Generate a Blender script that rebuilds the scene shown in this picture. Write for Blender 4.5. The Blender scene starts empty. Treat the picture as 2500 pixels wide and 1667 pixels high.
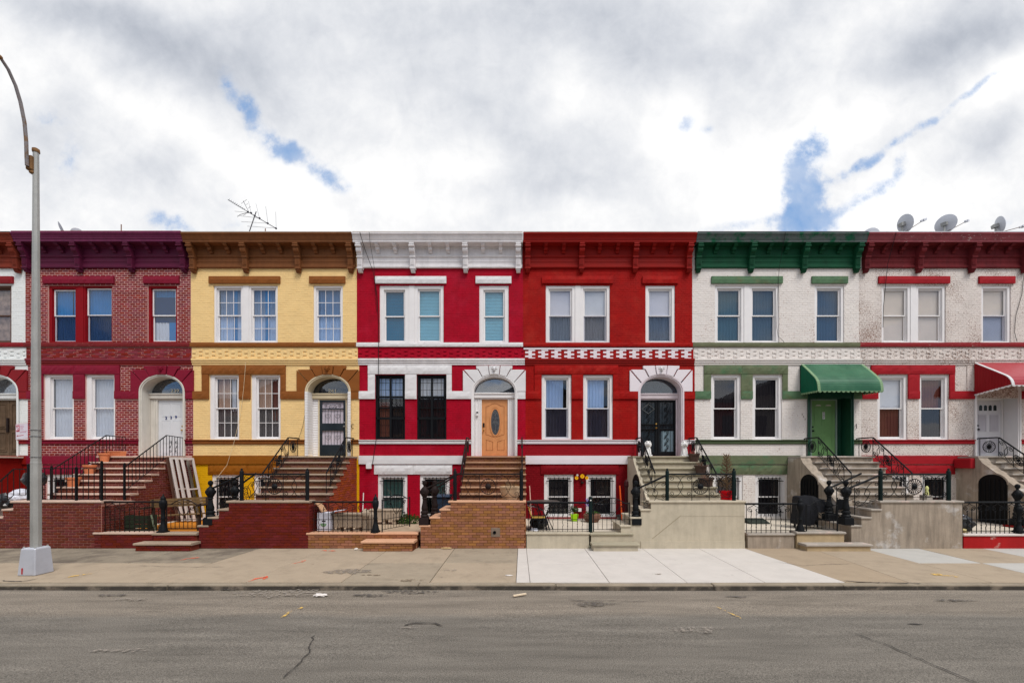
import bpy, bmesh, math, random
from math import sin, cos, pi, radians, sqrt
from mathutils import Vector, Matrix

# ------------------------------------------------------------------ camera, sky, sun, exposure
sc = bpy.context.scene
D = 14.8                      # metres from the camera to the house fronts (plane y = 0)
F = 1036.0                    # focal length in photograph pixels (2500 wide)
EYE = 2.3
cam = bpy.data.cameras.new('camera')
cam.sensor_width = 36.0
cam.lens = F / 2500 * 36
cam.shift_x = -20 / 2500
cam.shift_y = (1130 - 833.5) / 2500
cam.clip_start = 0.1
cam.clip_end = 500
camo = bpy.data.objects.new('camera', cam)
sc.collection.objects.link(camo)
camo.location = (0, -D, EYE)
camo.rotation_euler = (pi / 2, 0, 0)
sc.camera = camo
SUN_EL, SUN_AZ = 56.0, 148.0   # azimuth clockwise from +Y
sun = bpy.data.lights.new('sun', 'SUN')
sun.energy = 2.2
sun.angle = radians(22)
sun.color = (1.0, 0.955, 0.90)
suno = bpy.data.objects.new('sun', sun)
sc.collection.objects.link(suno)
sd = Vector((sin(radians(SUN_AZ)) * cos(radians(SUN_EL)), cos(radians(SUN_AZ)) * cos(radians(SUN_EL)), sin(radians(SUN_EL))))
suno.rotation_euler = sd.to_track_quat('Z', 'Y').to_euler()
suno.location = sd * 40
sc.view_settings.view_transform = 'Standard'
sc.view_settings.look = 'None'
sc.view_settings.exposure = 0.30
sc.view_settings.gamma = 1.0
sc.view_settings.use_curve_mapping = False
sc.render.engine = 'CYCLES'
sc.cycles.max_bounces = 6
sc.cycles.diffuse_bounces = 3
sc.cycles.glossy_bounces = 3
sc.cycles.transparent_max_bounces = 8
sc.cycles.use_denoising = True
sc.cycles.denoiser = 'OPENIMAGEDENOISE'
sc.cycles.denoising_input_passes = 'RGB_ALBEDO_NORMAL'
sc.cycles.denoising_prefilter = 'NONE'


class NT:
    def __init__(s, tree):
        s.t = tree
        s.n = tree.nodes
        s.l = tree.links

    def node(s, kind, **kw):
        n = s.n.new(kind)
        for k, v in kw.items():
            setattr(n, k, v)
        return n

    def put(s, sock, v):
        if isinstance(v, bpy.types.NodeSocket):
            s.l.new(v, sock)
        elif v is not None:
            sock.default_value = v

    def m(s, op, a, b=None, c=None, clamp=False):
        n = s.node('ShaderNodeMath', operation=op, use_clamp=clamp)
        s.put(n.inputs[0], a)
        s.put(n.inputs[1], b)
        s.put(n.inputs[2], c)
        return n.outputs[0]

    def noise(s, vec, scale, detail=4, rough=.55, dist=0):
        n = s.node('ShaderNodeTexNoise')
        s.put(n.inputs['Vector'], vec)
        n.inputs['Scale'].default_value = scale
        n.inputs['Detail'].default_value = detail
        n.inputs['Roughness'].default_value = rough
        n.inputs['Distortion'].default_value = dist
        return n.outputs[0]

    def rng(s, v, a, b, c=0., d=1., smooth=False):
        n = s.node('ShaderNodeMapRange')
        if smooth:
            n.interpolation_type = 'SMOOTHSTEP'
        s.put(n.inputs[0], v)
        for i, x in enumerate((a, b, c, d)):
            s.put(n.inputs[1 + i], x)
        return n.outputs[0]

    def mix(s, f, a, b, mode='MIX'):
        n = s.node('ShaderNodeMix', data_type='RGBA', blend_type=mode)
        s.put(n.inputs[0], f)
        for i, x in ((6, a), (7, b)):
            if not isinstance(x, bpy.types.NodeSocket):
                x = (x[0], x[1], x[2], 1)
            s.put(n.inputs[i], x)
        return n.outputs[2]

    def mapping(s, vec, loc=(0, 0, 0), rot=(0, 0, 0), scale=(1, 1, 1), kind='POINT'):
        n = s.node('ShaderNodeMapping', vector_type=kind)
        s.put(n.inputs[0], vec)
        n.inputs[1].default_value = loc
        n.inputs[2].default_value = rot
        n.inputs[3].default_value = scale
        return n.outputs[0]


def build_world():
    w = bpy.data.worlds.new('World')
    sc.world = w
    w.use_nodes = True
    t = NT(w.node_tree)
    t.n.clear()
    out = t.node('ShaderNodeOutputWorld')
    bg = t.node('ShaderNodeBackground')
    t.l.new(bg.outputs[0], out.inputs[0])
    bg.inputs[1].default_value = 0.1
    sky = t.node('ShaderNodeTexSky')
    sky.sky_type = 'NISHITA'
    sky.sun_disc = False
    sky.sun_elevation = radians(SUN_EL)
    sky.sun_rotation = radians(SUN_AZ)
    sky.dust_density = 1.5
    sky.air_density = 1.0
    tc = t.node('ShaderNodeTexCoord')
    sep = t.node('ShaderNodeSeparateXYZ')
    t.l.new(tc.outputs['Generated'], sep.inputs[0])
    x, y, z = sep.outputs
    front = t.rng(y, 0.02, 0.22, 0, 1, True)
    yy = t.m('MAXIMUM', y, 0.06)
    u = t.m('ADD', 1.27, t.m('MULTIPLY', 1.036, t.m('DIVIDE', x, yy)))
    v = t.m('SUBTRACT', 1.13, t.m('MULTIPLY', 1.036, t.m('DIVIDE', z, yy)))
    cmb = t.node('ShaderNodeCombineXYZ')
    t.l.new(u, cmb.inputs[0])
    t.l.new(v, cmb.inputs[1])
    P = cmb.outputs[0]
    # cloud sheet coordinates for detail, perspective-true
    zz = t.m('ADD', t.m('ABSOLUTE', z), 0.16)
    cp = t.node('ShaderNodeCombineXYZ')
    t.l.new(t.m('DIVIDE', x, zz), cp.inputs[0])
    t.l.new(t.m('DIVIDE', y, zz), cp.inputs[1])
    S = cp.outputs[0]
    def warp(vec, scale, amp, det):
        n = t.node('ShaderNodeTexNoise')
        t.put(n.inputs['Vector'], vec)
        n.inputs['Scale'].default_value = scale
        n.inputs['Detail'].default_value = det
        a = t.node('ShaderNodeVectorMath', operation='SUBTRACT')
        t.l.new(n.outputs[1], a.inputs[0])
        a.inputs[1].default_value = (.5, .5, .5)
        b = t.node('ShaderNodeVectorMath', operation='SCALE')
        t.l.new(a.outputs[0], b.inputs[0])
        b.inputs['Scale'].default_value = amp
        c = t.node('ShaderNodeVectorMath', operation='ADD')
        t.put(c.inputs[0], vec)
        t.l.new(b.outputs[0], c.inputs[1])
        return c.outputs[0]
    PS = warp(P, 4.0, 0.16, 3)
    PG = warp(P, 5.0, 0.07, 4)

    def blobs(vec, lst):
        acc = None
        for cx, cy, rx, ry, ang, wgt in lst:
            mp = t.mapping(vec, (cx / 1000, cy / 1000, 0), (0, 0, radians(ang)), (rx / 1000, ry / 1000, 1), 'TEXTURE')
            ln = t.node('ShaderNodeVectorMath', operation='LENGTH')
            t.l.new(mp, ln.inputs[0])
            g = t.rng(ln.outputs['Value'], 0, 1, wgt, 0, True)
            acc = g if acc is None else t.m('ADD', acc, g)
        return acc
    # z of the vectors is zero, so the TEXTURE mapping keeps them flat
    gaps = blobs(PG, [
        (560, 215, 40, 80, -25, .42), (610, 280, 42, 84, -12, 1.15), (665, 345, 110, 46, 35, .75), (722, 372, 80, 44, 33, 1.15),
        (800, 432, 92, 44, 42, 1.1), (425, 548, 130, 40, 12, .75), (122, 292, 80, 50, 30, .40), (165, 390, 60, 80, 0, .35), (560, 545, 90, 24, 5, .35), (880, 550, 40, 60, 0, .45),
        (1950, 390, 52, 130, 28, 1.15), (2008, 345, 40, 76, 10, .65), (1965, 480, 84, 120, 25, 1.5), (1925, 545, 110, 60, -20, 1.2), (2015, 548, 110, 56, -20, 1.1),
        (2085, 488, 165, 34, -28, .85), (2075, 415, 85, 24, -28, .68), (2125, 384, 60, 24, -30, .65), (2200, 404, 30, 60, 35, .55),
        (2262, 306, 120, 22, -33, .85), (2350, 236, 80, 16, -33, .66), (2412, 196, 80, 14, -30, .5), (1765, 562, 150, 26, -8, .62), (2180, 355, 80, 22, -33, .6),
        (1680, 300, 40, 36, 0, .35), (1735, 322, 34, 28, 0, .30), (2440, 540, 70, 26, -10, .35)])
    gn = t.noise(t.mapping(P, rot=(0, 0, .55), scale=(1, 1.0, 1)), 9, 10, .6)
    gn2 = t.noise(P, 42, 6, .65)
    gsum = t.m('ADD', t.m('MULTIPLY', gaps, .72), t.m('ADD', t.m('MULTIPLY', t.m('SUBTRACT', gn, .5), 2.1), t.m('MULTIPLY', t.m('SUBTRACT', gn2, .5), .9)))
    gap_f = t.m('MULTIPLY', t.m('ADD', t.m('MULTIPLY', t.rng(gsum, -.05, .75, 0, 1, True), .45), t.m('MULTIPLY', t.rng(gsum, .25, .95, 0, 1, True), .55)), t.rng(t.noise(P, 9, 6, .6), .35, .65, .72, 1.0))
    gap_f = t.m('MULTIPLY', gap_f, t.rng(gaps, .02, .35, 0, .92))
    dark = blobs(PS, [
        (360, 90, 520, 150, 20, .40), (200, 20, 400, 110, 10, .15), (640, 250, 420, 120, 22, .20), (950, 60, 620, 200, 4, .24), (1560, 130, 420, 230, 24, .30),
        (1350, 0, 600, 120, 0, .14), (2380, 60, 420, 130, -18, .36), (2200, 190, 380, 110, -24, .26), (1440, 400, 330, 130, 8, .20), (1230, 330, 260, 200, 0, .12),
        (2440, 340, 130, 110, 0, .26), (2320, 420, 200, 80, -15, .16), (1300, 480, 320, 80, 0, .16), (1050, 230, 360, 180, 0, .14), (350, 430, 240, 120, 0, .16),
        (110, 330, 190, 220, 0, .20), (1900, 60, 320, 110, -35, .16), (700, 130, 300, 120, 10, .10)])
    lite = blobs(PS, [
        (760, 530, 340, 130, 32, .16), (1640, 320, 120, 190, 25, .26), (1400, 190, 90, 170, -10, .16), (1780, 430, 320, 170, 0, .22),
        (2250, 480, 360, 150, -20, .26), (2060, 290, 240, 130, -28, .26), (2450, 180, 180, 90, -32, .28), (470, 330, 460, 70, 30, .14), (930, 430, 260, 90, 38, .14), (60, 200, 160, 100, 30, .10), (1150, 420, 200, 120, 0, .10)])
    sn = t.noise(t.mapping(S, rot=(0, 0, .5), scale=(1.6, .55, 1)), 2.0, 8, .6, .5)
    sn2 = t.noise(P, 6.0, 9, .62, .4)
    sn3 = t.noise(PG, 15, 7, .62, .2)
    tone = t.m('ADD', t.m('SUBTRACT', t.m('ADD', .76, t.m('MULTIPLY', lite, .62)), t.m('MULTIPLY', dark, .62)),
               t.m('ADD', t.m('MULTIPLY', t.m('SUBTRACT', sn, .5), .28), t.m('ADD', t.m('MULTIPLY', t.m('SUBTRACT', sn3, .5), .20), t.m('MULTIPLY', t.m('SUBTRACT', sn2, .5), .17))))
    tone = t.m('MINIMUM', t.m('MAXIMUM', tone, .40), .88)
    # sky behind the camera: the same broken cloud
    bn = t.noise(S, 1.3, 7, .55, .3)
    bgap = t.rng(bn, .46, .60, 0, 1, True)
    btone = t.rng(t.noise(S, .9, 5), .3, .7, .68, .86)
    tone_all = t.m('ADD', t.m('MULTIPLY', tone, front), t.m('MULTIPLY', btone, t.m('SUBTRACT', 1, front)))
    gap_all = t.m('ADD', t.m('MULTIPLY', gap_f, front), t.m('MULTIPLY', t.m('MULTIPLY', bgap, .9), t.m('SUBTRACT', 1, front)))
    shade = t.rng(tone_all, .45, .80, 0, 1)
    ccol = t.mix(shade, (8.7, 9.3, 10.5), (10.0, 10.0, 10.05))
    sc_ = t.node('ShaderNodeVectorMath', operation='SCALE')
    t.l.new(ccol, sc_.inputs[0])
    t.l.new(tone_all, sc_.inputs['Scale'])
    blue = t.mix(.62, sky.outputs[0], (1.7, 3.7, 7.2))
    col = t.mix(gap_all, sc_.outputs[0], blue)
    t.l.new(col, bg.inputs[0])


build_world()

# ------------------------------------------------------------------ helpers
rnd = random.Random(7)
COL = sc.collection
ORG = {}


def FX(px):
    return (px - 1270) / 70.0


def FZ(py):
    return EYE + (1130 - py) / 70.0


def WX(px):
    return (px - 1270) / 90.56


def WZ(py):
    return EYE - (py - 1130) / 90.56


def at(px, py, dist):
    return Vector(((px - 1270) * dist / F, dist - D, EYE + (1130 - py) * dist / F))


def thing(name, label, cat, loc=(0, 0, 0), group=None):
    o = bpy.data.objects.new(name, None)
    COL.objects.link(o)
    o.location = loc
    o.empty_display_size = .2
    ORG[o.name] = Vector(loc)
    o['label'] = label
    o['category'] = cat
    if group:
        o['group'] = group
    return o


def org(o):
    while o is not None:
        if o.name in ORG:
            return ORG[o.name]
        o = o.parent
    return Vector((0, 0, 0))


def tag(o, label=None, cat=None, group=None, kind=None):
    if label:
        o['label'] = label
    if cat:
        o['category'] = cat
    if group:
        o['group'] = group
    if kind:
        o['kind'] = kind
    return o


class MB:
    def __init__(s):
        s.v = []
        s.f = []
        s.smooth = False

    def box(s, x0, x1, y0, y1, z0, z1):
        b = len(s.v)
        s.v += [(x0, y0, z0), (x1, y0, z0), (x1, y1, z0), (x0, y1, z0), (x0, y0, z1), (x1, y0, z1), (x1, y1, z1), (x0, y1, z1)]
        s.f += [(b, b + 3, b + 2, b + 1), (b + 4, b + 5, b + 6, b + 7), (b, b + 1, b + 5, b + 4), (b + 1, b + 2, b + 6, b + 5),
                (b + 2, b + 3, b + 7, b + 6), (b + 3, b, b + 4, b + 7)]
        return s

    def cbox(s, c, size, rot=None):
        """box about a centre with a rotation matrix"""
        b = len(s.v)
        hx, hy, hz = size[0] / 2, size[1] / 2, size[2] / 2
        pts = [(-hx, -hy, -hz), (hx, -hy, -hz), (hx, hy, -hz), (-hx, hy, -hz), (-hx, -hy, hz), (hx, -hy, hz), (hx, hy, hz), (-hx, hy, hz)]
        for p in pts:
            q = Vector(p)
            if rot is not None:
                q = rot @ q
            s.v.append(tuple(q + Vector(c)))
        s.f += [(b, b + 3, b + 2, b + 1), (b + 4, b + 5, b + 6, b + 7), (b, b + 1, b + 5, b + 4), (b + 1, b + 2, b + 6, b + 5),
                (b + 2, b + 3, b + 7, b + 6), (b + 3, b, b + 4, b + 7)]
        return s

    def prism(s, poly, y0, y1):
        """polygon in x,z (any order) pushed from y0 (front) to y1"""
        n = len(poly)
        b = len(s.v)
        s.v += [(x, y0, z) for x, z in poly] + [(x, y1, z) for x, z in poly]
        s.f.append(tuple(range(b, b + n)))
        s.f.append(tuple(range(b + 2 * n - 1, b + n - 1, -1)))
        for i in range(n):
            j = (i + 1) % n
            s.f.append((b + i, b + n + i, b + n + j, b + j))
        return s

    def profx(s, prof, x0, x1):
        """profile of (y,z) points pushed along x"""
        n = len(prof)
        b = len(s.v)
        s.v += [(x0, y, z) for y, z in prof] + [(x1, y, z) for y, z in prof]
        s.f.append(tuple(range(b, b + n)))
        s.f.append(tuple(range(b + 2 * n - 1, b + n - 1, -1)))
        for i in range(n):
            j = (i + 1) % n
            s.f.append((b + i, b + n + i, b + n + j, b + j))
        return s

    def quad(s, a, b_, c, d):
        b = len(s.v)
        s.v += [tuple(a), tuple(b_), tuple(c), tuple(d)]
        s.f.append((b, b + 1, b + 2, b + 3))
        return s

    def tube(s, pts, r, sides=6, closed=False, cap=True):
        pts = [Vector(p) for p in pts]
        n = len(pts)
        if n < 2:
            return s
        rs = r if isinstance(r, (list, tuple)) else [r] * n
        b = len(s.v)
        prev = None
        for i, p in enumerate(pts):
            if closed:
                t = pts[(i + 1) % n] - pts[i - 1]
            else:
                t = pts[min(i + 1, n - 1)] - pts[max(i - 1, 0)]
            if t.length < 1e-9:
                t = Vector((0, 0, 1))
            t.normalize()
            if prev is None:
                up = Vector((0, 1, 0)) if abs(t.y) < .9 else Vector((1, 0, 0))
                nx = t.cross(up).normalized()
            else:
                nx = prev - t * prev.dot(t)
                if nx.length < 1e-6:
                    nx = t.cross(Vector((0, 1, 0)))
                nx.normalize()
            prev = nx
            ny = t.cross(nx)
            for k in range(sides):
                a = 2 * pi * (k + .5) / sides
                s.v.append(tuple(p + (nx * cos(a) + ny * sin(a)) * rs[i]))
        m = n if closed else n - 1
        for i in range(m):
            j = (i + 1) % n
            for k in range(sides):
                l = (k + 1) % sides
                s.f.append((b + i * sides + k, b + i * sides + l, b + j * sides + l, b + j * sides + k))
        if cap and not closed:
            s.f.append(tuple(b + k for k in range(sides - 1, -1, -1)))
            s.f.append(tuple(b + (n - 1) * sides + k for k in range(sides)))
        return s

    def lathe(s, prof, c=(0, 0, 0), seg=14, rot=None, sx=1, sy=1):
        """prof: (radius, height); around z unless rot"""
        b = len(s.v)
        n = len(prof)
        for r, h in prof:
            for k in range(seg):
                a = 2 * pi * k / seg
                q = Vector((r * cos(a) * sx, r * sin(a) * sy, h))
                if rot is not None:
                    q = rot @ q
                s.v.append(tuple(q + Vector(c)))
        for i in range(n - 1):
            for k in range(seg):
                l = (k + 1) % seg
                s.f.append((b + i * seg + k, b + i * seg + l, b + (i + 1) * seg + l, b + (i + 1) * seg + k))
        s.f.append(tuple(b + k for k in range(seg - 1, -1, -1)))
        s.f.append(tuple(b + (n - 1) * seg + k for k in range(seg)))
        return s

    def ball(s, c, r, seg=10, rings=6, sz=1):
        prof = [(max(r * sin(pi * i / rings), r * .02), -r * sz * cos(pi * i / rings)) for i in range(rings + 1)]
        return s.lathe(prof, c, seg)

    def build(s, name, mat, parent=None, smooth=None, bevel=0, kind=None, normals=True):
        me = bpy.data.meshes.new(name)
        o_ = org(parent) if parent is not None else Vector((0, 0, 0))
        me.from_pydata([(a[0] - o_.x, a[1] - o_.y, a[2] - o_.z) for a in s.v], [], s.f)
        if normals:
            bm = bmesh.new()
            bm.from_mesh(me)
            bmesh.ops.recalc_face_normals(bm, faces=bm.faces)
            if bevel:
                bmesh.ops.bevel(bm, geom=[e for e in bm.edges if e.is_manifold and e.calc_face_angle(0) > .6], offset=bevel, segments=1, affect='EDGES', clamp_overlap=True)
            bm.to_mesh(me)
            bm.free()
        me.materials.append(mat)
        o = bpy.data.objects.new(name, me)
        COL.objects.link(o)
        if parent is not None:
            o.parent = parent
        if smooth if smooth is not None else s.smooth:
            me.polygons.foreach_set('use_smooth', [True] * len(me.polygons))
            try:
                me.set_sharp_from_angle(angle=radians(40))
            except Exception:
                pass
        if kind:
            o['kind'] = kind
        return o


def bx(name, mat, parent, x0, x1, y0, y1, z0, z1, bevel=0, kind=None):
    return MB().box(x0, x1, y0, y1, z0, z1).build(name, mat, parent, bevel=bevel, kind=kind)


def rough_stone(name, mat, parent, x0, x1, y0, y1, z0, z1, amp=.012, step=.09, seed=0):
    """a rock-faced stone: front face is an uneven grid"""
    r = random.Random(seed)
    mb = MB()
    nx = max(2, int((x1 - x0) / step))
    nz = max(2, int((z1 - z0) / step))
    g = []
    for j in range(nz + 1):
        for i in range(nx + 1):
            e = i in (0, nx) or j in (0, nz)
            g.append((x0 + (x1 - x0) * i / nx, y0 + (amp if e else r.uniform(-amp, amp * .4)), z0 + (z1 - z0) * j / nz))
    mb.v = g[:]
    for j in range(nz):
        for i in range(nx):
            a = j * (nx + 1) + i
            mb.f.append((a, a + 1, a + nx + 2, a + nx + 1))
    b = len(mb.v)
    mb.v += [(x0, y1, z0), (x1, y1, z0), (x1, y1, z1), (x0, y1, z1)]
    bot = list(range(0, nx + 1))
    top = list(range(nz * (nx + 1), (nz + 1) * (nx + 1)))
    mb.f.append(tuple([b, b + 1] + bot[::-1]))
    mb.f.append(tuple([b + 2, b + 3] + top))
    mb.f.append(tuple([b + 3, b] + [j * (nx + 1) for j in range(nz + 1)]))
    mb.f.append(tuple([b + 1, b + 2] + [j * (nx + 1) + nx for j in range(nz, -1, -1)]))
    mb.f.append((b, b + 3, b + 2, b + 1))
    return mb.build(name, mat, parent)


# ------------------------------------------------------------------ materials
KALB = 1.06


def lin(c):
    return tuple(((v / 255 / 12.92) if v / 255 <= .04045 else ((v / 255 + .055) / 1.055) ** 2.4) for v in c)


def alb(c, k=None):
    v = [q * (k or KALB) for q in lin(c)]
    m = max(v)
    return tuple(q * min(1, .84 / m if m > 0 else 1) for q in v)


MATS = {}


def pm(name, c, rough=.75, var=.10, scale=2.5, grain=.10, gscale=120, bump=.15, bscale=45, streak=0., chip=None, chipt=.62, chips=9, isl=0.,
       metal=0., spec=.12, k=None, grime=0., spots=0., c2=None, c2t=(.5, .6), c2s=1.5):
    if name in MATS:
        return MATS[name]
    m = bpy.data.materials.new(name)
    m.use_nodes = True
    t = NT(m.node_tree)
    t.n.clear()
    out = t.node('ShaderNodeOutputMaterial')
    bs = t.node('ShaderNodeBsdfPrincipled')
    t.l.new(bs.outputs[0], out.inputs[0])
    geo = t.node('ShaderNodeNewGeometry')
    pos = geo.outputs['Position']
    base = alb(c, k)
    col = None
    n1 = t.noise(pos, scale, 5, .6)
    fac = t.m('ADD', t.rng(n1, .25, .75, 1 - var, 1 + var), t.m('MULTIPLY', t.m('SUBTRACT', t.noise(pos, gscale, 2), .5), grain * 2))
    col = base
    if c2 is not None:
        col = t.mix(t.rng(t.noise(pos, c2s, 6, .65), c2t[0], c2t[1], 0, 1), base, alb(c2, k))
    if chip is not None:
        cn = t.noise(t.mapping(pos, scale=(1, 1, 2.2)), chips, 7, .7)
        big = t.noise(pos, .8, 3)
        cf = t.rng(t.m('ADD', cn, t.m('MULTIPLY', t.m('SUBTRACT', big, .5), .35)), chipt, chipt + .03, 0, 1)
        col = t.mix(cf, col, alb(chip, k))
    if isl:
        oi = t.node('ShaderNodeObjectInfo')
        r = t.m('FRACT', t.m('ADD', geo.outputs['Random Per Island'], oi.outputs['Random']))
        fac = t.m('MULTIPLY', fac, t.rng(r, 0, 1, 1 - isl, 1 + isl))
        r2 = t.m('FRACT', t.m('MULTIPLY', r, 7.31))
        hs = t.node('ShaderNodeHueSaturation')
        t.put(hs.inputs['Hue'], t.rng(r2, 0, 1, .5 - isl * .06, .5 + isl * .06))
        t.put(hs.inputs['Saturation'], t.rng(r2, 0, 1, 1 - isl * .5, 1 + isl * .3))
        if isinstance(col, tuple):
            hs.inputs['Color'].default_value = (col[0], col[1], col[2], 1)
        else:
            t.l.new(col, hs.inputs['Color'])
        col = hs.outputs[0]
    if streak:
        sn = t.noise(t.mapping(pos, scale=(5, 5, .55)), 1.6, 6, .65)
        fac = t.m('MULTIPLY', fac, t.rng(sn, .42, .72, 1, 1 - streak))
    if grime:
        gn = t.noise(pos, 1.7, 8, .7)
        fac = t.m('MULTIPLY', fac, t.rng(gn, .5, .78, 1, 1 - grime))
    if spots:
        vo = t.node('ShaderNodeTexVoronoi')
        t.l.new(pos, vo.inputs['Vector'])
        vo.inputs['Scale'].default_value = 3.2
        vs = t.node('ShaderNodeSeparateXYZ')
        t.l.new(vo.outputs['Color'], vs.inputs[0])
        rad = t.rng(vs.outputs[0], .35, 1, 0, .11)
        fac = t.m('MULTIPLY', fac, t.m('SUBTRACT', 1, t.m('MULTIPLY', t.m('LESS_THAN', vo.outputs['Distance'], rad), spots)))
    if isinstance(col, tuple):
        v = t.node('ShaderNodeVectorMath', operation='SCALE')
        v.inputs[0].default_value = col
        t.put(v.inputs['Scale'], fac)
    else:
        v = t.node('ShaderNodeVectorMath', operation='SCALE')
        t.l.new(col, v.inputs[0])
        t.put(v.inputs['Scale'], fac)
    t.l.new(v.outputs[0], bs.inputs['Base Color'])
    t.put(bs.inputs['Roughness'], t.rng(n1, .3, .7, max(.05, rough - .08), min(1, rough + .08)))
    bs.inputs['Metallic'].default_value = metal
    bs.inputs['Specular IOR Level'].default_value = spec
    if bump:
        bp = t.node('ShaderNodeBump')
        bp.inputs['Strength'].default_value = bump
        bp.inputs['Distance'].default_value = .01
        t.put(bp.inputs['Height'], t.m('ADD', t.noise(pos, bscale, 4), t.m('MULTIPLY', t.noise(pos, bscale / 6, 4), 1.5)))
        t.l.new(bp.outputs[0], bs.inputs['Normal'])
    MATS[name] = m
    return m


def brick_mat(name, c, isl=.28, **kw):
    return pm(name, c, rough=.85, isl=isl, var=.12, grain=.14, bump=.3, bscale=70, **kw)


def glass_mat(name, tint=(1, 1, 1), refl=.16, rough=.01):
    if name in MATS:
        return MATS[name]
    m = bpy.data.materials.new(name)
    m.use_nodes = True
    t = NT(m.node_tree)
    t.n.clear()
    out = t.node('ShaderNodeOutputMaterial')
    tr = t.node('ShaderNodeBsdfTransparent')
    tr.inputs[0].default_value = (*tint, 1)
    gl = t.node('ShaderNodeBsdfGlossy')
    gl.inputs['Roughness'].default_value = rough
    gl.inputs[0].default_value = (.95, .97, 1, 1)
    geo = t.node('ShaderNodeNewGeometry')
    bp = t.node('ShaderNodeBump')
    bp.inputs['Strength'].default_value = .05
    bp.inputs['Distance'].default_value = .02
    t.put(bp.inputs['Height'], t.noise(geo.outputs['Position'], 2.2, 2))
    t.l.new(bp.outputs[0], gl.inputs['Normal'])
    lw = t.node('ShaderNodeFresnel')
    lw.inputs[0].default_value = 1.5
    f = t.m('ADD', t.m('MULTIPLY', lw.outputs[0], .6), refl, clamp=True)
    mx = t.node('ShaderNodeMixShader')
    t.put(mx.inputs[0], f)
    t.l.new(tr.outputs[0], mx.inputs[1])
    t.l.new(gl.outputs[0], mx.inputs[2])
    t.l.new(mx.outputs[0], out.inputs[0])
    MATS[name] = m
    return m


def spray_mat(name, c, dens=.5):
    """thin sprayed or worn paint: broken up by noise"""
    m = bpy.data.materials.new(name)
    m.use_nodes = True
    t = NT(m.node_tree)
    bs = t.n['Principled BSDF']
    bs.inputs['Base Color'].default_value = (*alb(c), 1)
    bs.inputs['Roughness'].default_value = .8
    geo = t.node('ShaderNodeNewGeometry')
    f = t.rng(t.noise(geo.outputs['Position'], 14, 6, .7), .62 - dens * .3, .72 - dens * .3, 0, .85)
    t.put(bs.inputs['Alpha'], f)
    MATS[name] = m
    return m


white = pm('white_paint', (222, 219, 218), rough=.5, var=.04, grain=.03, bump=.08)
off_white = pm('worn_white_paint', (205, 200, 190), rough=.6, var=.08, grain=.05, bump=.15, streak=.15)
iron = pm('black_iron', (18, 20, 23), rough=.55, var=.2, grain=.2, bump=.2, spec=.14)
iron_green = pm('green_black_iron', (12, 28, 27), rough=.55, var=.2, grain=.2, bump=.2, spec=.14)
rusty_iron = pm('rusty_dark_iron', (36, 27, 26), rough=.6, var=.3, grain=.3, bump=.3, spec=.12)
glass = glass_mat('window_glass', (.97, .98, .99), .05)
glass_dark = glass_mat('dark_window_glass', (.75, .8, .85), .05)
def mesh_mat(name, tint):
    """woven insect mesh: light passes through its holes, dimmed"""
    m = bpy.data.materials.new(name)
    m.use_nodes = True
    t = NT(m.node_tree)
    t.n.clear()
    out = t.node('ShaderNodeOutputMaterial')
    tr = t.node('ShaderNodeBsdfTransparent')
    tr.inputs[0].default_value = (*tint, 1)
    t.l.new(tr.outputs[0], out.inputs[0])
    return m


screen = mesh_mat('insect_screen', (.86, .87, .90))
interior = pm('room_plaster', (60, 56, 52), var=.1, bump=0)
roofing = pm('roof_felt', (70, 70, 72), rough=.9)
concrete = pm('grey_concrete', (165, 155, 140), rough=.9, streak=.25, grime=.2, bump=.3)

# ------------------------------------------------------------------ brickwork
BRICK_MESH = {}


def brick_mesh(mat):
    """unit brick: x -.5...5, y 0..1 (front at 0), z -.5...5, slightly arrised"""
    if mat.name in BRICK_MESH:
        return BRICK_MESH[mat.name]
    e, f = .03, .10
    v = [(-.5, 1, -.5), (.5, 1, -.5), (.5, 1, .5), (-.5, 1, .5), (-.5, .25, -.5), (.5, .25, -.5), (.5, .25, .5), (-.5, .25, .5),
         (-.5 + e, 0, -.5 + f), (.5 - e, 0, -.5 + f), (.5 - e, 0, .5 - f), (-.5 + e, 0, .5 - f)]
    fs = [(0, 1, 5, 4), (1, 2, 6, 5), (2, 3, 7, 6), (3, 0, 4, 7), (4, 5, 9, 8), (5, 6, 10, 9), (6, 7, 11, 10), (7, 4, 8, 11), (8, 9, 10, 11)]
    me = bpy.data.meshes.new('brick')
    me.from_pydata(v, [], fs)
    me.materials.append(mat)
    BRICK_MESH[mat.name] = me
    return me


def brick_rows(a0, a1, z0, z1, L, H, excl=(), limit=None):
    """running bond; returns (a_lo, a_hi, z_lo, z_hi, full)"""
    out = []
    nrow = max(1, int(round((z1 - z0) / H)))
    h = (z1 - z0) / nrow
    for j in range(nrow):
        lo, hi = z0 + j * h, z0 + (j + 1) * h
        ex = [(e[0], e[1]) for e in excl if min(hi, e[3]) - max(lo, e[2]) > .25 * h]
        if limit is not None:
            lm = limit((lo + hi) / 2)
            if lm is None:
                continue
            A0, A1 = max(a0, lm[0]), min(a1, lm[1])
        else:
            A0, A1 = a0, a1
        ex.sort()
        seg = []
        cur = A0
        for e0, e1 in ex:
            if e0 > cur:
                seg.append((cur, min(e0, A1)))
            cur = max(cur, e1)
        if cur < A1:
            seg.append((cur, A1))
        start = a0 - (L / 2 if j % 2 else 0)
        for s0, s1 in seg:
            if s1 - s0 < .01:
                continue
            i = int(math.floor((s0 - start) / L))
            x = start + i * L
            while x < s1:
                b0, b1 = max(x, s0), min(x + L, s1)
                if b1 - b0 > .03:
                    out.append((b0, b1, lo, hi, b1 - b0 > L * .98))
                x += L
    return out


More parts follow.
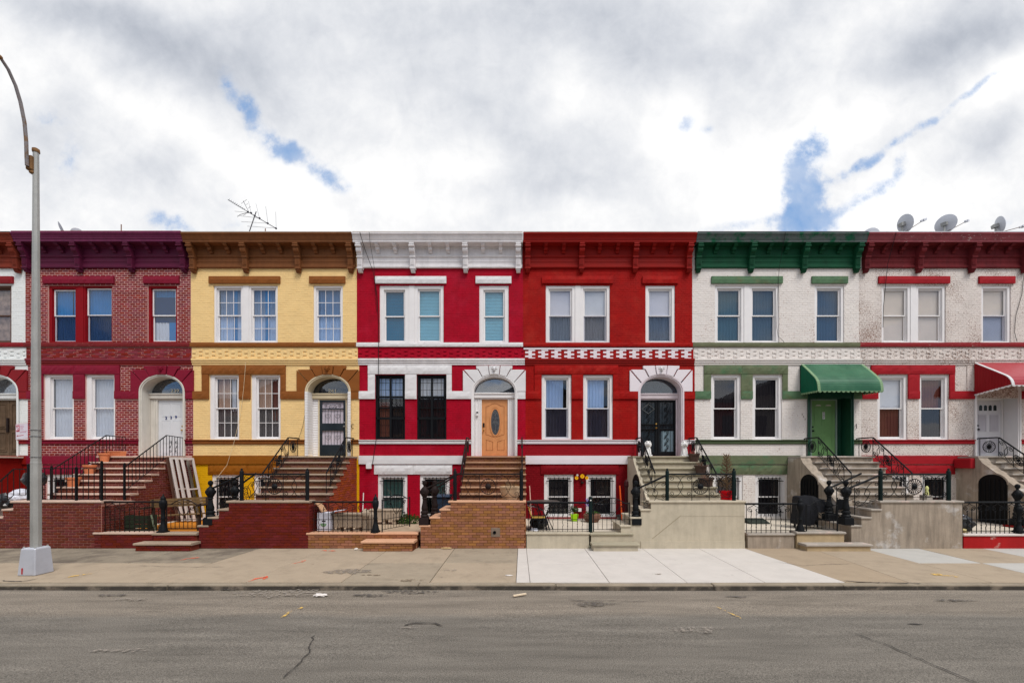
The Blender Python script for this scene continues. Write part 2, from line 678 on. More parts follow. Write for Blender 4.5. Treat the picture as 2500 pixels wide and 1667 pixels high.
def bricks(parent, plane, off, rows, J, depth, mat, nind=0, jit=.002, prefer=None):
    """plane 'f' faces -y at y=off; 'r' faces +x at x=off; 'l' faces -x"""
    idx = [i for i, r in enumerate(rows) if r[4]]
    if prefer is not None:
        idx.sort(key=prefer(rows))
    chosen = set(idx[:nind])
    mb = MB()
    O = org(parent)
    me = brick_mesh(mat) if chosen else None
    for i, (a0, a1, z0, z1, full) in enumerate(rows):
        a0 += J / 2
        a1 -= J / 2
        z0 += J / 2
        z1 -= J / 2
        d = depth + rnd.uniform(-jit, jit)
        if i in chosen:
            o = bpy.data.objects.new('brick', me)
            COL.objects.link(o)
            o.parent = parent
            if plane == 'f':
                c = Vector(((a0 + a1) / 2, off - d, (z0 + z1) / 2))
            elif plane == 'r':
                c = Vector((off + d, (a0 + a1) / 2, (z0 + z1) / 2))
                o.rotation_euler = (0, 0, pi / 2)
            else:
                c = Vector((off - d, (a0 + a1) / 2, (z0 + z1) / 2))
                o.rotation_euler = (0, 0, -pi / 2)
            o.location = c - O
            o.scale = (a1 - a0, d, z1 - z0)
            continue
        b = len(mb.v)
        e, f = (a1 - a0) * .02, (z1 - z0) * .08
        if plane == 'f':
            P = lambda a, q, z: (a, off - q, z)
        elif plane == 'r':
            P = lambda a, q, z: (off + q, a, z)
        else:
            P = lambda a, q, z: (off - q, a, z)
        mb.v += [P(a0, 0, z0), P(a1, 0, z0), P(a1, 0, z1), P(a0, 0, z1), P(a0 + e, d, z0 + f), P(a1 - e, d, z0 + f), P(a1 - e, d, z1 - f), P(a0 + e, d, z1 - f)]
        fs = [(b + 4, b + 5, b + 6, b + 7), (b, b + 1, b + 5, b + 4), (b + 1, b + 2, b + 6, b + 5), (b + 2, b + 3, b + 7, b + 6), (b + 3, b, b + 4, b + 7)]
        if plane == 'l':
            fs = [q[::-1] for q in fs]
        mb.f += fs
    if mb.v:
        mb.build('brickwork', mat, parent, kind='stuff', normals=False)


def backing(name, mat, parent, x0, x1, z0, z1, holes, y0, y1):
    xs = sorted(set([x0, x1] + [min(max(h[i], x0), x1) for h in holes for i in (0, 1)]))
    zs = sorted(set([z0, z1] + [min(max(h[i], z0), z1) for h in holes for i in (2, 3)]))
    mb = MB()
    for j in range(len(zs) - 1):
        i = 0
        while i < len(xs) - 1:
            def solid(k):
                cx, cz = (xs[k] + xs[k + 1]) / 2, (zs[j] + zs[j + 1]) / 2
                return not any(h[0] < cx < h[1] and h[2] < cz < h[3] for h in holes)
            if not solid(i):
                i += 1
                continue
            k = i
            while k < len(xs) - 1 and solid(k):
                k += 1
            mb.box(xs[i], xs[k], y0, y1, zs[j], zs[j + 1])
            i = k
    return mb.build(name, mat, parent, normals=False)


# ------------------------------------------------------------------ windows, curtains, doors
def curtain(parent, x0, x1, z0, z1, mat, y=.19, folds=5, amp=.02, name='curtain'):
    mb = MB()
    n = max(8, int(folds * 8))
    for i in range(n + 1):
        x = x0 + (x1 - x0) * i / n
        yy = y + amp * sin(2 * pi * folds * i / n + x)
        mb.v += [(x, yy, z0), (x + .01 * sin(i), yy * 1.0 - .01, z1)]
    for i in range(n):
        a = 2 * i
        mb.f.append((a, a + 2, a + 3, a + 1))
    return mb.build(name, mat, parent, smooth=True, normals=False)


def blind(parent, x0, x1, z0, z1, mat, y=.2, pitch=.05, name='blind'):
    mb = MB()
    n = max(1, int((z1 - z0) / pitch))
    h = (z1 - z0) / n
    for i in range(n):
        z = z0 + i * h
        b = len(mb.v)
        mb.v += [(x0, y - .008, z), (x1, y - .008, z), (x1, y + .008, z + h), (x0, y + .008, z + h)]
        mb.f.append((b, b + 1, b + 2, b + 3))
    return mb.build(name, mat, parent, normals=False)


def window(parent, r, casing=white, sash=white, cw=.075, drap=(), grid=None, scr=False, gl=None, sill=True, yb=.03, left_extra=0., grille=False):
    """double hung window in the opening r = (x0,x1,z0,z1); the object is a part, its pieces sub-parts"""
    x0, x1, z0, z1 = r
    gl = gl or glass
    mb = MB()
    cwl = cw + left_extra
    mb.box(x0, x0 + cwl, yb, .16, z0, z1).box(x1 - cw, x1, yb, .16, z0, z1).box(x0 + cwl, x1 - cw, yb, .16, z1 - cw, z1)
    mb.box(x0 + cwl, x1 - cw, yb - .005, .16, z0, z0 + .05)
    # inner stop bead
    a0, a1, b0, b1 = x0 + cwl, x1 - cw, z0 + .05, z1 - cw
    mb.box(a0, a0 + .02, .075, .15, b0, b1).box(a1 - .02, a1, .075, .15, b0, b1).box(a0 + .02, a1 - .02, .075, .15, b1 - .02, b1)
    w = mb.build('window', casing, parent, bevel=.004)
    a0 += .02
    a1 -= .02
    b1 -= .02
    mid = (b0 + b1) / 2
    sw = .038
    up = MB()
    up.box(a0, a0 + sw, .09, .118, mid - .02, b1).box(a1 - sw, a1, .09, .118, mid - .02, b1)
    up.box(a0 + sw, a1 - sw, .09, .118, b1 - sw, b1).box(a0 + sw, a1 - sw, .09, .118, mid - .02, mid + .018)
    up.build('upper_sash', sash, w)
    lo = MB()
    lo.box(a0, a0 + sw, .121, .149, b0, mid + .02).box(a1 - sw, a1, .121, .149, b0, mid + .02)
    lo.box(a0 + sw, a1 - sw, .121, .149, b0, b0 + sw + .015).box(a0 + sw, a1 - sw, .121, .149, mid - .018, mid + .02)
    lo.build('lower_sash', sash, w)
    MB().quad((a0 + sw, .104, mid + .018), (a1 - sw, .104, mid + .018), (a1 - sw, .104, b1 - sw), (a0 + sw, .104, b1 - sw)).build('pane', gl, w, normals=False)
    MB().quad((a0 + sw, .135, b0 + sw + .015), (a1 - sw, .135, b0 + sw + .015), (a1 - sw, .135, mid - .018), (a0 + sw, .135, mid - .018)).build('pane', gl, w, normals=False)
    if grid:
        nx, nz, col = grid
        for (c0, c1, yy) in ((mid + .018, b1 - sw, .098), (b0 + sw + .015, mid - .018, .129)):
            for i in range(1, nx):
                x = a0 + sw + (a1 - a0 - 2 * sw) * i / nx
                bx('glazing_bar', col, w, x - .009, x + .009, yy - .004, yy + .003, c0, c1)
            for i in range(1, nz):
                z = c0 + (c1 - c0) * i / nz
                bx('glazing_bar', col, w, a0 + sw, a1 - sw, yy - .006, yy + .001, z - .009, z + .009)
    if grille:
        H_ = z1 - z0
        xm = (x0 + x1) / 2
        bx('grille_mullion', iron, w, xm - .035, xm + .035, .03, .06, z0, z1)
        for q in (.33, .66):
            for (p0, p1) in ((x0, xm - .036), (xm + .036, x1)):
                bx('grille_rail', iron, w, p0, p1, .03, .06, z0 + H_ * q - .035, z0 + H_ * q + .035)
        for (p0, p1) in ((x0 + .05, xm - .036), (xm + .036, x1 - .05)):
            for i in (1, 2):
                x = p0 + (p1 - p0) * i / 3
                bx('grille_bar', iron, w, x - .005, x + .005, .05, .06, z0 + .05, z1 - .05)
            for q in (.11, .22, .44, .55, .77, .88):
                bx('grille_bar', iron, w, p0, p1, .05, .06, z0 + H_ * q - .005, z0 + H_ * q + .005)
    if scr:
        s0, s1 = (b0 + .01, mid) if scr != 'full' else (b0 + .01, b1 - .01)
        bx('insect_screen', screen, w, a0 + .005, a1 - .005, .084, .086, s0, s1)
    for d in drap:
        kind, mat, fx0, fx1, fz0, fz1 = d[:6]
        X0, X1 = a0 + (a1 - a0) * fx0, a0 + (a1 - a0) * fx1
        Z0, Z1 = b0 + (b1 - b0) * fz0, b0 + (b1 - b0) * fz1
        if kind == 'c':
            curtain(w, X0, X1, Z0, Z1, mat, folds=max(1.5, (X1 - X0) / .11), amp=.012, y=.185)
        elif kind == 'b':
            blind(w, X0, X1, Z0, Z1, mat, y=.17)
        else:
            bx('shade', mat, w, X0, X1, .165, .17, Z0, Z1)
    return w


def bars(parent, r, n, y=-.01, mat=None, knobs=True):
    x0, x1, z0, z1 = r
    mat = mat or iron
    g = MB()
    g.box(x0 - .06, x1 + .06, y - .008, y + .008, z1 - .16, z1 - .135)
    g.box(x0 - .06, x1 + .06, y - .008, y + .008, z0 + .14, z0 + .165)
    w = g.build('window_guard', mat, parent)
    for i in range(n):
        x = x0 + (x1 - x0) * (i + .5) / n
        b = MB()
        b.box(x - .009, x + .009, y - .009, y + .009, z0 + .02, z1 - .04)
        if knobs:
            b.cbox((x, y, z1 - .03), (.03, .02, .03), Matrix.Rotation(pi / 4, 3, 'Y'))
            b.cbox((x, y, z1 - .15), (.03, .022, .02))
        b.build('guard_bar', mat, w)
    return w


def text_part(txt, size, loc, mat, parent, name='house_number', depth=.006, bold=0., squeeze=1.0, rot=(pi / 2, 0, 0)):
    cu = bpy.data.curves.new(name, 'FONT')
    cu.body = txt
    cu.size = size
    cu.extrude = depth
    cu.offset = bold
    cu.align_x = 'CENTER'
    cu.align_y = 'CENTER'
    tmp = bpy.data.objects.new('tmp', cu)
    COL.objects.link(tmp)
    dg = bpy.context.evaluated_depsgraph_get()
    me = bpy.data.meshes.new_from_object(tmp.evaluated_get(dg))
    bpy.data.objects.remove(tmp)
    M = Matrix.Translation(Vector(loc) - org(parent)) @ Matrix.Rotation(rot[2], 4, 'Z') @ Matrix.Rotation(rot[0], 4, 'X') @ Matrix.Scale(squeeze, 4, (1, 0, 0))
    me.transform(M)
    me.materials.clear()
    me.materials.append(mat)
    me.name = name
    o = bpy.data.objects.new(name, me)
    COL.objects.link(o)
    o.parent = parent
    return o


ARCH_A, ARCH_B = 55 / 70., 42 / 70.
SPRING = FZ(956.5)
LAND = 2.545      # door threshold height


def ell(xc, a, b, x):
    q = max(0., 1 - ((x - xc) / a) ** 2)
    return SPRING + b * sqrt(q)


def arch_ring(mat, parent, xc, ai, bi, ao, bo, y0, y1, name='door_casing', n=20, legs=True):
    mb = MB()
    ins, outs = [], []
    for i in range(n + 1):
        th = pi * i / n
        ins.append((xc + ai * cos(th), SPRING + bi * sin(th)))
        outs.append((xc + ao * cos(th), SPRING + bo * sin(th)))
    if legs:
        ins = [(xc + ai, LAND)] + ins + [(xc - ai, LAND)]
        outs = [(xc + ao, LAND)] + outs + [(xc - ao, LAND)]
    for i in range(len(ins) - 1):
        b = len(mb.v)
        for (x, z) in (ins[i], outs[i], outs[i + 1], ins[i + 1]):
            mb.v += [(x, y0, z), (x, y1, z)]
        mb.f += [(b, b + 2, b + 4, b + 6), (b + 1, b + 7, b + 5, b + 3), (b, b + 6, b + 7, b + 1), (b + 2, b + 3, b + 5, b + 4)]
    return mb.build(name, mat, parent, smooth=False)


def half_disc(mat, parent, xc, a, b, y0, y1, name='fanlight', n=20):
    poly = [(xc + a * cos(pi * i / n), SPRING + b * sin(pi * i / n)) for i in range(n + 1)]
    return MB().prism(poly, y0, y1).build(name, mat, parent)


def voussoirs(parent, xc, mat, keymat, gapless=False, seed=1):
    """stone door head: keystone with a carved mask, four wedge stones, two haunch stones"""
    def pt(cx, cy):
        return ((cx - 535) * .1595 / 70, FZ(880 + cy * .1595))
    def arc(d0, d1, n=5):
        return [(x / 70., ell(0, ARCH_A, ARCH_B, x / 70.)) for x in [d0 + (d1 - d0) * i / n for i in range(n + 1)]]
    k = 1.2 if gapless else 0
    A = [pt(258, 88), pt(436 + k * 3, 85)] + arc(-12.6, -28.7) + [pt(295, 140), pt(262, 132)]
    B = [pt(75 - k * 2, 145), pt(280 + k * 4, 145)] + arc(-31.0 + k, -46.8)
    C = [pt(57, 152), ] + arc(-48.6 + k, -55.0) + [pt(188, 475), pt(57, 475)]
    out = []
    for side in (1, -1):
        for poly, y in ((A, -.075), (B, -.06), (C, -.055)):
            pl = [(xc + side * x, z) for x, z in poly]
            o = MB().prism(pl, y, .03).build('door_head_stone', mat, parent, bevel=.008)
            out.append(o)
    kp = [(xc + x, z) for x, z in [pt(447, 88), pt(621, 86)]] + [(xc + x / 70., ell(0, ARCH_A, ARCH_B, x / 70.)) for x in (11, 0, -11)]
    o = MB().prism(kp, -.10, .03).build('keystone', mat, parent, bevel=.008)
    # carved mask: brow, nose, cheeks, mouth in relief
    m = MB()
    zc = FZ(904)
    m.box(xc - .10, xc + .10, -.112, -.10, zc + .09, zc + .115)
    m.ball((xc, -.10, zc + .02), .065, 10, 7, 1.15)
    m.box(xc - .055, xc + .055, -.168, -.12, zc + .035, zc + .055)
    m.box(xc - .012, xc + .012, -.185, -.12, zc - .01, zc + .04)
    m.box(xc - .03, xc + .03, -.165, -.12, zc - .035, zc - .022)
    m.ball((xc, -.10, zc - .075), .03, 8, 5, .8)
    m.ball((xc - .085, -.098, zc + .05), .028, 8, 5)
    m.ball((xc + .085, -.098, zc + .05), .028, 8, 5)
    m.build('carved_mask', keymat, o, smooth=True)
    return out


# ------------------------------------------------------------------ cornice
CZ = FZ(655) - .01


def cornice(parent, x0, x1, mat, matdark, topmat, rnd_seed=0, flash=white, dz=0.):
    T = 10.10 + dz
    prof = [(0, CZ), (-.07, CZ), (-.08, CZ + .03), (-.08, CZ + .07), (-.045, CZ + .10), (-.045, CZ + .19), (-.06, CZ + .205), (-.06, CZ + .24),
            (-.04, CZ + .25), (-.04, CZ + .35), (-.075, CZ + .375), (-.085, CZ + .42), (-.05, CZ + .44), (-.05, CZ + .66),
            (-.10, CZ + .69), (-.10, CZ + .71), (-.33, T - .295), (-.33, T - .28), (0, T - .28)]
    c = MB().profx(prof, x0 + .10, x1 - .03).build('cornice', mat, parent)
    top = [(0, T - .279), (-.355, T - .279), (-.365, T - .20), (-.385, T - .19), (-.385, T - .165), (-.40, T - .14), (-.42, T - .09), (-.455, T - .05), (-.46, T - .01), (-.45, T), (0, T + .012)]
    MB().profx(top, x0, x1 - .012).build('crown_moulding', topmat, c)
    bx('roof_flashing', flash, c, x0 + .01, x1 - .02, -.44, .25, T + .013, T + .035)
    # large brackets with fluted faces and a pendant
    M = x1 - x0
    for k in range(4):
        xc = x0 + .165 + k * (M - .33) / 3 * 1.0
        w = .085
        b = MB()
        pr = [(-.04, T - .28), (-.35, T - .28), (-.35, T - .33), (-.33, T - .37), (-.33, T - .41), (-.30, T - .43), (-.315, T - .50), (-.29, T - .56), (-.235, T - .60),
              (-.20, T - .66), (-.185, T - .72), (-.175, T - 1.0), (-.165, T - 1.06), (-.04, T - 1.06)]
        b.profx(pr, xc - w, xc + w)
        for q in (-.05, -.017, .017, .05):
            b.box(xc + q - .008, xc + q + .008, -.197, -.17, T - .98, T - .74)
        b.box(xc - w - .012, xc + w + .012, -.36, -.20, T - .41, T - .375)
        b.box(xc - w - .012, xc + w + .012, -.22, -.04, T - .725, T - .69)
        b.box(xc - w - .01, xc + w + .01, -.19, -.04, T - 1.10, T - 1.06)
        b.profx([(-.04, T - 1.10), (-.165, T - 1.10), (-.165, T - 1.14), (-.11, T - 1.21), (-.04, T - 1.21)], xc - w * .8, xc + w * .8)
        o = b.build('bracket', mat, c)
        if k < 3:
            for s in (1, 2):
                xs = xc + s * (M - .33) / 9
                b = MB()
                b.profx([(-.05, T - .28), (-.32, T - .28), (-.32, T - .32), (-.28, T - .36), (-.20, T - .385), (-.20, T - .42), (-.18, T - .46), (-.12, T - .48), (-.10, T - .53), (-.045, T - .55)], xs - .06, xs + .06)
                b.box(xs - .075, xs + .075, -.335, -.05, T - .30, T - .279)
                b.build('small_bracket', mat, c)
    return c


# ------------------------------------------------------------------ a house
HX = [466 - 809, 62, 466, 871, 1277, 1690, 2097, 2505]     # left boundaries in the photograph at the fronts
BW = dict(L=.187, H=.0765)


def house(k, label, P):
    bl, br = HX[k], HX[k + 1]
    x0, x1 = FX(bl), FX(br)
    sh = .085                                   # the paint line between neighbours steps over below the string course
    h = thing('row_house', label, 'house', (x0, 0, 0))
    X = lambda off: FX(bl + off)
    wall, mort = P['wall'], P.get('mortar', P['wall'])
    trim = P['trim']
    trim2 = P.get('trim2', trim)                # window heads of the upper floor
    band = P.get('band', wall)
    Zs = FZ(884)
    xc = X(336)
    w2 = [(X(55.5), X(127), FZ(836.5), FZ(697)), (X(140.5), X(212), FZ(836.5), FZ(697)), (X(299), X(371), FZ(836.5), FZ(697))]
    w1 = [(X(45.5), X(118), FZ(1072.7), FZ(915)), (X(147), X(219), FZ(1072.7), FZ(915))]
    w0 = [(X(51.4), X(123.5), FZ(1262), FZ(1158)), (X(154), X(227), FZ(1262), FZ(1158))]
    door = (xc - ARCH_A, xc + ARCH_A, LAND, SPRING + ARCH_B)
    if P.get('only'):
        w2 = [w for i, w in enumerate(w2) if i in P['only']]
        w1 = []
        w0 = []
    holes = w2 + w1 + w0 + [door]
    mull = (X(127), X(140.5), FZ(836.5), FZ(697))
    upper_holes = holes + ([mull] if not P.get('only') else [])
    # shell
    backing('wall', mort, h, x0, x1, Zs, 10.05, [w for w in upper_holes if w[3] > Zs], 0, .30)
    backing('wall', mort, h, x0 + sh, x1 + sh, FZ(1083.5), Zs, holes, .0, .30)
    low = P.get('lowwall', wall)
    lowm = P.get('lowmortar', low if 'lowwall' in P else mort)
    strip = P.get('strip', wall)
    stripm = P.get('stripmortar', strip if 'strip' in P else mort)
    backing('wall', stripm, h, x0 + sh, x1 + sh, FZ(1122), FZ(1083.5), holes, .0, .30)
    backing('wall', lowm, h, x0 + sh, x1 + sh, -.05, FZ(1122), holes, .0, .30)
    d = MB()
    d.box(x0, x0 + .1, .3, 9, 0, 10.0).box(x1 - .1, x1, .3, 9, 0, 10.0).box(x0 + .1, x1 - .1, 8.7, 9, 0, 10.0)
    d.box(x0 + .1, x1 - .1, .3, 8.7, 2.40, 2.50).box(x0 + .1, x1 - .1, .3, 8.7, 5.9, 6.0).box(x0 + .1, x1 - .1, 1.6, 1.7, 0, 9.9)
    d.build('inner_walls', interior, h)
    bx('roof', roofing, h, x0 + .003, x1 - .003, -.02, 9.0, 9.95, 10.06)
    # brick faces
    nb = P.get('nbrick', 0)
    bd = P.get('bdepth', .005)
    J = P.get('joint', .008)
    exU = holes + [(X(46), X(219), FZ(693), FZ(676)), (X(290.5), X(377.6), FZ(693), FZ(676))]
    if P.get('band') is None:
        up0 = FZ(849)
    up0 = FZ(847)
    rows = brick_rows(x0, x1, up0, CZ + .02, .187, .0765, exU + [mull])
    bricks(h, 'f', 0, rows, J, bd, wall, nb)
    exL = holes + [(X(28), X(232), FZ(955), FZ(891)), (X(6), X(280), FZ(975), FZ(955)), (xc - 1.09, xc + 1.10, FZ(956), FZ(901.5)), (xc - .63, xc + .63, FZ(902), FZ(892))]
    if P.get('awn'):
        exL[-1] = (xc - .8, xc + .8, FZ(956), FZ(892))
    rows = brick_rows(x0 + sh, x1 + sh, FZ(1073.5), FZ(892), .187, .0765, exL)
    bricks(h, 'f', 0, rows, J, bd, wall, 0)
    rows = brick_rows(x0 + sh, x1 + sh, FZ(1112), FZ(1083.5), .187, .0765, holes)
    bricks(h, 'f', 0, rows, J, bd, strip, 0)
    rows = brick_rows(x0 + sh, x1 + sh, .36, FZ(1134), .187, .0765, holes + [(X(43), X(233), FZ(1158), FZ(1134))])
    bricks(h, 'f', 0, rows, J, bd, low, 0)
    # upper window heads
    rough_stone('lintel', trim2, h, X(46), X(219), -.075, .02, FZ(693), FZ(676), seed=k * 10 + 1)
    rough_stone('lintel', trim2, h, X(290.5), X(377.6), -.075, .02, FZ(693), FZ(676), seed=k * 10 + 2)
    # sill course in three stones
    sill = P.get('sill', trim)
    cuts = [x0, X(165), X(262), x1]
    for i in range(3):
        rough_stone('sill_stone', sill, h, cuts[i] + .002, cuts[i + 1] - .002, -.07, .0, FZ(847), FZ(837.2), amp=.008, step=.07, seed=k * 10 + 3 + i)
    # patterned brick band
    bandm = P.get('bandmortar', mort)
    bx('brick_band', P.get('bandback', band), h, x0 + .041, x1 + .039, -.012, .0, FZ(876), FZ(848.5))
    pat = P.get('pattern', band)
    me = brick_mesh(pat)
    O = org(h)
    n = 13
    for i in range(n):
        px = bl + 5 + i * 31.7
        for row in range(5):
            xa = px + (8 if row % 2 == 0 else 0)
            wd = min(16.6, br + 1.5 - xa)
            if wd < 3:
                continue
            o = bpy.data.objects.new('brick', me)
            COL.objects.link(o)
            o.parent = h
            dd = P.get('patd', .024)
            o.location = Vector((FX(xa + wd / 2), -.012 - dd, FZ(855.7 + row * 4.85))) - O
            o.scale = (wd / 70 - .004, dd, .068)
    if P.get('fillband'):
        bricks(h, 'f', -.012, brick_rows(x0 + .045, x1 + .035, FZ(875.5), FZ(849), .236, .069), .014, .007, pat, 0)
    if P.get('pattop'):
        bx('painted_course', pat, h, x0 + .02, x1, -.034, -.012, FZ(853.6), FZ(849.2))
    # string course of three stepped bricks
    sm = P.get('string', trim)
    s = MB()
    for (za, zb, q) in ((876, 881.2, .085), (881.2, 886.5, .06), (886.5, 891.5, .035)):
        s.box(x0 + .061, x1 + .059, -q, 0, FZ(zb) + .004, FZ(za))
    s.build('string_course', sm, h, bevel=.004)
    # ground window heads, jamb stones and belt
    if not P.get('only'):
        lm = P.get('lint1', trim)
        rough_stone('lintel', lm, h, X(28), X(121), -.06, .02, FZ(913.5), FZ(892), seed=k * 10 + 5)
        rough_stone('lintel', lm, h, X(121.3), X(232), -.06, .02, FZ(913.5), FZ(892), seed=k * 10 + 6)
        for a, b in ((28, 45), (118.5, 146.5), (219.5, 232)):
            rough_stone('jamb_stone', lm, h, X(a), X(b), -.045, .02, FZ(954.8), FZ(913.8), amp=.007, seed=k * 10 + int(a))
        bm_ = P.get('belt', lm)
        for a, b in ((6, 45), (118.5, 146.5), (219.5, 280)):
            rough_stone('belt_stone', bm_, h, X(a), X(b), -.06, .02, FZ(974), FZ(955), amp=.009, seed=k * 10 + int(a) + 1)
    bm_ = P.get('belt', P.get('lint1', trim))
    if not P.get('awn'):
        rough_stone('belt_stone', bm_, h, X(391.5), x1 + sh, -.05, .02, FZ(974), FZ(956.5), amp=.006, seed=k)
        if P.get('only'):
            rough_stone('belt_stone', bm_, h, X(230), X(280.5), -.05, .02, FZ(974), FZ(956.5), amp=.006, seed=k)
        voussoirs(h, xc, P.get('vous', trim), P.get('mask', P.get('vous', trim)), gapless=P.get('gapless', True))
    else:
        rough_stone('belt_stone', bm_, h, X(390.5), x1 + sh, -.05, .02, FZ(974), FZ(955), amp=.008, seed=k)
        bx('door_head_panel', P.get('headpanel', P['wall']), h, xc - 1.05, xc + 1.0, -.03, .02, FZ(972), FZ(893))
    # sill moulding under the ground windows, water table, basement head
    smm = P.get('sillmould', trim)
    pr = [(0, FZ(1083.5)), (-.04, FZ(1083.5)), (-.05, FZ(1081)), (-.05, FZ(1079)), (-.035, FZ(1078)), (-.035, FZ(1076.5)), (-.075, FZ(1075)), (-.075, FZ(1073.5)), (0, FZ(1073.3))]
    if not P.get('only'):
        MB().profx(pr, x0 + sh, xc - ARCH_A - .005).build('sill_moulding', smm, h)
        rough_stone('water_table', P.get('wt', trim), h, x0 + sh, X(262), -.06, 0, FZ(1132.5), FZ(1112), amp=.003, step=.3, seed=k)
        rough_stone('basement_lintel', P.get('blint', trim), h, X(43), X(138), -.045, .02, FZ(1157.5), FZ(1134.5), amp=.014, seed=k * 10 + 8)
        rough_stone('basement_lintel', P.get('blint', trim), h, X(138.3), X(233), -.045, .02, FZ(1157.5), FZ(1134.5), amp=.014, seed=k * 10 + 9)
    MB().profx(pr, xc + ARCH_A + .005, x1 + sh).build('sill_moulding', smm, h)
    if P.get('only'):
        MB().profx(pr, X(230), xc - ARCH_A - .005).build('sill_moulding', smm, h)
        rough_stone('water_table', P.get('wt', trim), h, X(230), x1 + sh, -.06, 0, FZ(1132.5), FZ(1112), amp=.003, step=.3, seed=k)
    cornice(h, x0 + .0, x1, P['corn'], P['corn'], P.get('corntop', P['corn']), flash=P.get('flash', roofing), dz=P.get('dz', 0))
    # windows
    cs, ss = P.get('casing', white), P.get('sash', white)
    W2 = P.get('w2', [(), (), ()])
    for r, wd in zip(w2, W2 if not P.get('only') else [W2[i] for i in P['only']]):
        wd = dict(wd) if wd else {}
        if wd.pop('board', None):
            continue
        window(h, r, casing=wd.pop('casing', cs), sash=wd.pop('sash', ss), **wd)
    if not P.get('only'):
        bx('mullion', P.get('mull', cs), h, mull[0] + .001, mull[1] - .001, .012, .16, mull[2], mull[3], bevel=.004)
        W1 = P.get('w1', [(), ()])
        for r, wd in zip(w1, W1):
            wd = dict(wd) if wd else {}
            le = wd.pop('left_extra', 0.)
            window(h, r, casing=wd.pop('casing', cs), sash=wd.pop('sash', ss), left_extra=le, **wd)
        W0 = P.get('w0', [(), ()])
        for r, wd in zip(w0, W0):
            wd = dict(wd) if wd else {}
            nb_ = wd.pop('bars', 6)
            ww = window(h, r, casing=wd.pop('casing', cs), sash=wd.pop('sash', ss), cw=.11, **wd)
            if nb_:
                bars(ww, (r[0] + .13, r[1] - .13, r[2] + .02, r[3] - .08), nb_)
    # doorway: casing ring, lining, fanlight, transom, door leaf at the back of the reveal
    t = P.get('recess', .36)
    dc = P.get('doorcasing', white)
    ai, bi = ARCH_A - .075, ARCH_B - .075
    ring = arch_ring(dc, h, xc, ai, bi, ARCH_A - .004, ARCH_B - .004, -.035, t + .03, 'door_casing')
    arch_ring(dc, ring, xc, ARCH_A - .03, ARCH_B - .03, ARCH_A + .012, ARCH_B + .012, -.06, -.036, 'casing_bead')
    tz0, tz1 = FZ(968), FZ(957)
    bx('transom', dc, ring, xc - ai, xc + ai, t - .10, t + .03, tz0 - .03, SPRING - .003, bevel=.01)
    bx('transom_bead', dc, ring, xc - ai, xc + ai, t - .13, t - .10, SPRING - .06, SPRING - .01, bevel=.008)
    fl = half_disc(P.get('fanglass', glass_dark), ring, xc, ai, bi, t + .005, t + .012, 'fanlight')
    half_disc(P.get('fanback', pm('fan_back', (40, 45, 52), bump=0)), ring, xc, ai, bi, t + .05, t + .06, 'fanlight_backing')
    dwid = P.get('dwid', .93)
    dx = xc + P.get('doff', 0)
    d0, d1 = dx - dwid / 2, dx + dwid / 2
    pil = P.get('jambmat', dc)
    for a, b in ((xc - ai, d0 - .05), (d1 + .05, xc + ai)):
        if b - a > .02:
            if P.get('siding'):
                mb = MB()
                n = 24
                hh = (tz0 - .03 - LAND) / n
                for i in range(n):
                    z = LAND + i * hh
                    mb.profx([(t + .02, z), (t - .03, z), (t - .015, z + hh), (t + .02, z + hh)], a, b)
                mb.build('door_side_siding', pil, ring)
            else:
                mb = MB().box(a, b, t - .03, t + .03, LAND, tz0 - .03)
                if b - a > .15:
                    for q in (.25, .75):
                        xx = a + (b - a) * q
                        mb.box(xx - .02, xx + .02, t - .045, t - .03, LAND, tz0 - .04)
                mb.build('door_side_panel', pil, ring, bevel=.004)
    if P.get('siding'):
        for sx in (-1, 1):
            mb = MB()
            n = 24
            hh = (SPRING - LAND) / n
            for i in range(n):
                z = LAND + i * hh
                xo, xi_ = xc + sx * (ARCH_A + .01), xc + sx * (ai - .012)
                mb.box(min(xo, xi_), max(xo, xi_), -.055 - (.012), -.036, z + .008, z + hh)
                xi2 = xc + sx * ai
                mb.box(min(xi2, xi_), max(xi2, xi_), -.03, t - .04, z + .008, z + hh)
            mb.build('door_jamb_siding', pil, ring)
    fr = MB().box(d0 - .05, d0, t - .05, t + .03, LAND, tz0 - .03).box(d1, d1 + .05, t - .05, t + .03, LAND, tz0 - .03).box(d0, d1, t - .05, t + .03, tz0 - .07, tz0 - .03)
    fr.build('door_frame', P.get('doorframe', dc), h, bevel=.005)
    P['door'](h, d0, d1, LAND + .01, tz0 - .075, t)
    if P.get('number'):
        txt, sz, mt = P['number']
        text_part(txt, sz, (xc + P.get('numoff', 0), t - .002, FZ(950)), mt, fl, squeeze=1.25)
    return h

# ------------------------------------------------------------------ ironwork drawn on a plane: s along, h up, following a slope
class Frame:
    def __init__(s, p0, d, slope=0.):
        s.p0 = Vector(p0)
        s.d = Vector(d).normalized()
        s.k = slope

    def pt(s, a, h):
        return s.p0 + s.d * a + Vector((0, 0, s.k * a + h))


def spiral(fr, s, h, r, turns=1.6, a0=0., hand=1, tail=None, n=18):
    pts = []
    for i in range(n + 1):
        q = i / n
        rr = r * (.22 + .78 * q)
        a = a0 + hand * (2 * pi * turns * (q - 1))
        pts.append(fr.pt(s + rr * cos(a), h + rr * sin(a)))
    if tail is not None:
        p = pts[-1]
        e = fr.pt(*tail)
        tg = (pts[-1] - pts[-2]).normalized() * (e - p).length * .45
        c1 = p + tg
        for i in range(1, 7):
            q = i / 6
            pts.append(p * (1 - q) ** 2 + c1 * 2 * q * (1 - q) + e * q * q)
    return pts


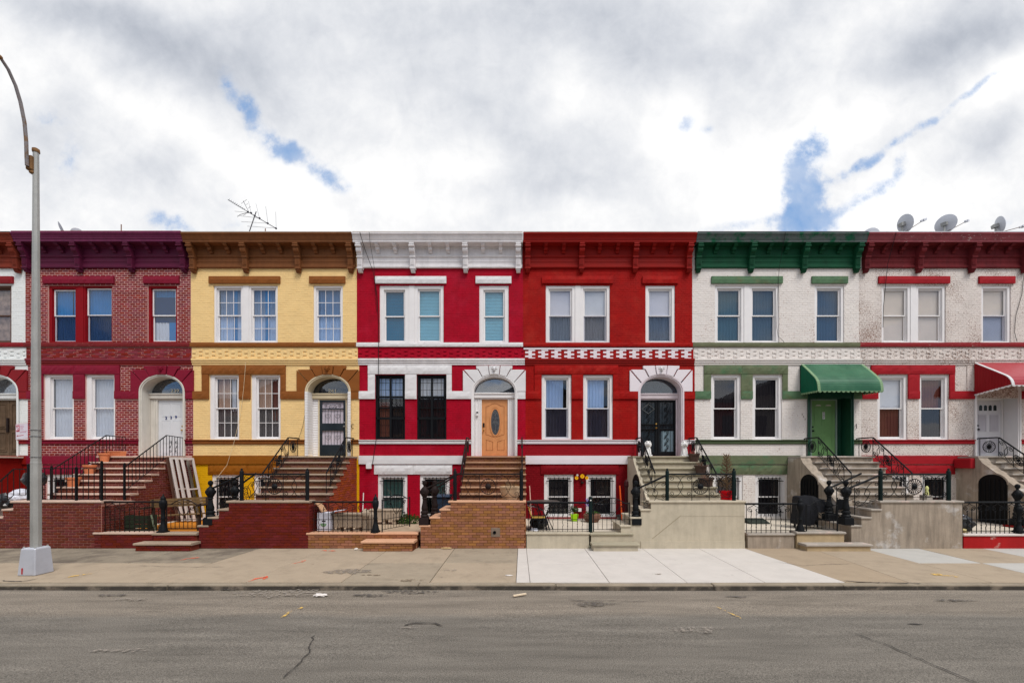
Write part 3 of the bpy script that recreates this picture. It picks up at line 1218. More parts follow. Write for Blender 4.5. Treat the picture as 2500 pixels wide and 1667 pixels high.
def wheel(parent, fr, s, h, R, mat, n=18, oval=1.0):
    nrm = fr.d.cross(Vector((0, 0, 1)))
    mb = MB()
    ring = [fr.pt(s + R * oval * cos(2 * pi * i / 24), h + R * sin(2 * pi * i / 24)) for i in range(24)]
    mb.tube(ring, .012, 5, closed=True)
    o = mb.build('wheel_rosette', mat, parent)
    sp = MB()
    for i in range(n):
        a = 2 * pi * i / n
        b = 2 * pi * (i + .5) / n
        pts = []
        for rr, aa in ((.36, a), (.75, a), (.93, a + (b - a) * .35), (.93, b + (b - a) * .65), (.75, b + (b - a)), (.36, b + (b - a))):
            pts.append(fr.pt(s + R * rr * oval * cos(aa), h + R * rr * sin(aa)))
        sp.tube(pts[:3], .009, 4)
    sp.build('petal', mat, o, kind='stuff')
    hb = MB()
    c0 = fr.pt(s, h)
    rot = nrm.to_track_quat('Z', 'Y').to_matrix()
    hb.lathe([(R * .10, -.04), (R * .30, -.025), (R * .40, 0), (R * .30, .025), (R * .10, .04)], c0, 12, rot)
    hb.build('hub', mat, o, smooth=True)
    return o


def scroll(parent, pts, mat, r=.0075):
    return MB().tube(pts, r, 4).build('scroll', mat, parent)


def newel(parent, x, y, z0, H, mat, base=.26):
    """cast iron newel: square block, turned vase, collar, urn head with roundels, ball"""
    b = base
    hb = .19
    mb = MB()
    mb.box(x - b / 2, x + b / 2, y - b / 2, y + b / 2, z0, z0 + hb)
    mb.box(x - b * .42, x + b * .42, y - b * .42, y + b * .42, z0 + hb, z0 + hb + .02)
    o = mb.build('newel', mat, parent, bevel=.012)
    k = (H - hb) / 1.0
    prof = [(.10, hb + .02), (.115, hb + .05 * k), (.10, hb + .08 * k), (.085, hb + .10 * k), (.11, hb + .13 * k), (.105, hb + .165 * k), (.075, hb + .19 * k), (.09, hb + .23 * k),
            (.085, hb + .28 * k), (.062, hb + .38 * k), (.052, hb + .47 * k), (.055, hb + .50 * k), (.072, hb + .52 * k), (.055, hb + .54 * k), (.075, hb + .57 * k),
            (.105, hb + .63 * k), (.112, hb + .70 * k), (.10, hb + .76 * k), (.07, hb + .80 * k), (.055, hb + .815 * k), (.03, hb + .84 * k), (.03, hb + .86 * k),
            (.052, hb + .885 * k), (.066, hb + .93 * k), (.055, hb + .975 * k), (.02, hb + 1.0 * k)]
    MB().lathe([(r * (b / .26), h + z0) for r, h in prof], (x, y, 0), 12).build('newel_shaft', mat, o, smooth=True)
    r = MB()
    for a in range(4):
        q = Vector((cos(a * pi / 2), sin(a * pi / 2), 0))
        rot = q.to_track_quat('Z', 'Y').to_matrix()
        r.lathe([(.055, .095), (.055, .118), (.035, .125), (.02, .12)], Vector((x, y, z0 + hb + .69 * k)), 10, rot)
    r.build('roundel', mat, o)
    return o


def small_newel(parent, x, y, z0, H, mat, name='gate_post'):
    prof = [(.11, 0), (.11, .06), (.095, .10), (.085, .16), (.07, .20), (.055, .25), (.05, .34), (.062, .37), (.05, .40), (.048, .58), (.06, .62), (.085, .68), (.092, .76),
            (.085, .82), (.06, .85), (.065, .88), (.045, .92), (.02, .95), (.012, 1.0)]
    return MB().lathe([(r, z0 + h * H) for r, h in prof], (x, y, 0), 10).build(name, mat, parent, smooth=True)


def scroll_panel(parent, fr, L, h0, h1, mat, n=1):
    """crossing S scrolls filling a panel of length L between heights h0 and h1"""
    H = h1 - h0
    for i in range(n):
        a, b = L * i / n, L * (i + 1) / n
        l = b - a
        r = min(.07, l * .2, H * .2)
        m = (h0 + h1) / 2
        for (sx, sy) in ((1, 1), (-1, 1), (1, -1), (-1, -1)):
            cs = (a + b) / 2 - sx * (l / 2 - r - .015)
            chh = m - sy * (H / 2 - r - .02)
            a0 = (pi * .5 if sy < 0 else -pi * .5) if sx > 0 else (pi * .5 if sy < 0 else -pi * .5)
            hand = (-1 if sy < 0 else 1) * (1 if sx > 0 else -1)
            scroll(parent, spiral(fr, cs, chh, r, 1.35, a0, hand, tail=((a + b) / 2 + sx * l * .12, m)), mat, .0085)


def railing_B_front(parent, xa, xb, y, z0, zt, mat, gm=None):
    """ornate rail between two round posts with a sun wheel in the middle"""
    for x in (xa, xb):
        MB().lathe([(.05, z0), (.05, zt + .06), (.042, zt + .09), (.02, zt + .11)], (x, y, 0), 10).build('post', gm or mat, parent, smooth=True)
        MB().ball((x, y, zt + .13), .03, 8, 5).build('finial', mat, parent, smooth=True)
    MB().tube([(xa, y, zt), (xb, y, zt)], .024, 8).build('handrail', mat, parent, smooth=True)
    MB().tube([(xa, y, z0 + .09), (xb, y, z0 + .09)], .008, 4).build('bottom_rail', mat, parent)
    fr = Frame((xa, y, z0), (1, 0, 0))
    L = xb - xa
    hw = .235
    for s in (L / 2 - hw, L / 2 + hw):
        MB().tube([fr.pt(s, 0), fr.pt(s, zt - z0)], .010, 4).build('baluster', mat, parent)
    wheel(parent, fr, L / 2, (zt - z0) * .53, .205, mat)
    for (a, b) in ((.05, L / 2 - hw), (L / 2 + hw, L - .05)):
        f2 = Frame(fr.pt(a, 0), (1, 0, 0))
        scroll_panel(parent, f2, b - a, .09, zt - z0 - .02, mat, 1)
    for s in (-1, 1):
        for hh in (.13, zt - z0 - .05):
            scroll(parent, spiral(fr, L / 2 + s * .17, hh, .035, 1.2, 0, s), mat, .007)


def railing_B_slope(parent, x, y0, y1, y2, zt0, zt2, base, mat, flat_wheel=True, hh=.62):
    """rail at constant x: flat from y0 to y1, then down to y2; base(y) gives the foot height"""
    MB().tube([(x, y0 + .0, zt0 - .01), (x, y0 - .06, zt0), (x, y1 + .06, zt0), (x, y1 - .02, zt0 - .012), (x, y2, zt2)], .022, 8).build('handrail', mat, parent, smooth=True)
    k = (zt2 - zt0) / (y2 - y1)
    fr = Frame((x, y0 - .06, zt0 - hh), (0, -1, 0))
    L = (y0 - .06) - y1
    for s in (.04, L * .62 if L > .7 else L):
        MB().tube([fr.pt(s, 0.0), fr.pt(s, hh)], .010, 4).build('baluster', mat, parent)
    lw = (L * .62 if L > .7 else L)
    wheel(parent, fr, (lw + .04) / 2, hh * .52, min(.19, (lw - .04) / 2 - .01), mat, oval=1.0)
    L2 = y1 - y2
    f2 = Frame((x, y1, zt0 - hh), (0, -1, 0), -k)
    marks = [0, L2 * .30, L2 * .50, L2 * .80, L2]
    for s in marks[1:]:
        MB().tube([f2.pt(s, -.02), f2.pt(s, hh)], .010, 4).build('baluster', mat, parent)
    wheel(parent, f2, L2 * .40, hh * .5, L2 * .095, mat, n=14, oval=1.0)
    scroll_panel(parent, f2, L2 * .30, .05, hh - .04, mat, 1)
    f3 = Frame(f2.pt(L2 * .5, 0), (0, -1, 0), -k)
    scroll_panel(parent, f3, L2 * .30, .05, hh - .04, mat, 1)
    MB().tube([f2.pt(.02, .03), f2.pt(L2, .03)], .008, 4).build('bottom_rail', mat, parent)
    return


def railing_B_side(parent, xa, za, xb, zb, y, zf, mat):
    """short handrail beside the side steps, from the landing post down to the newel"""
    m = Vector(((xa + xb) / 2, y, (za + zb) / 2 - .02))
    MB().tube([(xa, y, za), tuple(m), (xb + .12, y, zb + .02), (xb + .04, y, zb)], .026, 8).build('handrail', mat, parent, smooth=True)
    k = (zb - za) / (xb - xa)
    x1 = xa - .02
    x2 = xb + .22
    fr = Frame((x2, y, zb + .04 - .62), (1, 0, 0), k)
    MB().tube([fr.pt(0, -.15), fr.pt(0, .60)], .010, 4).build('baluster', mat, parent)
    scroll_panel(parent, fr, x1 - x2, .06, .56, mat, 1)
    MB().tube([fr.pt(0, .04), fr.pt(x1 - x2, .04)], .008, 4).build('bottom_rail', mat, parent)


def railing_A(parent, pts, hh, mat, gap=.125, r_top=.018, posts=(), foot=None):
    """plain bar railing along a polyline of top points; hh height of the panel"""
    pts = [Vector(p) for p in pts]
    MB().tube(pts, r_top, 4).build('handrail', mat, parent)
    MB().tube([p - Vector((0, 0, hh)) for p in pts], .010, 4).build('bottom_rail', mat, parent)
    for a, b in zip(pts[:-1], pts[1:]):
        L = (Vector((b.x, b.y, 0)) - Vector((a.x, a.y, 0))).length
        n = max(1, int(round(L / gap)))
        for i in range(n + 1):
            if i == 0 and a is not pts[0]:
                continue
            p = a.lerp(b, i / n)
            MB().tube([p, p - Vector((0, 0, hh))], .009, 4).build('baluster', mat, parent)
    for p, z0, z1 in posts:
        MB().box(p[0] - .022, p[0] + .022, p[1] - .022, p[1] + .022, z0, z1).build('post', mat, parent)
        MB().ball((p[0], p[1], z1 + .02), .03, 8, 5).build('finial', mat, parent)


def area_fence(label, x0, x1, y, zb, zt, mat, midz=.77, post_left=False, gap=.13, group='low iron fences in front of the basement yards', ring=False):
    f = thing('iron_fence', label, 'fence', (x0, y, zb), group)
    MB().tube([(x0, y, zt), (x1, y, zt)], .028, 8).build('top_rail', mat, f, smooth=True)
    for z in (zb + .07, midz):
        MB().box(x0, x1, y - .008, y + .008, z - .008, z + .008).build('cross_rail', mat, f)
    n = int((x1 - x0) / gap)
    fr = Frame((x0, y, 0), (1, 0, 0))
    for i in range(n + 1):
        s = (x1 - x0) * (i + .3) / (n + .6)
        b = MB()
        if i % 3 == 0:
            b.tube([fr.pt(s, zb), fr.pt(s, zt)], .009, 4)
            b.build('baluster', mat, f)
        else:
            top = midz + .26 - (.05 if i % 3 == 1 else 0)
            w = .012 if i % 2 else 0
            pts = [fr.pt(s, zb)]
            for q in range(1, 12):
                pts.append(fr.pt(s + (w * sin(q * 1.9) if 2 < q < 10 else 0), zb + (top - zb) * q / 12))
            pts.append(fr.pt(s, top))
            b.tube(pts, .009, 4)
            b.cbox(fr.pt(s, top + .01), (.022, .012, .05), Matrix.Rotation(pi / 4, 3, 'Y'))
            if not w:
                for q in (.16, .24, .32):
                    b.cbox(fr.pt(s, zb + (top - zb) * q * 1.6), (.024, .02, .022), Matrix.Rotation(pi / 4, 3, 'Y'))
            b.build('baluster', mat, f)
        if i % 3 == 0 and i + 3 <= n:
            s2 = (x1 - x0) * (i + 3.3) / (n + .6)
            c = (s + s2) / 2
            r = (s2 - s) * .17
            hz = zt - .16
            scroll(f, spiral(fr, s + r + .025, hz, r, 1.4, pi / 2, -1, tail=(c, zt - .03)) , mat, .0085)
            scroll(f, spiral(fr, s2 - r - .025, hz, r, 1.4, pi / 2, 1, tail=(c, zt - .03)), mat, .0085)
    return f


def gate(label, p0, p1, zb, zt, mat, crown=.12, n=8, mid=.77):
    """gate with a bowed top rail between two plan points"""
    p0, p1 = Vector((*p0, 0)), Vector((*p1, 0))
    L = (p1 - p0).length
    g = thing('iron_gate', label, 'gate', (p0.x, p0.y, zb))
    fr = Frame(p0, p1 - p0)
    bow = [fr.pt(0, zt), fr.pt(L * .12, zt + .0)] + [fr.pt(L * (.12 + .76 * q), zt + crown * sin(pi * q)) for q in [i / 10 for i in range(1, 10)]] + [fr.pt(L * .88, zt), fr.pt(L, zt)]
    MB().tube(bow, .014, 6).build('top_rail', mat, g)
    for s in (0.0, L):
        MB().tube([fr.pt(s, zb + .0), fr.pt(s, zt + .03)], .018, 4).build('gate_stile', mat, g)
    for z in (zb + .06, mid, zt):
        MB().tube([fr.pt(0, z), fr.pt(L, z)], .009, 4).build('cross_rail', mat, g)
    for i in range(1, n):
        s = L * i / n
        top = mid + .24 if i % 2 else mid + .12
        if i == n // 2:
            top = zt + crown
        MB().tube([fr.pt(s, zb + .06), fr.pt(s, top)], .008, 4).build('baluster', mat, g)
    for sx in (-1, 1):
        r = min(.07, L * .09)
        scroll(g, spiral(fr, L / 2 + sx * L * .26, zt - .10, r, 1.4, 0, sx, tail=(L / 2 + sx * .02, mid + .1)), mat, .0085)
        scroll(g, spiral(fr, L / 2 + sx * L * .13, zt + crown * .35, r * .7, 1.3, 0, -sx), mat, .007)
    return g


# ------------------------------------------------------------------ doors
def leaf(parent, name, mat, d0, d1, z0, z1, t, th=.045):
    return bx(name, mat, parent, d0, d1, t, t + th, z0, z1, bevel=.003)


def rpanel(mb, x0, x1, z0, z1, y, e=.02, dep=.012):
    """raised and fielded panel: groove frame drawn as four thin strips plus a field"""
    mb.box(x0, x1, y - dep, y, z0, z0 + e).box(x0, x1, y - dep, y, z1 - e, z1).box(x0, x0 + e, y - dep, y, z0 + e, z1 - e).box(x1 - e, x1, y - dep, y, z0 + e, z1 - e)
    mb.box(x0 + e * 2, x1 - e * 2, y - dep * .7, y, z0 + e * 2, z1 - e * 2)


def knob(parent, x, z, y, mat, dead=True, name='handle'):
    m = MB()
    rot = Vector((0, -1, 0)).to_track_quat('Z', 'Y').to_matrix()
    m.lathe([(.03, 0), (.03, .008), (.012, .012), (.012, .03), (.028, .04), (.03, .055), (.018, .07)], (x, y, z), 10, rot)
    if dead:
        m.lathe([(.03, 0), (.03, .015), (.015, .02)], (x, y, z + .14), 10, rot)
    return m.build(name, mat, parent, smooth=True)


brass = pm('brass', (190, 150, 80), rough=.3, metal=1, bump=0)
steel = pm('dull_steel', (150, 150, 150), rough=.4, metal=.8, bump=0)
blacknum = pm('navy_number', (35, 50, 110), bump=0, grain=0)
cream_num = pm('cream_number', (225, 218, 195), bump=0, grain=0)


def door_239(h, d0, d1, z0, z1, t):
    m = pm('grey_white_door', (205, 207, 210), rough=.45, var=.04, grain=.04, bump=.06, grime=.10)
    o = leaf(h, 'door', m, d0, d1, z0, z1, t)
    mb = MB()
    w = d1 - d0
    for a, b in ((.13, .46), (.54, .87)):
        for c, d in ((.06, .30), (.36, .78), (.84, .96)):
            rpanel(mb, d0 + w * a, d0 + w * b, z1 - (z1 - z0) * d, z1 - (z1 - z0) * c, t, .014, .006)
    mb.build('door_panel', m, o)
    knob(o, d1 - .07, z0 + .92, t, brass)
    for i, ch in enumerate('239'):
        text_part(ch, .14, (d0 + w * (.30 + .19 * i), t - .008, z0 + (z1 - z0) * .68 + .015 * i), blacknum, o, bold=.002)


def security_door(h, d0, d1, z0, z1, t):
    fm = pm('navy_black_door', (18, 30, 38), rough=.35, bump=.1, var=.15, spec=.6)
    o = bx('door', pm('white_inner_door', (200, 190, 200), rough=.5, var=.03, bump=0), h, d0, d1, t + .03, t + .06, z0, z1)
    H = z1 - z0
    w = d1 - d0
    m = MB()
    m.box(d0, d0 + .085, t - .03, t, z0, z1).box(d1 - .085, d1, t - .03, t, z0, z1).box(d0 + .085, d1 - .085, t - .03, t, z1 - .07, z1)
    m.box(d0 + .085, d1 - .085, t - .03, t, z0, z0 + H * .20).box(d0 + .085, d1 - .085, t - .03, t, z0 + H * .455, z0 + H * .585)
    m.box(d0 + .085, d1 - .085, t - .03, t, z1 - H * .165, z1 - H * .145)
    g = m.build('security_door', fm, o, bevel=.004)
    fr = Frame((d0 + .085, t - .02, z0), (1, 0, 0))
    L = w - .17
    for (za, zb) in ((.20, .455), (.585, .84)):
        for i in range(1, 7):
            MB().tube([fr.pt(L * i / 7, H * za), fr.pt(L * i / 7, H * zb)], .007, 4).build('guard_bar', fm, g)
        for s in (.28, .72):
            c = H * (za + (zb - za) * .55)
            scroll(g, spiral(fr, L * s - .045, c + .03, .04, 1.1, pi, 1, tail=(L * s, c - .12)), fm, .005)
            scroll(g, spiral(fr, L * s + .045, c + .03, .04, 1.1, 0, -1, tail=(L * s, c - .12)), fm, .005)
    for sx in (-1, 1):
        scroll(g, spiral(fr, L / 2 + sx * L * .32, H * .905, .06, 1.4, pi / 2, sx, tail=(L / 2, H * .85)), fm, .007)
        scroll(g, spiral(fr, L / 2 + sx * L * .16, H * .865, .03, 1.1, pi / 2, -sx, tail=(L / 2, H * .92)), fm, .007)
    knob(g, d1 - .045, z0 + H * .53, t - .03, steel)


def oak_door(h, d0, d1, z0, z1, t):
    m = pm('oak_stain', (205, 140, 88), rough=.42, var=.12, scale=5, grain=.10, bump=.12, streak=.12, spec=.4)
    md = pm('oak_shadow_line', (160, 100, 60), rough=.5, bump=.1)
    o = leaf(h, 'door', m, d0, d1, z0, z1, t)
    xc, zc = (d0 + d1) / 2 + .02, z0 + (z1 - z0) * .60
    def ov(a, b, n=28):
        return [(xc + a * cos(2 * pi * i / n), zc + b * sin(2 * pi * i / n)) for i in range(n)]
    def ring(a0, b0, a1, b1, y0, y1, nm, mt, par):
        A, B = ov(a0, b0), ov(a1, b1)
        mb = MB()
        n = len(A)
        for i in range(n):
            j = (i + 1) % n
            b = len(mb.v)
            for (x, z) in (A[i], B[i], B[j], A[j]):
                mb.v += [(x, y0, z), (x, y1, z)]
            mb.f += [(b, b + 2, b + 4, b + 6), (b, b + 6, b + 7, b + 1), (b + 2, b + 3, b + 5, b + 4)]
        return mb.build(nm, mt, par)
    MB().prism(ov(.165, .47), t - .006, t + .0).build('oval_pane', pm('leaded_glass', (62, 66, 72), rough=.25, var=.4, scale=14, bump=.3, spec=.7), o)
    ring(.155, .455, .19, .495, t - .022, t + .0, 'oval_frame', m, o)
    ring(.207, .52, .22, .535, t - .010, t, 'oval_bead', m, o)
    g = MB()
    lead = pm('lead_came', (170, 168, 160), rough=.35, metal=.6, bump=0)
    def dia(cz, r, rz):
        g.tube([(xc, t - .010, cz + rz), (xc + r, t - .010, cz), (xc, t - .010, cz - rz), (xc - r, t - .010, cz)], .004, 4, closed=True)
    dia(zc, .075, .10)
    dia(zc, .03, .045)
    dia(zc + .33, .03, .05)
    dia(zc - .33, .03, .05)
    g.tube([(xc, t - .010, zc + .28), (xc, t - .010, zc + .09)], .003, 4).tube([(xc, t - .010, zc - .28), (xc, t - .010, zc - .09)], .003, 4)
    g.tube([(xc - .12, t - .010, zc - .05), (xc - .05, t - .010, zc - .01)], .003, 4).tube([(xc + .12, t - .010, zc - .05), (xc + .05, t - .010, zc - .01)], .003, 4)
    g.tube([(xc + .13 * cos(a), t - .010, zc + .42 * sin(a)) for a in [2 * pi * i / 24 for i in range(24)]], .003, 4, closed=True)
    g.build('lead_came', lead, o)
    w = d1 - d0
    mo = MB()
    def line(pts, r=.010):
        mo.tube([(d0 + w * a, t, z0 + (z1 - z0) * b) for a, b in pts], r, 5, closed=True)
    line([(.16, .38), (.16, .88), (.28, .89), (.40, .925), (.50, .935), (.60, .925), (.74, .89), (.86, .88), (.86, .38), (.74, .365), (.62, .345), (.5, .335), (.38, .345), (.26, .37)])
    line([(.17, .10), (.17, .29), (.28, .27), (.42, .25), (.42, .10)])
    line([(.60, .10), (.60, .25), (.74, .27), (.86, .29), (.86, .10)])
    mo.build('panel_moulding', md, o)
    MB().box(d0 + .04, d0 + .10, t - .03, t, z0 + 1.02, z0 + 1.16).build('keypad_lock', iron, o, bevel=.006)
    knob(o, d0 + .07, z0 + .90, t, brass, dead=False)


def iron_double_door(h, d0, d1, z0, z1, t):
    bk = bx('door', pm('dark_teal_glass', (34, 46, 54), rough=.15, bump=0, var=.3, spec=.7), h, d0, d1, t + .03, t + .05, z0, z1)
    H = z1 - z0
    mid = (d0 + d1) / 2
    for i, (a, b) in enumerate(((d0, mid - .005), (mid + .005, d1))):
        m = MB()
        st = .075
        m.box(a, a + st, t - .02, t + .02, z0, z1).box(b - st, b, t - .02, t + .02, z0, z1)
        for (q0, q1) in ((0, .07), (.47, .49), (.555, .575), (.97, 1)):
            m.box(a + st, b - st, t - .02, t + .02, z0 + H * q0, z0 + H * q1)
        g = m.build('security_door', iron, bk, bevel=.004)
        g['label'] = 'left iron grille leaf' if i == 0 else 'right iron grille leaf'
        fr = Frame((a + st, t, z0), (1, 0, 0))
        L = b - a - 2 * st
        for s in (.22, .78):
            MB().tube([fr.pt(L * s, H * .07), fr.pt(L * s, H * .97)], .006, 4).build('guard_bar', iron, g)
        k = 0
        zz = .11
        while zz < .95:
            if not (.44 < zz < .58):
                sgn = 1 if k % 2 else -1
                scroll(g, spiral(fr, L * .5 + sgn * .03, H * zz, .055, 1.3, pi / 2 * sgn, sgn, tail=(L * .5 - sgn * .05, H * (zz + .04))), iron, .007)
                scroll(g, spiral(fr, L * .5 - sgn * .05, H * (zz + .03), .03, 1.2, -pi / 2 * sgn, sgn), iron, .006)
            zz += .062
            k += 1
        if i == 0:
            dm = MB()
            dm.tube([fr.pt(L * .5, H * .93), fr.pt(L * .95, H * .845), fr.pt(L * .5, H * .76), fr.pt(L * .05, H * .845)], .010, 4, closed=True)
            dm.build('diamond_grille', pm('silver_grille', (110, 112, 110), rough=.4, bump=0), g)
        for j in range(5):
            mm = MB().cbox(fr.pt(L * (j + .5) / 5, H * .52), (.03, .02, .03), Matrix.Rotation(pi / 4, 3, 'Y'))
            mm.build('lattice_boss', iron, g)
    knob(bk, mid - .05, z0 + H * .50, t - .02, brass, dead=True)
    bx('door_back_curtain', pm('grey_lace', (120, 140, 150), bump=0), bk, mid + .16, d1 - .06, t + .022, t + .028, z0 + H * .08, z0 + H * .45)


def green_door(h, d0, d1, z0, z1, t):
    m = pm('lime_green_door', (112, 152, 98), rough=.5, var=.08, grain=.06, bump=.1)
    o = leaf(h, 'door', m, d0, d1, z0, z1, t)
    mb = MB()
    w = d1 - d0
    for a, b in ((.12, .46), (.54, .88)):
        for c, d in ((.14, .46), (.53, .60), (.64, .95)):
            rpanel(mb, d0 + w * a, d0 + w * b, z1 - (z1 - z0) * d, z1 - (z1 - z0) * c, t, .014, .007)
    mb.build('door_panel', m, o)
    for s in (.30, .72):
        pts = [(d0 + w * s + .10 * cos(a), z1 - .16 - .03 + .05 * sin(a)) for a in [pi * i / 8 for i in range(9)]]
        MB().prism(pts, t - .012, t).build('fan_pane', pm('frosted_pane', (190, 190, 175), rough=.3, bump=0), o)
    bx('number_plate', pm('white_plate', (220, 222, 220), bump=0), o, d0 + w * .48, d0 + w * .57, t - .010, t, z1 - .66, z1 - .41)
    for i, ch in enumerate('247'):
        text_part(ch, .08, (d0 + w * .525, t - .014, z1 - .455 - i * .078), pm('black_number', (20, 20, 20), bump=0), o, bold=.001)
    knob(o, d0 + .06, z0 + .90, t, iron)


def white_door_lites(h, d0, d1, z0, z1, t):
    m = pm('white_door', (214, 214, 218), rough=.45, var=.03, grain=.03, bump=.05)
    o = leaf(h, 'door', m, d0, d1, z0, z1, t)
    w, H = d1 - d0, z1 - z0
    mb = MB()
    for a, b in ((.10, .42), (.56, .90)):
        for c, d in ((.25, .56), (.66, .95)):
            rpanel(mb, d0 + w * a, d0 + w * b, z1 - H * d, z1 - H * c, t, .015, .010)
    mb.build('door_panel', pm('white_door_panel', (190, 188, 195), bump=0), o)
    for i in range(4):
        c = d0 + w * (.20 + .19 * i)
        pts = [(c - .055, z1 - .36), (c + .055, z1 - .36)] + [(c + .055 * cos(a), z1 - .22 + .06 * sin(a)) for a in [pi * q / 6 for q in range(7)]]
        MB().prism(pts, t - .008, t).build('door_lite', pm('dark_lite', (40, 50, 50), rough=.2, bump=0), o)
    knob(o, d0 + .07, z0 + .95, t, iron)


def old_wood_door(h, d0, d1, z0, z1, t):
    m = pm('weathered_wood', (96, 78, 62), rough=.85, var=.35, scale=4, grain=.25, bump=.5, streak=.4)
    for a, b in ((d0, (d0 + d1) / 2 - .006), ((d0 + d1) / 2 + .006, d1)):
        o = leaf(h, 'door', m, a, b, z0, z1, t)
        mb = MB()
        rpanel(mb, a + .08, b - .08, z0 + .15, z0 + .85, t, .03, .02)
        rpanel(mb, a + .08, b - .08, z0 + .98, z1 - .12, t, .03, .02)
        mb.build('door_panel', m, o)
    MB().box(d0 + .60, d0 + .66, t - .05, t, z0 + .85, z0 + 1.35).build('handle', rusty_iron, o)


# ------------------------------------------------------------------ stoops
YW = -3.36           # face of the stoops' street walls
YL = -2.40           # foot of the main flight
ZL = 1.20
RISE = (2.53 - ZL) / 7


def bull(x0, x1, y0, y1, z1, th=.055, e=.02):
    """slab with a rounded front edge"""
    return MB().profx([(y1, z1), (y0 + e, z1), (y0 + .004, z1 - e * .5), (y0, z1 - th * .5), (y0 + .004, z1 - th + e * .5), (y0 + e, z1 - th), (y1, z1 - th)], x0, x1)


def stoop(label, sL, sR, cL, cR, wallm, mort, capm, nosm, cheek=0., tread=.243, kind='brick', flankm=None, flmort=None, riser=None, sidew=.27, nind=0, joint=.010, nside=3):
    s = thing('stoop', label, 'stoop', (cL, YW, 0), 'stoops rising to the front doors')
    flankm = flankm or wallm
    flmort = flmort or mort
    fL = sL - cheek
    # body below the flight, stepped
    prof = [(0, .30), (0, 2.47)]
    ys = [-.7 - tread * i for i in range(0, 7)]
    z = 2.47
    prof.append((ys[0] + .03, 2.47))
    for i in range(1, 7):
        z -= RISE
        prof.append((ys[i - 1] + .03, z))
        prof.append((ys[i] + .03, z))
    z -= RISE
    prof.append((ys[6] + .03, z))
    prof.append((-3.0, z))
    prof.append((-3.0, .30))
    MB().profx(prof, sL + .002, sR - .002).build('stair_body', flmort, s)
    # treads
    bull(sL - cheek * .98 - .01, sR + .03, ys[0] - .03, -.002, 2.53).build('landing_slab', nosm, s)
    z = 2.53
    for i in range(1, 7):
        z -= RISE
        bull(sL - .02, sR + (.03 if kind == 'brick' else .0), ys[i] - .03, ys[i - 1] + .03, z).build('step', nosm, s)
    # risers
    if kind == 'brick':
        z = 2.53
        for i in range(7):
            rows = brick_rows(sL, sR, z - RISE + .002, z - .057, .2, .067)
            bricks(s, 'f', ys[i] + .03, rows, joint, .012, riser or flankm, 0)
            z -= RISE
        # flanks
        def lim(zz):
            y = None
            if zz > 2.47:
                return None
            n = int((2.47 - zz) / RISE)
            n = min(n, 6)
            return (ys[n] + .035, -.02)
        rows = brick_rows(-3.0, -.02, .36, 2.47, .2, .072, limit=lim)
        bricks(s, 'r', sR, rows, joint, .012, flankm, 0)
        bricks(s, 'l', sL, rows, joint, .012, flankm, 0)
    if cheek:
        # stepped parapet carrying the rail, with the arch of the door under the stairs
        pr = [(-.003, .32), (-.003, 2.467), (ys[0] - .02, 2.467)]
        for i in range(1, 8):
            pr.append((-.7 - tread * (i - 1) - .14, 2.47 - RISE * (i - .15)))
        pr += [(-2.55, 1.12), (-2.55, .32)]
        MB().profx(pr, fL, sL - .003).build('stair_cheek', flankm, s)
        ap = []
        yc, hw = -1.15, .42
        z0, z1 = .37, 1.62
        for i in range(13):
            a = pi * i / 12
            ap.append((yc + hw * cos(a), z1 + .32 * sin(a)))
        ap += [(yc - hw, z0), (yc + hw, z0)]
        d = MB().profx(ap, fL - .012, fL + .03).build('basement_door', pm('under_stair_door', (16, 15, 15), rough=.6, bump=.1), s)
        for i in range(6):
            y = yc - hw + 2 * hw * (i + .5) / 6
            MB().box(fL - .03, fL - .013, y - .009, y + .009, z0, z1 + .15).build('gate_bar', iron, d)
        MB().profx([(yc + (hw + .05) * cos(pi * i / 12), z1 + .37 * sin(pi * i / 12)) for i in range(13)] + [(yc + (hw) * cos(pi * i / 12), z1 + .32 * sin(pi * i / 12)) for i in range(12, -1, -1)], fL - .02, fL - .001).build('arch_rib', flankm, s)
    # street wall, lower landing and side steps
    bl = cL + .06
    br = cR - .02
    y0 = YW
    ztop = WZ(1222) - .055
    mb = MB()
    mb.box(bl, br, y0, y0 + .30, 0, ztop)
    mb.box(bl, br, y0 + .30, YL + .05, 0, ZL - .055)
    zs = [ztop]
    for i in range(1, nside + 1):
        zs.append(WZ((1242, 1261.5, 1281.5)[i - 1]) - .05)
        mb.box(bl - sidew * i, bl - sidew * (i - 1), y0, YL + .05, 0, zs[i])
    mb.build('street_wall', mort, s)
    bull(cL, cR, y0 - .035, y0 + .33, ztop + .055, .06).build('wall_cap', capm, s)
    bx('lower_landing', nosm, s, bl - .0, br, y0 + .332, YL + .04, ZL - .053, ZL)
    for i in range(1, nside + 1):
        a = bl - sidew * i - .03
        b = bl - sidew * (i - 1) + .02
        bx('side_step', capm, s, a, b - .021 if i == 1 else b - .022, y0 - .03, YL + .04, zs[i], zs[i] + .05, bevel=.008)
    if kind == 'brick':
        ex = []
        for i in range(1, nside + 1):
            pass
        def lim2(zz):
            a = bl
            for i in range(1, nside + 1):
                if zz < zs[i]:
                    a = bl - sidew * i
            return (a, br)
        rows = brick_rows(bl - sidew * nside, br, .0, ztop, .2, .0726, limit=lim2)
        bricks(s, 'f', y0, rows, joint, .014, wallm, nind, jit=.003)
        rows = brick_rows(y0, YL + .05, .0, ZL - .06, .2, .0726)
        bricks(s, 'r', br, rows, joint, .014, wallm, 0, jit=.003)
    return dict(o=s, ys=ys, bl=bl, br=br, zs=zs, fL=fL, sL=sL, sR=sR, cL=cL, cR=cR, tread=tread)


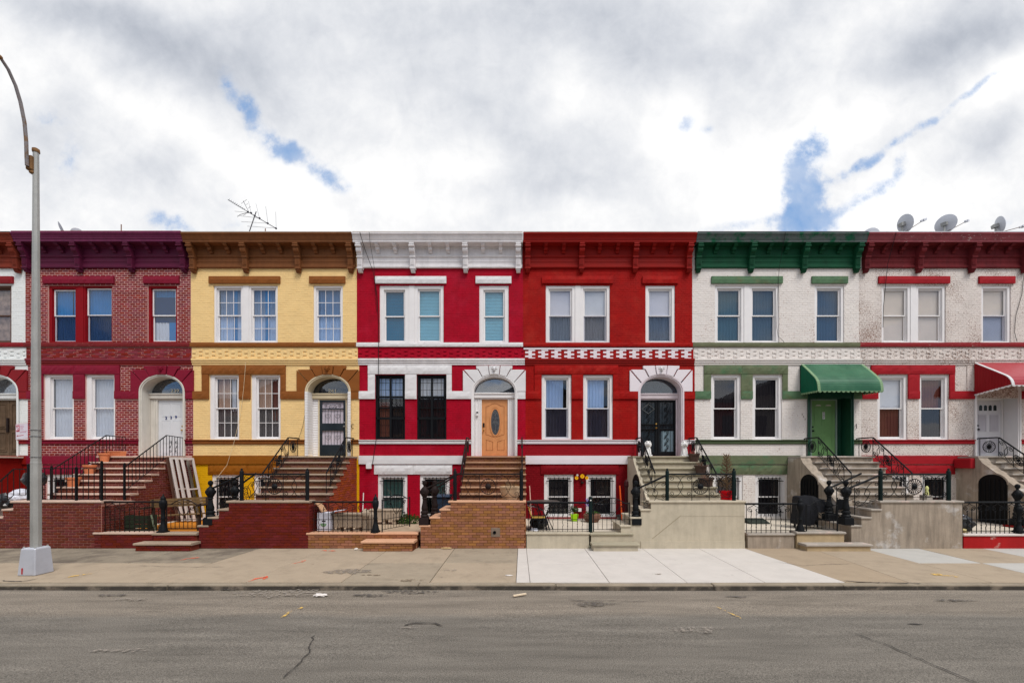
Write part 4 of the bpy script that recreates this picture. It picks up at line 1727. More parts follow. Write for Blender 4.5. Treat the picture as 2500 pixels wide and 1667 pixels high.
def stoop_rails_B(name_pair, S, xL, xR, postL, postR, xN, mat, gm=None, zt=2.0, zup=3.15, backn=True, side_lbl=''):
    ys = S['ys']
    f = thing('stair_railing', 'ornate black iron railing with sun wheel along the lower landing of the ' + name_pair, 'railing', (postL, YW + .1, 1.28))
    yf = YW + .08
    railing_B_front(f, postL, postR, yf, WZ(1222), zt, mat, gm)
    railing_B_side(f, postL, zt - .02, xN, 1.62, yf, 0, mat)
    zN = S['zs'][3] + .05
    newel(f, xN, yf + .02, zN, 1.83 - zN, mat)
    yend = ys[6] + .05
    kk = (zup - 2.02) / (-.7 - yend)
    base = None
    l = thing('stair_railing', 'left curled iron handrail climbing the upper flight of the ' + name_pair, 'railing', (xL, ys[6], 1.3))
    railing_B_slope(l, xL, -.02, -.70, yend, zup, 2.0, base, mat)
    if backn:
        railing_B_side(l, xL + .02, zt + .0, xN + .12, 1.60, YL - .06, 0, mat)
        newel(l, xN + .12, YL - .06, zN, 1.80 - zN, mat)
    r = thing('stair_railing', 'right curled iron handrail climbing the upper flight of the ' + name_pair, 'railing', (xR, ys[6], 1.3))
    railing_B_slope(r, xR, -.02, -.70, yend, zup, 2.0, base, mat)
    return f, l, r

# ------------------------------------------------------------------ cloth and shade colours
def cl(name, c, k=2.6):
    return pm(name, c, rough=.9, var=.06, grain=.04, bump=.05, k=k, spec=.1)


blue_c = cl('sky_tinted_curtain', (34, 98, 146), 2.0)  # sky reflected in the panes is put into this cloth's blue
dblue_c = cl('dark_sky_tinted_curtain', (22, 52, 88), 2.0)  # darker blue for lower panes, reflected sky again put into the cloth
sheer = cl('white_sheer', (196, 202, 212))
sheer_b = cl('sky_tinted_sheer', (132, 152, 178), 2.2)  # blue in this sheer is painted sky reflection
sheer_d = cl('dim_sky_tinted_sheer', (92, 112, 138), 2.0)  # dimmer sheer, reflected sky also painted into its colour
brown_c = cl('brown_curtain', (128, 108, 96))
grey_c = cl('grey_brown_curtain', (86, 82, 82), 1.9)
teal_b = cl('dark_sky_tinted_blind', (18, 94, 126), 2.0)  # teal of the blind is sky reflection painted in
cyan_b = cl('pale_sky_tinted_blind', (128, 186, 206), 2.0)  # cyan likewise holds the sky reflected in the glass
shade_w = cl('pale_grey_shade', (186, 187, 196))
shade_w2 = cl('grey_shade', (160, 162, 166))
shade_bg = cl('beige_shade', (204, 193, 182))
dim = cl('dark_room_cloth', (34, 31, 35), 1.6)  # near-black cloth painted as the unlit room behind the panes
dimb = cl('dim_blue_grey', (100, 110, 118), 2.2)
dimbrown = cl('dim_red_brown', (92, 54, 46), 1.9)
gr_b = cl('sea_green_blind', (62, 92, 88), 1.8)
pale_b = cl('pale_sky_tinted_curtain', (136, 158, 188), 2.0)  # blue-white cloth with sky reflection added to its colour

# ------------------------------------------------------------------ paints of the seven fronts
mortar_lt = pm('pink_grey_mortar', (200, 158, 150), rough=.95, grain=.15, bump=.3)
brick1 = brick_mat('dark_red_brick', (120, 36, 40), isl=.20)
crim = pm('dull_crimson_paint', (122, 22, 44), rough=.6, var=.10, grain=.08, bump=.25)
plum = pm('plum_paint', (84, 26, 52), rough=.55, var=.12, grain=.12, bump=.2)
plum_top = pm('plum_paint_lit', (106, 42, 74), rough=.5, var=.14, grain=.12, bump=.2, streak=.25)  # lighter copy of the plum for the crown, brighter light painted in
sill1 = pm('worn_red_brown', (112, 34, 36), rough=.75, var=.2, grain=.12, bump=.4, chip=(170, 120, 110), chipt=.66)
bandmort = pm('worn_mortar', (176, 122, 114), rough=.95, grain=.2)
yel = pm('cream_yellow_paint', (230, 197, 138), rough=.7, var=.05, grain=.05, bump=.3, grime=.08, chip=(150, 125, 85), chipt=.68, chips=14)
ylow = pm('deep_yellow_paint', (214, 164, 16), rough=.65, var=.08, grain=.06, bump=.3)
brn = pm('brown_paint', (130, 77, 34), rough=.6, var=.12, grain=.10, bump=.45)
brn_l = pm('ochre_brown_paint', (136, 80, 18), rough=.6, var=.12, grain=.10, bump=.4)
brn_c = pm('cornice_brown', (116, 72, 42), rough=.6, var=.16, grain=.14, bump=.3, streak=.2)
crm = pm('crimson_paint', (160, 3, 33), grime=.22, streak=.12, c2=(170, 24, 50), c2t=(.5, .75), c2s=1.1, rough=.7, var=.10, grain=.05, bump=.3)
wht = pm('stone_white_paint', (214, 212, 212), rough=.65, var=.04, grain=.04, bump=.5, grime=.06)
corw = pm('cornice_white', (220, 216, 216), rough=.6, var=.07, grain=.06, bump=.3, grime=.15, streak=.12)
red4 = pm('brick_red_paint', (150, 15, 11), grime=.22, streak=.14, c2=(162, 40, 30), c2t=(.5, .75), c2s=1.3, rough=.7, var=.12, grain=.06, bump=.35)
red4c = pm('cornice_red_paint', (132, 22, 16), rough=.55, var=.12, grain=.12, bump=.2)
red4b = pm('basement_maroon_paint', (116, 6, 18), rough=.65, var=.10, grain=.10, bump=.35)
wht4 = pm('bright_white_paint', (220, 212, 216), rough=.6, var=.03, grain=.03, bump=.15)
wh5 = pm('chalk_white_wall', (218, 211, 205), rough=.8, var=.04, grain=.05, bump=.35, chip=(148, 105, 92), chipt=.62, chips=14, grime=.06)
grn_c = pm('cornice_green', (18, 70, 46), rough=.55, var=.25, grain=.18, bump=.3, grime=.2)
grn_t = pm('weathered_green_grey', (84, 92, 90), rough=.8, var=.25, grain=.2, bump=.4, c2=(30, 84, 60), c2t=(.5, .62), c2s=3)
grn2 = pm('lintel_green', (82, 110, 82), rough=.7, var=.18, grain=.14, bump=.5, c2=(96, 106, 76), c2t=(.52, .66), c2s=2.2)
olv = pm('olive_green_paint', (98, 106, 80), rough=.7, var=.16, grain=.12, bump=.5, c2=(78, 108, 78), c2t=(.52, .66), c2s=1.7)
grn_d = pm('dark_green_gloss', (14, 62, 44), rough=.35, var=.15, grain=.1, bump=.15, spec=.5)
wh6 = pm('worn_white_wall', (212, 203, 196), rough=.85, var=.05, grain=.06, bump=.4, chip=(138, 112, 100), chipt=.545, chips=20, grime=.16)
red6 = pm('lintel_red_paint', (152, 28, 36), rough=.65, var=.12, grain=.10, bump=.4, chip=(176, 140, 132), chipt=.74)
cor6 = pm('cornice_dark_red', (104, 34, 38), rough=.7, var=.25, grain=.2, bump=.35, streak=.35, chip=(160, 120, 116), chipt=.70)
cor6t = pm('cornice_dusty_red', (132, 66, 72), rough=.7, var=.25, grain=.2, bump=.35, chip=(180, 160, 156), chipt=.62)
wall0 = pm('plain_white_wall', (218, 220, 218), rough=.8, var=.03, grain=.04, bump=.3)
red0 = pm('dark_red_trim', (128, 30, 36), rough=.7, var=.15, grain=.12, bump=.4)
cor0 = pm('rusty_cornice', (118, 50, 36), rough=.75, var=.25, grain=.22, bump=.3)
low0 = pm('oxide_red_paint', (124, 20, 14), rough=.6, var=.08, grain=.08, bump=.3)
alum = pm('pale_flashing', (205, 206, 210), rough=.45, metal=.2, bump=.1)
copingred = pm('dull_red_flashing', (130, 60, 70), rough=.6)

full = lambda m: ('c', m, 0, 1, 0, 1)
house(0, 'row house at the left edge with a white wall, rusty cornice and boarded window', dict(
    wall=wall0, trim=red0, corn=cor0, band=wall0, pattern=wall0, string=wall0, low=1, lowwall=low0, vous=red0, belt=red0, wt=low0, only=[2],
    door=old_wood_door, dwid=1.33, doorcasing=wall0, sillmould=red0, gapless=True, jambmat=off_white,
    w2=[(), (), dict(casing=pm('dark_wood_casing', (88, 64, 54), bump=.3), sash=pm('dark_wood_casing', (0, 0, 0)), drap=[('s', pm('stained_plywood', (128, 112, 100), var=.5, scale=6, grain=.3, bump=.3, k=2.2), 0, 1, 0, 1)])]))
house(1, 'row house of bare red brick with a plum cornice and white door numbered 239', dict(
    wall=brick1, mortar=mortar_lt, trim=crim, corn=plum, corntop=plum_top, band=bandmort, pattern=brick1, bandback=bandmort, fillband=True, patd=.016, sill=sill1, string=brick1, nbrick=300, bdepth=.006, joint=.017,
    wt=crim, blint=crim, vous=crim, lowwall=brick1, lowmortar=mortar_lt, strip=brick1, stripmortar=mortar_lt, mull=pm('bright_red_casing', (128, 12, 22), bump=.1), flash=copingred, dz=.02,
    door=door_239, doorcasing=off_white, doorframe=off_white, number=('239', .17, cream_num), numoff=.12, dwid=.93,
    w2=[dict(casing=pm('bright_red_casing', (128, 12, 22)), drap=[('c', blue_c, 0, .72, .5, 1), ('c', blue_c, .76, 1, .5, 1), ('c', dblue_c, 0, 1, 0, .5)], scr=True, cw=.10),
        dict(casing=pm('bright_red_casing', (128, 12, 22)), drap=[('c', blue_c, 0, 1, .5, 1), ('c', dblue_c, 0, 1, 0, .5)], scr=True, cw=.05),
        dict(casing=pm('bright_red_casing', (128, 12, 22)), drap=[('c', blue_c, 0, 1, .86, 1), ('s', dblue_c, 0, 1, .38, .86), ('c', sheer, 0, .62, 0, .38), ('s', blue_c, .62, 1, 0, .38)])],
    w1=[dict(drap=[('c', sheer, 0, 1, 0, 1)], left_extra=.10), dict(drap=[('c', sheer, 0, 1, 0, 1)], left_extra=.10)],
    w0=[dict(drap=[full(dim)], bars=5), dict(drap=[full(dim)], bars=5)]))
house(2, 'cream yellow row house with brown cornice and a black grille door numbered 241', dict(
    wall=yel, trim=brn, corn=brn_c, band=yel, string=yel, lowwall=ylow, wt=brn_l, blint=brn_l, sillmould=brn,
    door=security_door, doorcasing=pm('cream_casing', (205, 190, 160), bump=.1), jambmat=white, siding=True, number=('241', .17, cream_num), numoff=-.02,
    flash=pm('buff_flashing', (185, 175, 165), bump=0),
    w2=[dict(grid=(3, 2, white), drap=[('c', sheer_b, 0, .60, 0, .5), ('c', sheer_b, .74, 1, 0, .5), ('c', sheer_d, 0, .60, .5, 1), ('c', sheer_d, .74, 1, .5, 1), ('s', blue_c, .58, .76, 0, 1)]),
        dict(grid=(3, 2, white), drap=[('c', sheer_b, 0, .50, 0, .5), ('c', sheer_b, .66, 1, 0, .5), ('c', sheer_d, 0, .50, .5, 1), ('c', sheer_d, .66, 1, .5, 1), ('s', blue_c, .48, .68, 0, 1)]),
        dict(grid=(3, 2, white), drap=[('c', sheer_b, 0, 1, 0, .5), ('c', sheer_d, 0, 1, .5, 1)])],
    w1=[dict(grid=(3, 2, white), left_extra=.08, drap=[('c', brown_c, 0, .6, .45, 1), ('c', sheer, .64, .85, .45, 1), ('c', grey_c, 0, 1, 0, .5)]),
        dict(grid=(3, 2, white), left_extra=.08, drap=[('c', brown_c, 0, .62, .45, 1), ('c', dimbrown, .66, 1, .3, 1), ('c', grey_c, 0, 1, 0, .5)])],
    w0=[dict(drap=[full(dim)], bars=6), dict(drap=[full(dim)], bars=6)]))


def no_win(parent, r, **k):
    return None


house(3, 'crimson row house with white cornice and stone bands and a golden oak oval door', dict(
    wall=crm, trim=wht, corn=corw, band=crm, string=corw, sill=wht, lowwall=crm, door=oak_door, dwid=.92, recess=.22, gapless=True, flash=pm('buff_flashing', (0, 0, 0)),
    fanglass=glass_mat('fan_pane_grey', (.9, .9, .9), .12), fanback=cl('fan_curtain', (84, 92, 104), 1.6),
    w2=[dict(cw=.14, drap=[('b', teal_b, 0, 1, 0, 1)]), dict(cw=.11, drap=[('b', cyan_b, 0, 1, 0, 1)]), dict(cw=.14, drap=[('b', cyan_b, 0, 1, 0, 1)])],
    w1=[dict(casing=iron, sash=iron, cw=.05, drap=[('c', dimbrown, 0, .45, 0, .6), ('c', dim, .5, 1, 0, .6), ('c', sheer_b, 0, 1, .66, 1)], grille=True),
        dict(casing=iron, sash=iron, cw=.05, drap=[('c', dim, 0, 1, 0, .66), ('c', shade_w2, 0, 1, .68, 1)], grille=True)],  # pale top cloths stand for sky reflected in the upper panes
    w0=[dict(drap=[('b', gr_b, 0, 1, 0, 1)], bars=6), dict(drap=[('b', gr_b, .45, 1, 0, 1)], bars=6)]))
house(4, 'all red row house with white patterned band and white wedge stones over its black door', dict(
    wall=red4, trim=red4, corn=red4c, band=red4, pattern=wht4, patd=.012, pattop=True, sill=red4, string=red4c, vous=wht4, mask=wht, gapless=False, lint1=red4, belt=red4,
    sillmould=wht4, wt=wht4, blint=red4b, lowwall=red4b, strip=pm('deep_red_strip', (140, 18, 28), bump=.3), door=iron_double_door, dwid=1.30, doorcasing=pm('pinkish_white', (214, 202, 206), bump=.1),  # strip above the basement is simply a deeper red
    flash=pm('buff_flashing', (0, 0, 0)), fanback=cl('fan_slate', (60, 76, 86), 1.6),
    w2=[dict(cw=.10, drap=[('s', shade_w, 0, 1, .49, 1), ('c', dimb, 0, 1, 0, .5)], scr=True), dict(cw=.10, drap=[('s', shade_w2, 0, 1, .49, 1), ('c', cl('mid_grey_net', (112, 112, 112), 2.2), 0, 1, 0, .5)], scr=True),
        dict(cw=.10, drap=[('s', shade_w, 0, 1, .49, 1), ('c', dimb, 0, 1, 0, .5)], scr=True)],
    w1=[dict(cw=.10, drap=[('c', pale_b, 0, .8, .5, 1), ('c', cl('plum_grey_curtain', (62, 58, 66), 2.0), 0, 1, 0, .5)], scr=True), dict(cw=.10, drap=[('c', pale_b, 0, .8, .5, 1), ('c', cl('plum_grey_curtain', (62, 58, 66), 2.0), 0, 1, 0, .5)], scr=True)],
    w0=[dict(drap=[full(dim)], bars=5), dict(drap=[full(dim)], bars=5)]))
house(5, 'white row house with a mossy green cornice and a green door under a green awning', dict(
    wall=wh5, trim=olv, trim2=grn2, corn=grn_c, corntop=grn_t, band=wh5, string=wh5, sill=pm('mossy_sill', (104, 106, 82), rough=.9, var=.2, bump=.5), lint1=olv, belt=grn2, sillmould=pm('dull_green', (74, 88, 62), bump=.2), wt=olv, blint=olv,
    awn=True, headpanel=grn_d, door=green_door, dwid=.86, doff=.08, doorcasing=grn_d, doorframe=pm('grey_green_frame', (130, 150, 138), bump=.1), jambmat=grn_d, recess=.45,
    w2=[dict(cw=.09, drap=[full(cl('dim_petrol', (54, 84, 96), 1.7))]), dict(cw=.09, drap=[full(cl('dim_slate', (60, 80, 94), 1.7))]), dict(cw=.09, drap=[full(cl('dim_navy', (52, 76, 98), 1.7))])],  # dull blue cloths carry the panes' sky reflection in their colour
    w1=[dict(cw=.10, drap=[full(dim)]), dict(cw=.10, drap=[full(dim)])],
    w0=[dict(drap=[('c', grey_c, 0, 1, .5, 1), ('c', dim, 0, 1, 0, .5)], bars=7), dict(drap=[full(dim)], bars=6)]))
house(6, 'peeling white row house at the right edge with dark red cornice and a red awning', dict(
    wall=wh6, trim=red6, corn=cor6, corntop=cor6t, band=wh6, string=wh6, lint1=red6, awn=True, door=white_door_lites, dwid=.90, doff=.20, recess=.45, flash=alum, wt=red6,
    sill=pm('worn_red_sill', (134, 40, 44), bump=.4, chip=(180, 150, 140), chipt=.64),
    w2=[dict(cw=.09, drap=[('s', shade_bg, 0, 1, 0, 1)]), dict(cw=.09, drap=[('s', shade_bg, 0, 1, 0, 1)]), dict(cw=.09, drap=[('s', shade_bg, 0, 1, .5, 1), ('s', shade_w2, 0, 1, 0, .5)], scr=True)],
    w1=[dict(cw=.10, drap=[('s', shade_w2, 0, 1, .5, 1), ('c', dimbrown, 0, 1, 0, .5)]), dict(cw=.10, drap=[('c', dimbrown, 0, 1, .5, 1), ('c', dim, 0, 1, 0, .5)])],
    w0=[dict(drap=[full(dim)], bars=6), dict(drap=[full(dim)], bars=6)]))

# ------------------------------------------------------------------ awnings
def awning(label, x0, x1, ztop, zfront, zside, proj, mat, side, trimm, curve, ribs, stripe_w=.10):
    a = thing('awning', label, 'awning', ((x0 + x1) / 2, 0, zside))
    pts = list(curve)
    # resample into narrow corrugated slats
    def samp(pts, n):
        L = [0]
        for p, q in zip(pts[:-1], pts[1:]):
            L.append(L[-1] + math.dist(p, q))
        out = []
        for i in range(n + 1):
            s = L[-1] * i / n
            j = max(k for k in range(len(L)) if L[k] <= s + 1e-9)
            j = min(j, len(pts) - 2)
            f = (s - L[j]) / (L[j + 1] - L[j])
            out.append((pts[j][0] + (pts[j + 1][0] - pts[j][0]) * f, pts[j][1] + (pts[j + 1][1] - pts[j][1]) * f))
        return out
    n = ribs
    sp = samp(pts, n)
    for (xa, xb, m_, nm, of) in ((x0, x0 + stripe_w, trimm, 'edge_stripe', .004), (x1 - stripe_w, x1, trimm, 'edge_stripe', .004), (x0 + stripe_w + .001, x1 - stripe_w - .001, mat, 'awning_cover', 0)):
        mb = MB()
        for i in range(n):
            (ya, za), (yb, zb) = sp[i], sp[i + 1]
            nx, nz = -(za - zb), (ya - yb)
            l = math.hypot(nx, nz)
            nx, nz = nx / l * -1, nz / l * -1
            if nz < 0 or (abs(nz) < .2 and nx > 0):
                nx, nz = -nx, -nz
            e = .020
            mb.profx([(ya, za), (ya + nx * e, za + nz * e), (yb + nx * e + (ya - yb) * .12, yb * 0 + zb + nz * e + (za - zb) * .12), (yb, zb), (yb - nx * .006, zb - nz * .006), (ya - nx * .006, za - nz * .006)], xa, xb)
        mb.build(nm, m_, a)
    for x in (x0, x1):
        poly = [(y, z) for y, z in sp] + [(-.06, zside)]
        mb = MB().profx(poly, x - .006, x + .006)
        s = mb.build('side_panel', side, a)
        rb = MB()
        k = 12
        for i in range(1, k):
            y = -.06 - (proj - .08) * i / k
            zt = max([z for (yy, z) in sp if yy <= y + .02] or [zfront]) - .01
            zb = zside + (zfront - zside) * (i / k)
            if zt > zb:
                rb.box(x - .012, x + .012, y - .006, y + .006, zb, zt)
        rb.build('side_rib', side, s)
        # scalloped lower hem
        hm = MB()
        k = 7
        for i in range(k):
            ya, yb = -.06 - (proj - .06) * i / k, -.06 - (proj - .06) * (i + 1) / k
            za, zb = zside + (zfront - zside) * (i / k), zside + (zfront - zside) * ((i + 1) / k)
            pr = [(ya, za + .02), (yb, zb + .02)] + [(yb + (ya - yb) * q, zb + (za - zb) * q - .045 * sin(pi * q)) for q in (0, .25, .5, .75, 1)]
            hm.profx(pr, x - .010, x + .010)
        hm.build('hem', trimm, a)
    hm = MB()
    k = int((x1 - x0) / .15)
    for i in range(k):
        xa, xb = x0 + (x1 - x0) * i / k, x0 + (x1 - x0) * (i + 1) / k
        pl = [(xa, zfront + .02), (xb, zfront + .02)] + [(xb + (xa - xb) * q, zfront - .045 * sin(pi * q)) for q in (0, .2, .4, .6, .8, 1)]
        hm.prism(pl, -proj - .012, -proj + .004)
    hm.build('hem', trimm, a)
    return a


awn_g = pm('green_awning_metal', (62, 108, 80), rough=.4, var=.14, grain=.08, bump=.1, c2=(44, 94, 68), c2t=(.4, .6), c2s=1.2, spec=.3)
awn_gs = pm('green_awning_side', (14, 92, 66), rough=.5, var=.1, bump=.1)
awn_gt = pm('pale_green_stripe', (126, 154, 118), rough=.45, var=.12, bump=.1)
awning('green ribbed metal awning with scalloped hem over the green front door', (1953 - 1270) / 70, (2103.7 - 1270) / 70, 5.71, 4.66, 4.70, .88, awn_g, awn_gs, awn_gt,
       [(-.06, 5.71), (-.40, 5.42), (-.70, 5.15), (-.79, 5.04), (-.845, 4.93), (-.87, 4.80), (-.88, 4.66)], 24, .09)
awn_r = pm('red_awning_metal', (160, 44, 52), rough=.4, var=.06, grain=.05, bump=.1, spec=.5)
awn_rs = pm('dark_red_awning_side', (138, 26, 32), rough=.5, bump=.1)
awning('red metal awning with white edge stripe and scalloped white hem at the right edge', 15.78, 18.0, 5.76, 4.80, 4.66, 1.17, awn_r, awn_rs, pm('awning_white', (216, 214, 214), rough=.4, bump=.05), [(-.06, 5.76), (-.50, 5.47), (-.95, 5.17), (-1.06, 5.08), (-1.13, 4.97), (-1.16, 4.88), (-1.17, 4.80)], 26, .09)

# ------------------------------------------------------------------ stoops
b1f = brick_mat('stoop_brick_red', (104, 46, 38), isl=.20)
m1 = pm('stoop_mortar_pale', (172, 124, 110), rough=.95, grain=.15)
cap1 = pm('pale_brownstone_cap', (192, 166, 150), rough=.8, var=.08, grain=.1, bump=.3, grime=.12)
b2f = brick_mat('stoop_brick_dark', (100, 32, 24), isl=.14)
m2 = pm('stoop_mortar_rust', (122, 58, 44), rough=.95, grain=.15)
b2k = brick_mat('stoop_brick_orange', (148, 66, 38), isl=.14)
cap2 = pm('dusty_step_stone', (156, 138, 120), rough=.85, var=.12, grain=.12, bump=.3, grime=.2)
b3f = brick_mat('stoop_brick_tan', (146, 98, 66), isl=.20, grime=.25)
m3 = pm('stoop_mortar_dark', (96, 54, 32), rough=.95, grain=.15)
cap3 = pm('salmon_cap_stone', (196, 152, 122), rough=.7, var=.07, grain=.08, bump=.25)
conc4 = pm('smooth_buff_render', (184, 174, 154), rough=.85, var=.08, grain=.08, bump=.25, streak=.14, grime=.22)
conc4s = pm('step_buff_stone', (158, 150, 130), rough=.85, var=.10, grain=.10, bump=.3, grime=.25)
conc5 = pm('stained_concrete', (160, 147, 132), rough=.9, var=.12, grain=.10, bump=.35, streak=.40, grime=.2, c2=(196, 190, 184), c2t=(.55, .66), c2s=1.6)
conc5s = pm('rough_step_stone', (160, 152, 142), rough=.9, var=.16, grain=.12, bump=.4, grime=.35, c2=(196, 170, 160), c2t=(.55, .7), c2s=2.5)

S1 = stoop('red brick stoop with pale treads and flower pots under door 239', -14.05, -11.64, -13.72, -11.27, b1f, m1, cap1, cap1, nind=300, joint=.017)
S2 = stoop('dark red brick stoop with brick risers below the yellow house door', -7.90, -5.70, -7.91, -5.68, b2f, m2, cap2, cap2, flankm=b2k, flmort=m2, riser=brick_mat('riser_brick', (112, 76, 60), isl=.25), nind=300)

S3 = stoop('tan brick stoop with salmon caps and treads below the oak door', -1.80, .155, -1.936, .16, b3f, m3, cap3, pm('brown_tread_stone', (166, 130, 104), rough=.8, var=.12, grime=.2), riser=brick_mat('riser_tan_brick', (124, 84, 58), isl=.2, grime=.3), nind=300, joint=.008)
S4 = stoop('smooth buff concrete stoop with a raised street wall below the red house', 3.84, 5.98, 3.47, 6.07, conc4, conc4, conc4, conc4s, cheek=.10, kind='render')
S5 = stoop('stained grey concrete stoop with dripping streaks beside the green door house', 9.63, 11.75, 9.68, 11.94, conc5, conc5, conc5s, conc5s, cheek=.33, kind='render')
S6 = stoop('grey concrete stoop with an arched door under it at the right edge', 15.52, 17.6, 15.60, 17.85, conc5, conc5, conc5s, conc5s, cheek=.32, kind='render')
bx('corbel', red6, S6['o'], 15.05, 15.62, -.62, -.065, 2.12, 2.46, bevel=.02)
# scored lines on the buff street wall
sl = pm('joint_shadow_line', (150, 140, 118), bump=0)
mbx = MB()
mbx.box(4.35, 6.04, YW - .006, YW, .80 + .07, .80 + .085).box(3.25, 6.05, YW - .02, YW, .0, .20)
mbx.build('scored_line', conc4, S4['o'])
mbx = MB()
mbx.cbox((3.95, YW - .003, .58), (1.0, .006, .012), Matrix.Rotation(radians(-39), 3, 'Y'))
mbx.build('scored_line', sl, S4['o'])

stoop_rails_B('yellow house stoop', S2, -7.70, -5.80, -7.56, -5.78, -8.42, iron)
stoop_rails_B('tan brick stoop', S3, -1.78, .06, -1.77, .03, -2.60, rusty_iron, iron)
stoop_rails_B('buff concrete stoop', S4, 4.03, 5.86, 3.99, 5.80, 3.14, iron, iron_green, backn=False)
stoop_rails_B('stained concrete stoop', S5, 9.90, 11.72, 9.78, 11.63, 8.86, iron, iron_green)
r6 = thing('stair_railing', 'iron handrail with sun wheel on the landing at the right edge of the scene', 'railing', (15.9, -2, 1.3))
railing_B_slope(r6, 15.9, -.02, -.70, -2.1, 3.15, 2.0, None, iron)
n6 = thing('iron_newel', 'black ball-topped iron newel beside the rightmost area, behind the fence', 'newel post', (15.0, -2.0, .4))
newel(n6, 15.0, -2.0, .42, 1.25, iron)
bx('newel_foot', low0, n6, 14.78, 15.2, -2.2, -1.8, .36, .42)
# left neighbour's rail with wheel
r0 = thing('stair_railing', 'rusty iron landing rail with wheel at the far left, below the wooden door', 'railing', (-17.6, -.4, 2.5))
frz = Frame((-18.6, -.75, 2.55), (1, 0, 0))
MB().tube([frz.pt(-.6, .66), frz.pt(1.0, .66)], .018, 6).build('handrail', rusty_iron, r0)
for s_ in (-.5, .40, .80, 1.0):
    MB().tube([frz.pt(s_, 0), frz.pt(s_, .66)], .011, 4).build('baluster', rusty_iron, r0)
wheel(r0, frz, .60, .33, .19, rusty_iron)
MB().tube([frz.pt(-.5, .08), frz.pt(1.0, .08)], .008, 4).build('bottom_rail', rusty_iron, r0)
s0 = thing('stoop', 'dark red painted landing at the left edge of the scene', 'stoop', (-19, 0, 0))
bull(-19.6, -17.25, -.80, -.02, 2.53).build('landing_slab', cap1, s0)
bx('landing_wall', low0, s0, -19.5, -17.35, -.74, -.02, .30, 2.47)
for i in range(6):
    bull(-19.6, -17.7, -.80 - .243 * (i + 1), -.77 - .243 * i, 2.53 - RISE * (i + 1)).build('step', cap1, s0)
    bx('riser', low0, s0, -19.5, -17.75, -.75 - .243 * (i + 1), -.742 - .243 * i, .3, 2.47 - RISE * (i + 1))

# plain bar rails of house 239
ra = thing('stair_railing', 'plain black bar railing on the lower landing of the red brick stoop', 'railing', (-13.6, YW, 1.28))
yf = YW + .08
zt = 2.3 - (1143 - 1130) / 90
railing_A(ra, [(-13.35, yf, zt), (-10.95 - .32, yf, zt)], .84, iron, gap=.145, posts=[((-13.35, yf), 1.28, zt + .08), ((-11.36, yf), 1.28, zt + .16), ((-12.05, yf), 1.28, zt)])
rb_ = thing('stair_railing', 'left bar railing climbing behind the terracotta pots to door 239', 'railing', (-13.8, -2, 1.3))
railing_A(rb_, [(-13.75, -.03, 3.20), (-13.75, -.70, 3.22), (-13.75, -2.35, 2.10)], .72, rusty_iron, gap=.12, posts=[((-13.75, -2.35), 1.2, 2.18)])
rc = thing('stair_railing', 'right bar railing with scroll panels climbing to door 239', 'railing', (-11.75, -2, 1.3))
railing_A(rc, [(-11.75, -.03, 3.18), (-11.75, -.70, 3.22), (-11.75, -2.20, 2.18)], .72, iron, gap=.12, posts=[((-11.75, -2.20), 1.2, 2.26)])
fq = Frame((-11.75, -.05, 2.50), (0, -1, 0))
for ss in (.25, .5):
    scroll(rc, spiral(fq, ss, .5, .05, 1.3, pi / 2, 1, tail=(ss, .3)), iron, .006)
    scroll(rc, spiral(fq, ss, .2, .05, 1.3, -pi / 2, 1, tail=(ss, .38)), iron, .006)
rd = thing('stair_railing', 'sloping bar railing beside the side steps left of the lamp post', 'railing', (-14.3, YW, .6))
railing_A(rd, [(-13.42, yf, zt - .02), (-13.75, yf, zt - .02), (-14.55, yf, 1.42)], .70, rusty_iron, gap=.15)

# ------------------------------------------------------------------ basement yards
area = pm('yard_concrete', (196, 186, 170), rough=.9, var=.10, grain=.1, bump=.3, grime=.2)
area2 = pm('ochre_yard_paint', (190, 120, 40), rough=.8, var=.15, grain=.1, bump=.3, grime=.3)
area3 = pm('tan_yard_concrete', (172, 152, 128), rough=.9, var=.12, grain=.1, bump=.3, grime=.25)
for k in range(0, 7):
    xa, xb = FX(HX[k]) + .09, FX(HX[k + 1]) + .09
    o = bx('yard_floor', {2: area2, 3: area3}.get(k, area), None, xa, xb, YW + .24, .0, .20, .36)
    o['kind'] = 'structure'


def low_wall(label, x0, x1, zt, wallm, mort, capm, brick=True, y=None, nind=120):
    y = YW if y is None else y
    w = thing('low_wall', label, 'wall', ((x0 + x1) / 2, y, 0))
    bx('wall_core', mort, w, x0 + .02, x1 - .02, y, y + .22, 0, zt - .06)
    if brick:
        rows = brick_rows(x0 + .02, x1 - .02, 0, zt - .06, .2, .0726)
        bricks(w, 'f', y, rows, .010, .012, wallm, nind)
    bull(x0, x1, y - .035, y + .24, zt, .06).build('wall_cap', capm, w)
    return w


def yard_steps(label, x0, x1, zt, xs0, xs1, zs, wallm, mort, capm, brick=True):
    s = thing('yard_step', label, 'steps', ((x0 + x1) / 2, YW - .2, 0))
    bx('step_core', mort, s, x0 + .03, x1 - .03, YW - .05, YW + .24, 0, zt - .062)
    bull(x0, x1, YW - .09, YW + .24, zt, .06).build('step_slab', capm, s)
    bx('step_core', mort, s, xs0 + .04, xs1 - .04, YW - .36, YW - .052, 0, zs - .062)
    bull(xs0, xs1, YW - .40, YW - .052, zs, .062).build('step_slab', capm, s)
    if brick:
        bricks(s, 'f', YW - .05, brick_rows(x0 + .03, x1 - .03, zs, zt - .062, .2, .0726), .010, .012, wallm, 30)
        bricks(s, 'f', YW - .36, brick_rows(xs0 + .04, xs1 - .04, 0, zs - .062, .2, .0726), .010, .012, wallm, 40)
    return s


